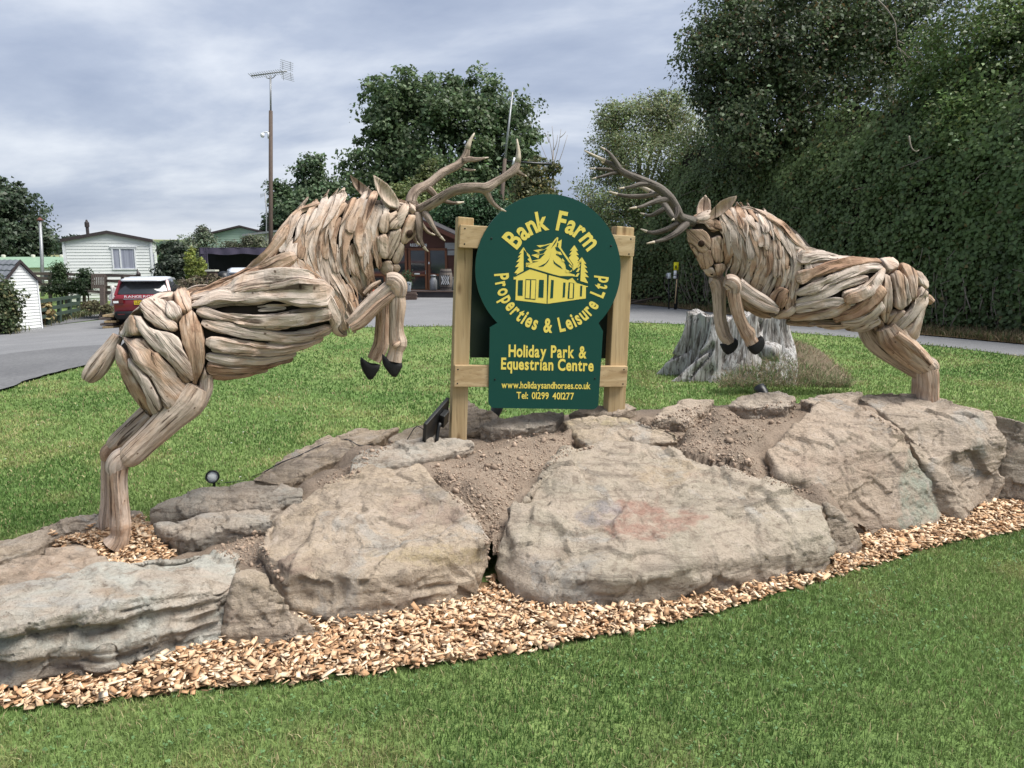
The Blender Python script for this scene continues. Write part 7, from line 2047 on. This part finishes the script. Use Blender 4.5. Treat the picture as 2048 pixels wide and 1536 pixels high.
part('shade_backing', mk_mesh('shade_backing', q, np.stack([i0, i0 + 1, i0 + 131, i0 + 130], -1).reshape(-1, 4)), M['hcore'], t)  # solid backing behind the leaves; the hedge's inner shade is its colour
nl = 155000
# more leaves where the hedge is near
w = 1 / np.linalg.norm(bl - CAMP, axis=1) ** 1.2; cdf = np.cumsum(w) / w.sum()
ii_ = np.interp(RNG.random(nl), cdf, np.arange(nH)); hh = RNG.random(nl) ** .9 * 1.05
P, O = hedge_surf(ii_, hh)
P = P + O * (RNG.normal(size=(nl, 1)) * .09 - .02) + np.array([0, 0, 1.0]) * RNG.normal(size=(nl, 1)) * (.03 + .22 * sstep(hh, .85, 1.0))[:, None]
dens = fbm(P * 1.3 + 7, 3)
keep = ((dens > -.30) | (RNG.random(nl) < .35)) & (RNG.random(nl) > .7 * sstep(hh, .86, 1.05))
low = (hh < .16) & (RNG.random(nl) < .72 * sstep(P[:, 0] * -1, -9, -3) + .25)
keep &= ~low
P, O = P[keep], O[keep]
near = 1 - sstep(np.linalg.norm(P - CAMP, axis=1), 13, 24)
base_c = np.array([.120, .168, .062]) * (1 - near[:, None]) + np.array([.128, .205, .068]) * near[:, None]
c = lcol(len(P), (1, 1, 1), .4, P, None, 0, .9) * base_c
m = RNG.random(len(P)) < .035; c[m] = np.array([.17, .14, .05]) * RNG.uniform(.6, 1.3, (m.sum(), 1))
V, Fc, c = leaves(P, O * 1.0 + np.array([0, -.1, .45]), .088, c, .42, aspect=.9)
part('ivy_leaves', mk_mesh('ivy_leaves', V, Fc, False, col=c), M['leaf'], t)
Tw = []
for _ in range(240):      # bare stems near the ground and poking out
    i = RNG.uniform(25, nH - 2); h0 = RNG.uniform(0, .12); P0, O0 = hedge_surf(np.array([i]), np.array([h0])); P1, _ = hedge_surf(np.array([i + RNG.normal() * .8]), np.array([h0 + RNG.uniform(.08, .24)]))
    Tw.append(tube(resample([P0[0] + O0[0] * .05, (P0[0] + P1[0]) / 2 + RNG.normal(size=3) * .12, P1[0] + O0[0] * .1], 6), np.linspace(.016, .007, 6), 5))
for _ in range(60):
    i = RNG.uniform(20, nH - 2); h0 = RNG.uniform(.2, .95); P0, O0 = hedge_surf(np.array([i]), np.array([h0])); d = O0[0] * RNG.uniform(.2, .5) + RNG.normal(size=3) * .2
    Tw.append(tube(resample([P0[0], P0[0] + d * .5 + RNG.normal(size=3) * .04, P0[0] + d], 5), np.linspace(.010, .004, 5), 5))
V, Fc = join(Tw); part('twigs', mk_mesh('twigs', V, Fc), M['twig'], t, kind='stuff')
# hanging bare branches seen on the hedge
for lab, pts_ in (('bare curved twig hanging in the hedge above the right stag back', [(1818,272),(1820,285),(1824,297),(1832,303),(1838,300)]), ('tangle of thin bare twigs high in the trees at the upper right', [(1756,0),(1775,20),(1790,45),(1793,75),(1796,95)])):
    k_ = 15.2 if 'curved' in lab else 19
    P_ = np.array([at(u, v, k_) for u, v in pts_]); o = thing('bare_twig', lab, 'twig', P_[-1])
    Ps = [tube(resample(P_, 16), np.linspace(.018, .008, 16), 6)]
    if 'tangle' in lab:
        for u0, v0, u1, v1 in [(1793,80,1840,95),(1795,95,1830,125),(1796,95,1845,130),(1800,100,1815,140),(1810,100,1860,98),(1830,95,1850,118)]:
            Ps.append(tube(resample([at(u0, v0, k_), at((u0 + u1) / 2 + 4, (v0 + v1) / 2 + 5, k_), at(u1, v1, k_)], 8), np.linspace(.012, .005, 8), 5))
    V, Fc = join(Ps); part('twig', mk_mesh('twig', V, Fc), M['twig'], o)
# dry grass and weeds at the hedge foot
Pv = []
for a, b2, n_ in ((1262, 1760, 3200), (1760, 2200, 3800)):
    u = RNG.uniform(a, b2, n_); vf = np.interp(u, [1262,1330,1440,1600,1750,1880,2050,2300], [608,613,626,645,661,673,689,713])
    Pv.append(G(u, vf - RNG.random(n_) ** 1.4 * 26 + 1))
Pv = np.concatenate(Pv)
cc = np.where((RNG.random(len(Pv)) < .55)[:, None], np.array([.24, .18, .105]), np.array([.10, .115, .045])) * RNG.uniform(.5, 1.2, (len(Pv), 1))
V, Fc, c = blades(Pv, .20, .022, cc, .9); o = part('dry_grass', mk_mesh('dry_grass', V, Fc, False, col=c), M['grass']); tag(o, kind='stuff')

# ---- shrubs and small trees at the left and middle
tree('yellow_conifer', 'taller of two upright yellow green conifers by the awning', 'conifer', (386, 560, 33), [(384,520,10,20,33),(385,540,12,18,33),(384,503,5,9,33)], 5200, .06, (0.238, 0.280, 0.063), trunk_r=.06, clump=.14, nclump=40, limbs=False, fq=2)
tree('yellow_conifer', 'shorter of two upright yellow green conifers by the awning', 'conifer', (406, 560, 32.6), [(405,530,7,15,32.6),(404,547,10,12,32.6)], 3800, .06, (0.238, 0.280, 0.063), trunk_r=.06, clump=.14, nclump=40, limbs=False, fq=2)
tree('willow_shrub', 'pale silvery willow shrub between the white caravan and the green caravan', 'shrub', (405, 570, 46), [(398,490,28,22,46),(412,472,18,16,46),(380,505,20,18,46),(405,460,8,10,46)], 3600, .13, (0.16, 0.19, 0.13), trunk_r=.1, clump=.25, nclump=30, fq=1, extra_twigs=30)
tree('shrub', 'grey green bush in front of the pale green caravan', 'shrub', (500, 570, 45), [(480,492,34,10,45),(515,490,30,12,45),(500,482,18,9,45)], 3000, .12, (0.105, 0.115, 0.072), trunk_r=.08, clump=.25, nclump=30, fq=1, extra_twigs=20)
tree('shrub', 'dark bush at the right end of the white caravan', 'shrub', (345, 590, 34), [(345,545,24,28,34),(362,520,22,25,36),(335,565,18,20,33.5),(366,550,20,25,34),(345,505,20,18,38)], 11000, .13, (0.042, 0.058, 0.036), trunk_r=.08, clump=.22, nclump=40, fq=1)
tree('shrub', 'brownish dry bush below the yellow conifers', 'shrub', (400, 600, 31), [(380,572,24,16,31),(410,575,26,18,31),(440,580,25,18,31),(360,588,20,12,30.5),(430,562,14,10,31)], 9000, .11, (0.15, 0.13, 0.085), 'leafdull', trunk_r=.05, clump=.25, nclump=30, fq=1.5, extra_twigs=60, zmin=0.02)
tree('shrub', 'leafy green bush at the left edge in front of the white shed', 'shrub', (10, 662, 24.5), [(10,600,24,40,24.5),(0,640,36,28,24.5),(-20,590,30,40,24.5),(22,630,14,22,24.5)], 12000, .10, (0.062, 0.085, 0.038), trunk_r=.06, clump=.22, nclump=50, fq=1.5, alt=(.2, .19, .09), altp=.12, zmin=0.0)
tree('climbing_ivy', 'ivy column on the fence post left of the picket gate', 'climber', (120, 600, 33.2), [(119,545,8,16,33.2),(119,565,8,14,33.2)], 2600, .09, (0.045, 0.075, 0.03), trunk_r=.04, clump=.4, nclump=40, limbs=False)
tree('climbing_ivy', 'ivy clump on the fence post touching the picket gate', 'climber', (172, 600, 33), [(171,555,11,14,33),(172,575,8,14,33)], 2600, .09, (0.04, 0.066, 0.03), trunk_r=.04, clump=.4, nclump=40, limbs=False)
tree('shrub', 'dark low bushes behind the green fence', 'shrub', (130, 605, 32), [(120,578,28,8,33),(150,574,22,9,33),(165,580,16,8,33)], 5000, .09, (0.04, 0.062, 0.03), trunk_r=.04, clump=.3, nclump=40, limbs=False, zmin=0.0)
tree('ornamental_grass', 'straw coloured ornamental grass between the shed and the green fence', 'plant', (82, 640, 28.5), [(82,615,12,12,28.5),(80,630,12,12,28.5)], 900, .22, (0.42, 0.36, 0.18), 'leafdull', trunk_r=.03, clump=.4, nclump=20, limbs=False, spread=.9)
tree('shrub', 'low brown weeds behind the gravel left of the dark red car', 'shrub', (190, 628, 30.5), [(190,612,22,7,30.5),(212,617,12,6,30)], 2600, .09, (0.13, 0.12, 0.07), 'leafdull', trunk_r=.02, clump=.3, nclump=30, limbs=False, zmin=0.0)
# weeds along the foot of the green fence
u = RNG.uniform(20, 230, 1600); vf = np.interp(u, [20, 60, 100, 160, 230], [664, 654, 645, 632, 622])
Pw = G(u, vf + RNG.normal(size=1600) * 3); cc = np.where((RNG.random(1600) < .5)[:, None], np.array([.22, .20, .11]), np.array([.09, .12, .05])) * RNG.uniform(.6, 1.2, (1600, 1))
V, Fc, c = blades(Pw, .22, .03, cc, .9); o = part('rough_grass', mk_mesh('rough_grass', V, Fc, False, col=c), M['grass']); tag(o, kind='stuff')
# trees far off between the caravans: one wood on the hill
Pf = np.stack([RNG.uniform(-330, 60, 9000), RNG.uniform(330, 380, 9000), 0 * np.zeros(9000)], -1)
hgt = -4 + 15 * sstep(Pf[:, 1], 230, 620); Pf[:, 2] = hgt + RNG.random(9000) ** .7 * (7 + 5 * fbm(np.stack([Pf[:, 0] * .04, Pf[:, 1] * .04, 0 * Pf[:, 0]], -1), 3))
V, Fc, c = leaves(Pf, np.tile([0, -.5, .8], (9000, 1)), 3.2, lcol(9000, (.055, .075, .055), .3, Pf, fq=.05), .6); o = part('far_wood', mk_mesh('far_wood', V, Fc, False, col=c), M['leafdull']); tag(o, kind='stuff')

# ================================================================== the old stump
g0 = ground(g1(1503, 772)); kS = depth(g0); sS = kS / F
st = thing('tree_stump', 'big bleached old tree stump with fluted sides behind the right stag forelegs', 'stump', g0)
def mat_stump():
    t = NT('bleached_stump'); o = t.obj()
    a = t.noise(t.mapping(o, (16, 16, 1.3)), 1.0, 6, .65, .8); b = t.noise(t.mapping(o, (48, 48, 2.5)), 1.0, 4, .65, .5)
    c = t.ramp(a, [(0.33, (0.035, 0.03, 0.026)), (0.43, (0.22, 0.195, 0.175)), (0.55, (0.47, 0.45, 0.43)), (0.72, (0.58, 0.565, 0.55))])
    c = t.mix(t.ramp(b, [(0.36, (0.85, 0.85, 0.85)), (0.46, (0, 0, 0))]), c, (0.06, 0.05, 0.045))
    t.base(c); bb = t.bump(a, .9, .05); t.bump(b, .7, .02, bb); return t.fin(.85, .2)
m_, r_ = 260, 60
th = np.linspace(0, 2 * math.pi, m_, endpoint=False); R = []
Hs = 138 * sS
for j in range(r_):
    h = j / (r_ - 1)
    flare = (1 - h) ** 1.7
    rad = (97 + 44 * flare) * sS
    tw = th + .25 * flare
    q = np.stack([np.cos(tw) * 2.2, np.sin(tw) * 2.2, np.full(m_, h * .8)], -1)
    tw = tw + .22 * fbm(np.stack([np.cos(th) * 1.5, np.sin(th) * 1.5, np.full(m_, h * 1.6)], -1), 3)
    root = np.maximum(0, np.sin(tw * 6 + 1.6 * np.sin(tw * 2) + 1.1)) ** 1.2
    rr = rad * (1 + (.18 + .22 * flare) * (root - .35) + .12 * fbm(q * 1.6, 3) - .18 * sstep(np.abs(fbm(np.stack([np.cos(tw) * 3.2, np.sin(tw) * 4, np.full(m_, h * .7)], -1), 2)), .10, .0) + .06 * fbm(np.stack([np.cos(tw) * 9, np.sin(tw) * 9, np.full(m_, h * .9)], -1), 2))
    z = h * Hs * (1 + (.10 * fbm(np.stack([np.cos(th) * 2, np.sin(th) * 2, 0 * th + 3], -1), 2) + .09 * fbm(np.stack([np.cos(th) * 9, np.sin(th) * 9, 0 * th + 3], -1), 2)) * sstep(h, .6, 1.0)) - .03
    R.append(np.stack([g0[0] + rr * np.cos(th) * 1.0 + (-.0) * h, g0[1] + .75 + rr * np.sin(th) * .85, g0[2] + z * np.ones(m_)], -1))
R = np.array(R); top_c = R[-1].mean(0)
for f, dz in ((.85, -.03), (.5, -.10), (.2, -.12)): R = np.concatenate([R, [top_c + (R[r_ - 1] - top_c) * f + np.array([0, 0, dz])]])
V, Fc = rings(R); part('stump', mk_mesh('stump', V, Fc), mat_stump(), st)
Pk = at(1500, 742, kS - .1)
# knot on the front
V, Fc = tube(resample([at(1535, 705, kS - .05), at(1540, 700, kS - .22), at(1543, 694, kS - .30)], 8), [.12, .14, .15, .14, .12, .09, .05, .02], 14, .5, 3); part('burl', mk_mesh('burl', V, Fc), mat_stump(), st)
# soil bank and weeds to its right
xs_ = np.linspace(-1, 1, 40); bx_, by_ = np.meshgrid(xs_, xs_)
bk = ground(g1(1640, 765)); zz = np.maximum(0, 1 - bx_ ** 2 - by_ ** 2) ** 1.0
rx_, hh_ = 104 * sS, 78 * sS
px_ = bk[0] + bx_ * rx_ + .25 * (zz) * -1 * .8; py_ = bk[1] + .7 + by_ * .9
pz_ = bk[2] - .05 + zz * hh_ * (1 + .25 * fbm(np.stack([px_ * 3, py_ * 3, 0 * px_], -1), 3)) + .04 * fbm(np.stack([px_ * 9, py_ * 9, 0 * px_], -1), 3)
i0 = np.arange(39)[:, None] * 40 + np.arange(39)[None]
bank = part('earth_bank', mk_mesh('earth_bank', np.stack([px_, py_, pz_], -1).reshape(-1, 3), np.stack([i0, i0 + 1, i0 + 41, i0 + 40], -1).reshape(-1, 4)), simple('dry_earth', (0.15, 0.115, 0.08), (0.09, 0.085, 0.045), 5, .95, bump=.9, bscale=25)); tag(bank, kind='structure')
n_ = 3000; u_ = RNG.uniform(-1, 1, (n_ * 2, 2)); u_ = u_[(u_ ** 2).sum(1) < 1][:n_]; z_ = 1 - (u_ ** 2).sum(1)
Pb = np.stack([bk[0] + u_[:, 0] * rx_ - .2 * z_, bk[1] + .7 + u_[:, 1] * .9, bk[2] - .04 + z_ * hh_], -1)
cc = np.where((RNG.random(len(Pb)) < .6)[:, None], np.array([.34, .245, .175]), np.array([.13, .16, .065])) * RNG.uniform(.6, 1.3, (len(Pb), 1))
V1 = blades(Pb, .08, .006, cc, 2.0)
uf = RNG.uniform(1440, 1700, 2600); vf_ = RNG.uniform(0, 1, 2600) ** 1.6
Pc = np.array([at(a, 775 - b * (62 if a < 1640 else 48) * max(0.1, 1 - abs(a - 1560) / 170), kS - .62 + .35 * b) for a, b in zip(uf, vf_)])
gg = gz(Pc[:, 0], Pc[:, 1]); Pc[:, 2] = np.maximum(Pc[:, 2], gg)
cc2 = np.where((RNG.random(len(Pc)) < .55)[:, None], np.array([.30, .235, .155]), np.array([.12, .18, .065])) * RNG.uniform(.6, 1.3, (len(Pc), 1))
V2 = blades(Pc, .11, .007, cc2, 1.6)
V = np.concatenate([V1[0], V2[0]]); Fc = np.concatenate([V1[1], V2[1] + len(V1[0])]); c = np.concatenate([V1[2], V2[2]])
o = part('weeds', mk_mesh('weeds', V, Fc, False, col=c), M['grass']); tag(o, kind='stuff')
